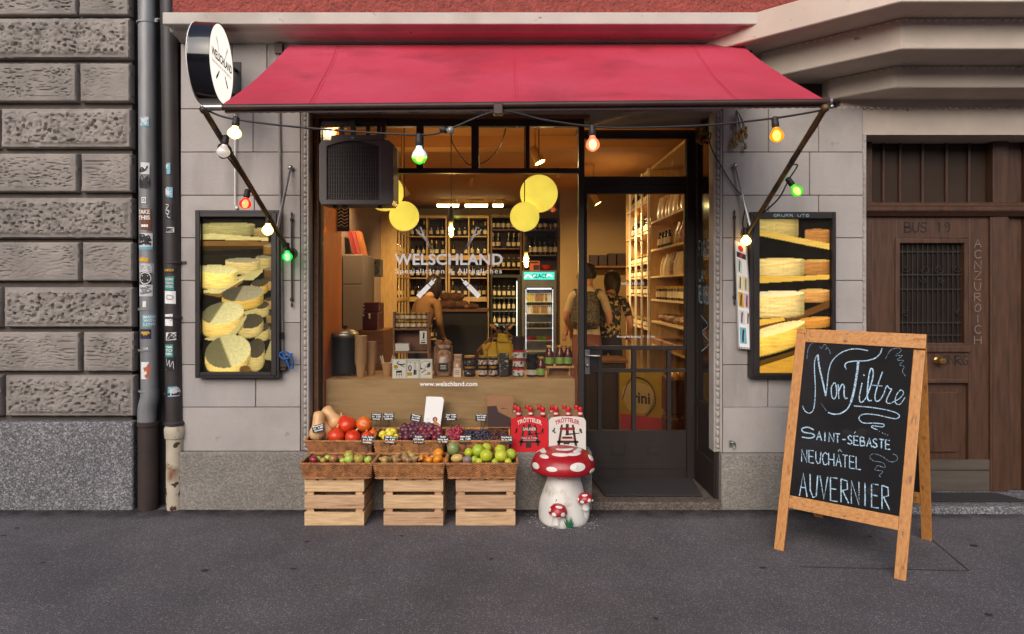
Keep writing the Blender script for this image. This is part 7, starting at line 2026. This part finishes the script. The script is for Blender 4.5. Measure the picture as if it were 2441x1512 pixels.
t2 = thing('hang_tag', 'white hang tag with a dark drawing on the wooden stand', 'tag', P(1008, 820, Yg)); mb.build('tag_card', MT['paper'], t2)
mb = MB(); ribbon(mb, [(1010, 793), (1009, 808)], 4, lambda a, b_: P(a, b_, Yg - .001)); ribbon(mb, [(1003, 817), (1014, 817)], 3, lambda a, b_: P(a, b_, Yg - .001), smooth=False); ribbon(mb, [(1004, 812), (1013, 811)], 1.4, lambda a, b_: P(a, b_, Yg - .001), smooth=False); mb.build('drawing', MT['ink'], t2)
# bags
LBG = mat('bag_pasta', S(150, 116, 96), .35, var=.4, vs=40, coat=.6, bump=.3, bs=30)
def bagthing(px0, px1, py0, Y, label, cat, body, lab_m, ly0, ly1, tie=True, lw=.62):
    x0, x1 = PX(px0, Y), PX(px1, Y); zt_ = PZ(py0, Y); cx_ = (x0 + x1) / 2; wd = (x1 - x0) / 2
    t = thing('clear_bag', label, cat, (cx_, Y, ZD), 'filled clear bags in the window display')
    n = 20; mb = MB(); vs = []
    prof = [(0, 0, .85), (.03, .06, 1), (.3, .07, 1), (.62, .06, .95), (.78, .035, .78), (.84, .012, .42 if tie else .9), (.9, .02, .7), (1.0, .008, 1.0)]
    H = zt_ - ZD
    for h_, d, w_ in prof:
        for j in range(n):
            a = 2 * math.pi * j / n; ca, sa = math.cos(a), math.sin(a)
            q_ = 1 + .05 * noise.noise(Vector((ca * 2, sa * 2, h_ * 9)))
            vs.append((cx_ + wd * w_ * q_ * math.copysign(abs(ca) ** .6, ca), Y + .06 + d * q_ * math.copysign(abs(sa) ** .6, sa), ZD + H * h_))
    k = len(prof); mb.add(vs, [(i * n + j, i * n + (j + 1) % n, (i + 1) * n + (j + 1) % n, (i + 1) * n + j) for i in range(k - 1) for j in range(n)] + [list(range(n))[::-1]], 0, True)
    mb.build('bag_body', body, t, merge=False)
    mb = MB(); Yl = Y - .016
    z0, z1 = PZ(ly1, Yl), PZ(ly0, Yl); mb.box(cx_ - wd * lw, cx_ + wd * lw, Yl, Yl + .001, z0, z1, 0)
    for q_ in (.3, .5, .68): mb.box(cx_ - wd * lw * .6, cx_ + wd * lw * .6, Yl - .001, Yl - .0004, z0 + (z1 - z0) * q_, z0 + (z1 - z0) * (q_ + .07), 1)
    mb.build('bag_label', lab_m, t)
bagthing(1038, 1075, 824, YD1, 'tall tied clear bag of brown pasta with a dark label', 'bag', LBG, [MT['black'], MT['white_card']], 866, 886)
bagthing(1078, 1102, 846, YD1, 'short clear bag of pale biscuits with a white crest label', 'bag', mat('bag_biscuit', S(176, 140, 116), .35, var=.35, vs=40, coat=.6, bump=.3, bs=30), [MT['white_card'], MT['red_print']], 878, 899, False, .75)
for k, (px, lab) in enumerate(((1046, 'round brown pastry on top of the tall bag, left one'), (1066, 'round brown pastry on top of the tall bag, right one'))):
    mb = MB(); c = P(px, 818, YD1 + .13); mb.ball(c, (.034, .02, .025), 14, 8, wob=.15, seed=k); single(mb, 'pastry', BRD, lab, 'pastry', loc=c)
mb = MB(); mb.box(PX(1035, YD1 + .15), PX(1078, YD1 + .15), YD1 + .11, YD1 + .17, ZD, PZ(825, YD1 + .14)); tag(mb.build('bread_box', MT['brown_wood'], bevel=.003), 'brown box behind the tall clear bag carrying two pastries', 'box')
dl = mat('dark_crest_label', S(44, 38, 40), .6, var=.1, spots=(S(180, 172, 166), 55, .58, .64))
wl = mat('white_crest_label', S(214, 206, 200), .6, spots=(S(120, 40, 40), 60, .52, .58))
jz = PZ(873.5, YD1) - ZD
for k in range(2):
    w_ = ('lower', 'upper')[k]
    jar('dj', (dx(1119), YD1 + .03, ZD + k * .0775), f'{w_} wide dark jar with black label next to the short clear bag', 'stacked dark jars', .043, .077, 1, 'gold_foil', dl)
    jar('rj', (dx(1150), YD1 + .03, ZD + k * .0775), f'{w_} dark jar with pale crest label, left of its twin stack', 'stacked dark jars', .034, .077, 1, 'gold_foil', wl)
    jar('rj', (dx(1175), YD1 + .03, ZD + k * .0775), f'{w_} dark jar with pale crest label, right of its twin stack', 'stacked dark jars', .034, .077, 1, 'gold_foil', wl)
    mb = MB(); x0, x1 = dx(1189), dx(1213); mb.box(x0, x1, YD1, YD1 + .06, ZD + k * .086 + .001, ZD + (k + 1) * .086)
    o = single(mb, 'dark_packet', dl, f'{w_} dark square packet right of the crest jars', 'packet', 'stacked dark packets', loc=(dx(1201), YD1, ZD + k * .086), bevel=.006)
cupl = mat('white_berry_label', S(206, 202, 198), .6, spots=(S(50, 40, 50), 45, .55, .6))
for k in range(3):
    jarlike('tub', 'dessert_tub', f'{("lowest", "middle", "topmost")[k]} white labelled tub in the stack of three', 'tub', 'stacked white labelled tubs', [JL[2], MT['red_print'], cupl], [(.036, 0), (.045, .05), (.05, .054), (.05, .064), (0, .065)], [0, 1, 1, 1], (dx(1236), YD1 + .04, ZD + k * .0655), 20, 1, (.0455, .008, .05))
mb = MB(); c = Vector((dx(1236), YD1 + .04, ZD + .1975)); mb.lathe([(.04, 0), (.048, .09), (.05, .092), (.05, .1), (.046, .1), (.04, .02), (0, .02)], 20, c=c); single(mb, 'brown_pot', MT['dark_print'], 'brown pot on top of the white labelled tubs', 'pot', loc=c)
ov = mat('oval_label', S(200, 190, 176), .6)
jar('bj', (dx(1268), YD1 + .03, ZD), 'black jar with a white oval label', 'black jars', .042, .085, 3, 'black', ov)
jar('bj2', (dx(1268), YD1 + .03, ZD + .087), 'plain black jar on top of the oval labelled jar', 'black jars', .042, .088, 3, 'black', JL[3])
gl_ = mat('green_label', S(134, 168, 84), .6, var=.15, vs=30)
def sauce(loc, label, s_=1): jarlike('sauce', 'sauce_bottle', label, 'bottle', 'sauce bottles with green labels', [JL[2], MT['gold_foil'], gl_], [(.03, 0), (.032, .005), (.032, .085), (.025, .105), (.019, .118), (.0185, .13), (.024, .131), (.024, .146), (0, .147)], [0, 0, 0, 0, 0, 1, 1, 1], loc, 18, s_, (.033, .015, .062))
sauce((dx(1289), YD1 + .02, ZD), 'sauce bottle with green label standing low in front of the little bench')
t = thing('little_bench', 'little wooden bench under three green labelled bottles', 'bench', (dx(1336), YD1, ZD))
zb1 = PZ(873, YD1)
mb = MB(); mb.box(dx(1302), dx(1369), YD1 - .0, YD1 + .12, zb1 - .016, zb1); mb.build('seat', MT['shelf_wood'], t, bevel=.002)
for a in (1305, 1362): mb = MB(); mb.box(dx(a), dx(a + 4), YD1 + .01, YD1 + .11, ZD, zb1 - .0165); mb.build('leg', MT['brown_wood'], t)
for px, lab in ((1310, 'left sauce bottle on the little bench, standing apart'), (1335, 'middle sauce bottle on the little bench'), (1355, 'right sauce bottle on the little bench')): sauce((dx(px), YD1 + .05, zb1), lab, 1.02)
mb = MB(); mb.box(dx(1308), dx(1358), YD1 + .09, YD1 + .1, ZD, zb1 - .017); single(mb, 'kraft_box', MT['kraft'], 'kraft box under the little bench', 'box', loc=(dx(1333), YD1 + .09, ZD))
# wrapped gift basket
Yg = .60
t = thing('gift_basket', 'cellophane wrapped gift basket full of yellow packets behind the jars', 'gift basket', (PX(1195, Yg), Yg, ZD))
YEL = mat('yellow_packet', S(214, 168, 20), .4, var=.15, vs=8, spots=(S(140, 90, 20), 18, .62, .66))
for k, (px, py, w_, h_, r_) in enumerate(((1168, 835, 34, 34, -.2), (1200, 832, 36, 44, .1), (1228, 842, 32, 36, .25), (1192, 858, 40, 34, 0), (1198, 806, 26, 20, .05))):
    c = P(px, py, Yg + .03 * (k % 2)); kk = (Yg - CAMY) / FPX; M = Matrix.Translation(c) @ Matrix.Rotation(r_, 4, 'Y'); mb = MB(); mb.box(-w_ * kk / 2, w_ * kk / 2, -.03, .03, -h_ * kk / 2, h_ * kk / 2, M=M); mb.build('yellow_packet', YEL, t, bevel=.008)
mb = MB(); n = 26; vs = []
for h_, w_ in ((860, 58), (835, 56), (805, 30), (790, 12), (782, 22), (772, 30)):
    for j in range(n):
        a = 2 * math.pi * j / n; q_ = 1 + .13 * noise.noise(Vector((math.cos(a) * 3, math.sin(a) * 3, h_ * .05))) + .06 * (j % 2)
        c = P(1196, h_, Yg); vs.append(c + Vector((w_ * (Yg - CAMY) / FPX * q_ * math.cos(a), .5 * w_ * (Yg - CAMY) / FPX * q_ * math.sin(a), 0)))
mb.add(vs, [(i * n + j, i * n + (j + 1) % n, (i + 1) * n + (j + 1) % n, (i + 1) * n + j) for i in range(5) for j in range(n)], 0, False)
mb.build('cellophane', glassy('cellophane', (.94, .93, .9), gain=2.5, rough=.08), t)
mb = MB(); mb.lathe([(.11, 0), (.14, .09), (.135, .09), (.105, .01)], 24, c=P(1196, 905, .27) + Vector((0, Yg - .27, 0)), cap=False)
mb.build('basket_bowl', MT['wicker_dark'], t)

# ------------------------------------------------------------------ shelves on the right wall
XS = 1.76
def wshelf(label, y0, y1, zs, zt_, m, poles=(), pole_m=None, thick=.022):
    t = thing('wall_shelf', label, 'shelf', (XS, (y0 + y1) / 2, .05))
    mb = MB(); mb.box(XS, RXR, y0, y0 + .02, .05, zt_); mb.box(XS, RXR, y1 - .02, y1, .05, zt_); mb.box(XS, RXR, y0 + .02, y1 - .02, zt_ - .03, zt_); mb.build('side_panel', m, t)
    for z in zs:
        mb = MB(); mb.box(XS, RXR, y0 + .021, y1 - .021, z - thick, z); mb.build('shelf_board', m, t)
        mb = MB()
        k = 0
        y = y0 + .06
        while y < y1 - .08:
            mb.box(XS - .003, XS - .0005, y, y + .055, z - thick, z - .001); y += .09
        mb.build('price_strip', MT['label_paper'], t)
    for y in poles:
        mb = MB(); mb.box(XS - .03, XS - .006, y - .012, y + .012, .05, zt_); mb.build('pole', pole_m, t)
    return t
zA = [2.29, 1.96, 1.646, 1.374, 1.117, .84]
wshelf('near warm lit wall shelf of bags and jars seen through the door', 1.0, 3.55, zA, 2.95, MT['shelf_wood'])
zB = [2.58, 2.2, 1.826, 1.645, 1.42, 1.01]
wshelf('far pale wall shelf with white poles seen through the door', 3.56, 5.2, zB, 2.95, MT['shelf_wood'], (3.58, 3.97, 4.37, 4.8), MT['white_paint'])
pm = [mat('pouch_' + n, c, .4, var=.15, coat=.3, bump=.4, bs=22, bdist=.01, spots=(S(226, 210, 180), 13, .6, .66)) for n, c in (('gold', S(190, 140, 60)), ('brown', S(120, 76, 44)), ('cream', S(210, 190, 150)), ('red', S(140, 56, 40)), ('olive', S(140, 120, 60)))]
PCH = {}
def pouch(c, key, m, w_, h_, label, group):
    k = (key, m)
    if k not in PCH:
        mb = MB(); n = 14; vs = []
        for z, d in ((0, .045), (.25, .05), (.6, .038), (.85, .016), (1, .006)):
            for j in range(n):
                a = 2 * math.pi * j / n; ca, sa = math.cos(a), math.sin(a)
                vs.append((d * math.copysign(abs(ca) ** .7, ca), w_ * (1 - .12 * (z > .8)) * math.copysign(abs(sa) ** .55, sa), z * h_))
        mb.add(vs, [(i * n + j, i * n + (j + 1) % n, (i + 1) * n + (j + 1) % n, (i + 1) * n + j) for i in range(4) for j in range(n)] + [list(range(n))[::-1]], 0, True)
        o = PCH[k] = tag(mb.build('food_pouch', pm[m]), label, 'pouch', group)
    else: o = dup(PCH[k], label=label, group=group)
    o.location = c; o.rotation_euler = (0, 0, rnd.uniform(-.25, .25)); return o
nm = ['golden', 'brown', 'cream', 'dark red', 'olive']
for i in range(13): k = rnd.choice((0, 1, 2, 0)); pouch((XS + .09, 1.2 + i * .178, zA[0]), 'tall', k, .075, .27, f'{nm[k]} pouch on the top board of the near wall shelf', 'pouches on the near wall shelf')
for i in range(9): k = rnd.choice((3, 1, 3, 4)); pouch((XS + .09, 1.2 + i * .17, zA[1]), 'wide', k, .085, .24, f'{nm[k]} pouch on the second board of the near wall shelf', 'pouches on the near wall shelf')
for i in range(4): bottle('small', XS + .07, 2.9 + i * .15, zA[1], 'small white capped bottle at the far end of the second near wall board', 'small bottles on the near wall shelf', .9)
for i in range(14): k = rnd.choice((2, 0, 2, 1)); pouch((XS + .09, 1.15 + i * .16, zA[2]), 'tall2', k, .065, .24, f'{nm[k]} pouch on the third board of the near wall shelf', 'pouches on the near wall shelf')
for i in range(17): jar('wj%d' % (i % 2), (XS + .07, 1.12 + i * .14, zA[3]), ('dark' if i % 2 else 'amber') + ' preserve jar on the fourth board of the near wall shelf', 'jars on the near wall shelf', .046, .15, i % 2, 'gold_foil')
for i in range(9):
    mb = MB(); c = Vector((XS + .13, 1.25 + i * .25, zA[4] + .045)); mb.ball(c, (.11, .11, .05), 12, 8, wob=.25, seed=i); single(mb, 'bread_loaf', BRD, 'crusty loaf on the fifth board of the near wall shelf', 'bread', 'loaves on the near wall shelf', loc=c)
for i in range(5):
    mb = MB(); y = 1.2 + i * .46; mb.box(XS + .01, XS + .3, y, y + .4, zA[5], zA[5] + .07); single(mb, 'food_tray', [MT['kraft'], MT['paper']][i % 2] if False else MT['kraft'], 'shallow kraft tray on the lowest board of the near wall shelf', 'tray', 'trays on the near wall shelf', loc=(XS + .15, y + .2, zA[5]), bevel=.004)
for k, z in enumerate(zB):
    for i in range(10):
        if k < 2: bottle('wine' if i % 3 else 'small', XS + .08, 3.68 + i * .155, z, f'bottle on the {("top", "second")[k]} board of the far wall shelf', 'bottles on the far wall shelf', .85)
        else: jar('fj%d' % (i % 2), (XS + .08, 3.68 + i * .155, z), ('dark' if i % 2 else 'pale labelled amber') + f' jar on the {ORD[k]} board of the far wall shelf', 'jars on the far wall shelf', .045, .11, i % 2, 'gold_foil')
LED = mat('shelf_led', S(255, 226, 150), .4, emit=22, ecol=S(255, 214, 120))
for k, (y, z) in enumerate(((1.5, zA[3] - .05), (1.42, zA[4] - .05), (1.38, zA[5] + .10))):
    t = thing('shelf_light', f'small bright lamp under the {("fourth", "fifth", "fifth")[k]} board of the near wall shelf' if k < 2 else 'small bright lamp over the trays on the lowest board', 'shelf lamp', (XS + .05, y, z), 'small lamps in the near wall shelf')
    mb = MB(); mb.box(XS + .02, XS + .09, y, y + .12, z, z + .02); mb.build('diffuser', LED, t, bevel=.004)
    lamp('POINT', (XS + .06, y + .06, z - .05), 5, t, col=(1, .78, .42), size=.03)
# shelf with boxes on the partition wall
Yp = 6.68
t = thing('small_shelf', 'short wall shelf on the far orange wall seen through the door', 'shelf', P(1450, 636, Yp))
mb = MB(); mb.box(PX(1402, Yp), PX(1500, Yp), Yp, 6.9, PZ(638, Yp), PZ(634, Yp)); mb.build('shelf_board', MT['brown_wood'], t)
for k, px in enumerate((1406, 1428, 1450, 1472)):
    mb = MB(); mb.box(PX(px, Yp), PX(px + 19, Yp), Yp + .02, Yp + .18, PZ(634, Yp), PZ(608 - (k > 1) * 4, Yp)); 
    single(mb, 'gift_box', MT['dark_print'], ['leftmost dark brown box on the short wall shelf', 'second dark brown box on the short wall shelf', 'third, taller dark brown box on the short wall shelf', 'rightmost tall dark brown box on the short wall shelf'][k], 'box', 'boxes on the short wall shelf', loc=P(px + 10, 634, Yp), bevel=.004)
    
Yq = 1.75
t = thing('low_cabinet', 'dark low cabinet with a tan wooden top behind the lower left door panes', 'cabinet', P(1440, 1000, Yq))
mb = MB(); mb.box(PX(1404, Yq), PX(1492, Yq), Yq, Yq + .4, .05, .80); mb.build('cabinet_body', MT['dark_panel'], t, bevel=.006)
mb = MB(); mb.box(PX(1400, Yq), PX(1496, Yq), Yq - .02, Yq + .42, .801, .83); mb.build('cabinet_top', MT['brown_wood'], t, bevel=.004)
mb = MB(); mb.box(PX(1474, Yq), PX(1478, Yq), Yq - .012, Yq - .001, .1, .74); mb.build('edge_strip', MT['gold_foil'], t)
Yq = .95
for k, (z0, z1, lab) in enumerate(((.05, .46, 'lower red brown crate behind the right door panes'), (.465, .80, 'upper red brown crate behind the right door panes, filled with wrapped goods'))):
    t = thing('stock_crate', lab, 'crate', P(1625, 1000, Yq) + Vector((0, 0, k * .4)), 'crates behind the door')
    mb = MB(); mb.box(PX(1596, Yq), PX(1660, Yq), Yq, Yq + .3, z0, z1 - .05); mb.build('crate_body', mat('red_brown_crate_%d' % k, S(104, 52, 34), .6, var=.3, vs=9, stretch=(1, 1, 4)), t, bevel=.006)
    mb = MB()
    for q_ in range(7): mb.ball((PX(1602 + q_ * 8.5, Yq), Yq + .1 + .05 * (q_ % 2), z1 - .045), (.03, .07, .03), 10, 6, M=Matrix.Rotation(q_ * .5, 4, 'X'))
    mb.build('wrapped_goods', pm[0], t)
# yellow and pink advertising board leaning inside the door
Ya = 1.25
t = thing('advert_board', 'yellow and pink freestanding board with part of a word standing behind the door', 'board', P(1545, 1010, Ya))
ad = [(1478, 890), (1582, 905), (1574, 1060), (1478, 1052)]
zt_, zb_ = PZ(890, Ya), .07
xa, xb = PX(1478, Ya + .25), PX(1580, Ya)
pa = [Vector((xa, Ya + .25, zt_)), Vector((xb, Ya, zt_)), Vector((xb, Ya, zb_)), Vector((xa, Ya + .25, zb_))]
mid = [pa[0].lerp(pa[3], .66), pa[1].lerp(pa[2], .62)]
mb = MB(); th = Vector((0, .012, 0))
mb.add([*pa, *[p + th for p in pa]], [(0, 1, 2, 3), (7, 6, 5, 4), (0, 4, 5, 1), (1, 5, 6, 2), (2, 6, 7, 3), (3, 7, 4, 0)]); mb.build('board', mat('advert_yellow', S(206, 180, 30), .5), t)
fa = lambda u, v, e=.002: pa[3].lerp(pa[2], u).lerp(pa[0].lerp(pa[1], u), v) - Vector((0, e, 0))
mb = MB(); mb.poly([fa(0, 0), fa(1, 0), fa(1, .44), fa(0, .44)]); mb.build('pink_field', mat('advert_pink', S(214, 84, 130), .5), t)
mb = MB(); mb.poly([fa(.42 + .36 * math.cos(q_) * (1 + .12 * math.sin(3 * q_)), .66 + .22 * math.sin(q_) * (1 + .12 * math.cos(2 * q_)), .003) for q_ in [k * .21 for k in range(30)]]); mb.build('word_field', MT['label_paper'], t)
mb = MB(); addtext(mb, 'rini', lambda u, v: fa(.5 + u, .60 + v, .004), .40, .14, bold=.02); ribbon(mb, [(.05, .62), (.2, .86), (.42, .92), (.72, .84), (.82, .62), (.6, .44)], .02, lambda a, b_: fa(a, b_, .0045)); mb.build('lettering', mat('advert_blue', S(50, 46, 90), .6), t)
# ------------------------------------------------------------------ people inside the shop
def person(label, loc, H, face, lean, shirt, trousers, hair_m, hair='short', arms=0.0, sleeves=False):
    s_ = H / 1.75
    V = []; Eg = []; Rr = []
    def add(p, r_, par=None):
        p = Vector(p)
        if p.z > .98: p.y += lean * (p.z - .98) ** 1.2
        V.append(p * s_); Rr.append((r_ if isinstance(r_, tuple) else (r_, r_))); 
        if par is not None: Eg.append((par, len(V) - 1))
        return len(V) - 1
    pel = add((0, 0, .96), (.145, .105)); sp1 = add((0, .0, 1.12), (.135, .10), pel); chs = add((0, .01, 1.30), (.155, .115), sp1); up = add((0, .01, 1.42), (.11, .09), chs)
    nk = add((0, .02, 1.50), .052, up); nk2 = add((0, .035, 1.56), .05, nk); hd = add((0, .05, 1.64), (.074, .09), nk2); add((0, .045, 1.715), (.066, .078), hd)
    for sx in (-1, 1):
        sh = add((sx * .165, .01, 1.425), .062, up); el = add((sx * (.225 + .03 * arms), .02 + .10 * arms, 1.15 + .03 * arms), .043, sh); wr = add((sx * .20, .14 + .16 * arms, .97 + .10 * arms), .028, el)
        pm_ = add((sx * .196, .19 + .16 * arms, .92 + .1 * arms), (.036, .018), wr)
        for k in range(4):
            b_ = Vector((sx * (.178 + .012 * k), .205 + .16 * arms, .895 + .1 * arms)); f1 = add(b_ + Vector((0, .025, -.035 - .004 * (k in (1, 2)))), .0085, pm_); add(b_ + Vector((-sx * .005, .03, -.065 - .008 * (k in (1, 2)))), .007, f1)
        th = add((sx * .168, .20 + .16 * arms, .93 + .1 * arms), .010, pm_); add((sx * .155, .225 + .16 * arms, .90 + .1 * arms), .008, th)
        hp = add((sx * .088, .0, .90), (.088, .095), pel); kn = add((sx * .10, .02, .50), .060, hp); an = add((sx * .10, -.02, .09), .042, kn); add((sx * .11, .12, .04), (.042, .03), an)
    me = bpy.data.meshes.new('person'); me.from_pydata(V, Eg, []); o = bpy.data.objects.new('person', me); COL.objects.link(o)
    md = o.modifiers.new('Skin', 'SKIN'); md.use_smooth_shade = True
    sv = me.skin_vertices[0].data
    for i, r_ in enumerate(Rr): sv[i].radius = (r_[0] * s_, r_[1] * s_); sv[i].use_root = (i == 0)
    sb = o.modifiers.new('Sub', 'SUBSURF'); sb.levels = 2; sb.render_levels = 2
    dg = bpy.context.evaluated_depsgraph_get()
    m2 = bpy.data.meshes.new_from_object(o.evaluated_get(dg)); bpy.data.objects.remove(o); bpy.data.meshes.remove(me)
    hc = V[hd]
    for v in m2.vertices:      # features of the face
        d = (v.co - hc) / s_
        if d.length < .15 and d.y > .02:
            v.co.y += s_ * (.026 * math.exp(-((d.x / .014) ** 2 + ((d.z + .012) / .022) ** 2)) + .008 * math.exp(-((d.x / .03) ** 2 + ((d.z + .05) / .012) ** 2)) - .008 * sum(math.exp(-(((d.x - q_) / .014) ** 2 + ((d.z - .018) / .012) ** 2)) for q_ in (-.03, .03)))
    for mt_ in (shirt, trousers, MT['skin'], MT['black']): m2.materials.append(mt_)
    for p in m2.polygons:
        c = p.center / s_; z = c.z
        lx = abs(c.x)
        p.material_index = 0 if sleeves and lx > .15 and .98 < z < 1.5 else 3 if z < .085 else 2 if (z > 1.515) or (lx > .172 and z < 1.24 and c.y > -.09 and not (lx < .2 and z > 1.1 and c.y < .03)) and z > .8 and (lx > .185 or c.y > .1) else 1 if z < 1.0 else 0
        p.use_smooth = True
    b = bpy.data.objects.new('person', m2); COL.objects.link(b); tag(b, label, 'person')
    hm = MB(); n, k = 30, 20; vs = []; keep = []
    long_ = hair == 'long'
    for i in range(k + 1):
        t_ = math.pi * i / k
        for j in range(n):
            a = 2 * math.pi * j / n; d = Vector((math.sin(t_) * math.cos(a), math.sin(t_) * math.sin(a), math.cos(t_)))
            q_ = 1 + .05 * noise.noise(d * 4 + Vector((H, 0, 0))) + .02 * noise.noise(d * 14)
            zz = d.z * (.118 if d.z > 0 else (.24 if long_ else .115))
            vs.append(hc + Vector((d.x * (.094 if not long_ else .102) * q_, d.y * .112 * q_ - .008, zz + .03)) * s_)
    fs_ = []
    for i in range(k):
        for j in range(n):
            a = 2 * math.pi * (j + .5) / n; t_ = math.pi * (i + .5) / k
            fy = math.sin(t_) * math.sin(a); fz = math.cos(t_)
            if fy > .25 and fz < .35: continue
            if fz < (-.86 if long_ else -.55): continue
            fs_.append((i * n + j, i * n + (j + 1) % n, (i + 1) * n + (j + 1) % n, (i + 1) * n + j))
    hm.add(vs, fs_, 0, True); hm.build('hair', hair_m, b)
    em = MB()
    for sx in (-1, 1):
        em.ball(hc + Vector((sx * .03, .075, .018)) * s_, .009 * s_, 8, 6, 0); em.ball(hc + Vector((sx * .03, .0835, .018)) * s_, .0035 * s_, 6, 4, 1)
    em.build('eye', [MT['white_card'], MT['ink']], b)
    em = MB()
    for sx in (-1, 1): em.ball(hc + Vector((sx * .076, -.005, .0)) * s_, (.012 * s_, .02 * s_, .032 * s_), 8, 6)
    em.build('ear', MT['skin'], b)
    b.location = loc; b.rotation_euler = (0, 0, face)
    return b
FL = .05
def cloth(n, c, c2=None, sc_=10, **k): return mat('cloth_' + n, c, .85, col2=c2, vs=sc_, bump=.3, bs=14, bdist=.01, **k)
pattern = cloth('leaf_pattern', S(36, 32, 30), S(190, 158, 100), 26, lo=.52, hi=.58)
m1 = person('person in a cream T-shirt with a patterned backpack leaning over a shelf, seen from behind', (.88, 2.62, FL), 1.70, R(-12), .30, cloth('cream', S(206, 184, 152), S(190, 164, 130), 4), cloth('rust', S(120, 70, 56)), MT['hair'], arms=.6)
person('person with chin length dark hair in a black and tan patterned blouse', (1.13, 2.75, FL), 1.62, R(-20), .34, pattern, cloth('black', S(34, 30, 30)), MT['hair'], 'long', .5)
person('person with short dark hair standing farther back between the other two shoppers', (1.02, 3.75, FL), 1.66, R(150), .1, cloth('brown', S(90, 60, 44)), cloth('black2', S(40, 36, 36)), MT['hair'], arms=.3)
person('person with dark hair in a tan shirt bending behind the wooden stand', (-.97, 3.1, FL), 1.58, R(-35), .42, cloth('tan', S(140, 100, 58), S(120, 84, 46), 4), cloth('navy', S(44, 44, 56)), MT['hair'], 'long', .5, sleeves=True)
# the backpack of the shopper
t = thing('backpack', 'dark patterned backpack on the back of the shopper in cream', 'backpack', m1.location)
BPM = cloth('zigzag', S(46, 42, 38), S(96, 84, 66), 60, lo=.48, hi=.54)
M = Matrix.Translation(Vector(m1.location)) @ Matrix.Rotation(R(-12), 4, 'Z')
mb = MB()
def bpv(x, z, d): return M @ Vector((x, -.125 + .30 * max(0, z - .95) ** 1.2 - d, z))
n = 18; vs = []
for z, w_, d in ((1.02, .10, .0), (1.03, .13, .06), (1.10, .15, .12), (1.22, .15, .12), (1.34, .13, .10), (1.40, .10, .06), (1.42, .06, .0)):
    for j in range(n):
        a = 2 * math.pi * j / n; ca, sa = math.cos(a), math.sin(a); vs.append(bpv(w_ * math.copysign(abs(ca) ** .6, ca), z, d * .5 - d * .5 * sa if d else 0))
mb.add(vs, [(i * n + j, i * n + (j + 1) % n, (i + 1) * n + (j + 1) % n, (i + 1) * n + j) for i in range(6) for j in range(n)] + [list(range(n))[::-1], [6 * n + j for j in range(n)]], 0, True)
mb.build('bag_body', BPM, t, merge=False)
for sx in (-1, 1):
    mb = MB()
    pts = smoothline([bpv(sx * .09, 1.38, 0), bpv(sx * .115, 1.44, -.06), M @ Vector((sx * .13, .10, 1.43)), M @ Vector((sx * .15, .17, 1.30)), M @ Vector((sx * .17, .10, 1.14)), bpv(sx * .14, 1.06, 0)], 5)
    w2 = Vector((.022, 0, 0))
    vs = []
    for p in pts: vs += [p - w2, p + w2]
    mb.add(vs, [(2 * i, 2 * i + 1, 2 * i + 3, 2 * i + 2) for i in range(len(pts) - 1)], 0, True); mb.build('strap', BPM, t)
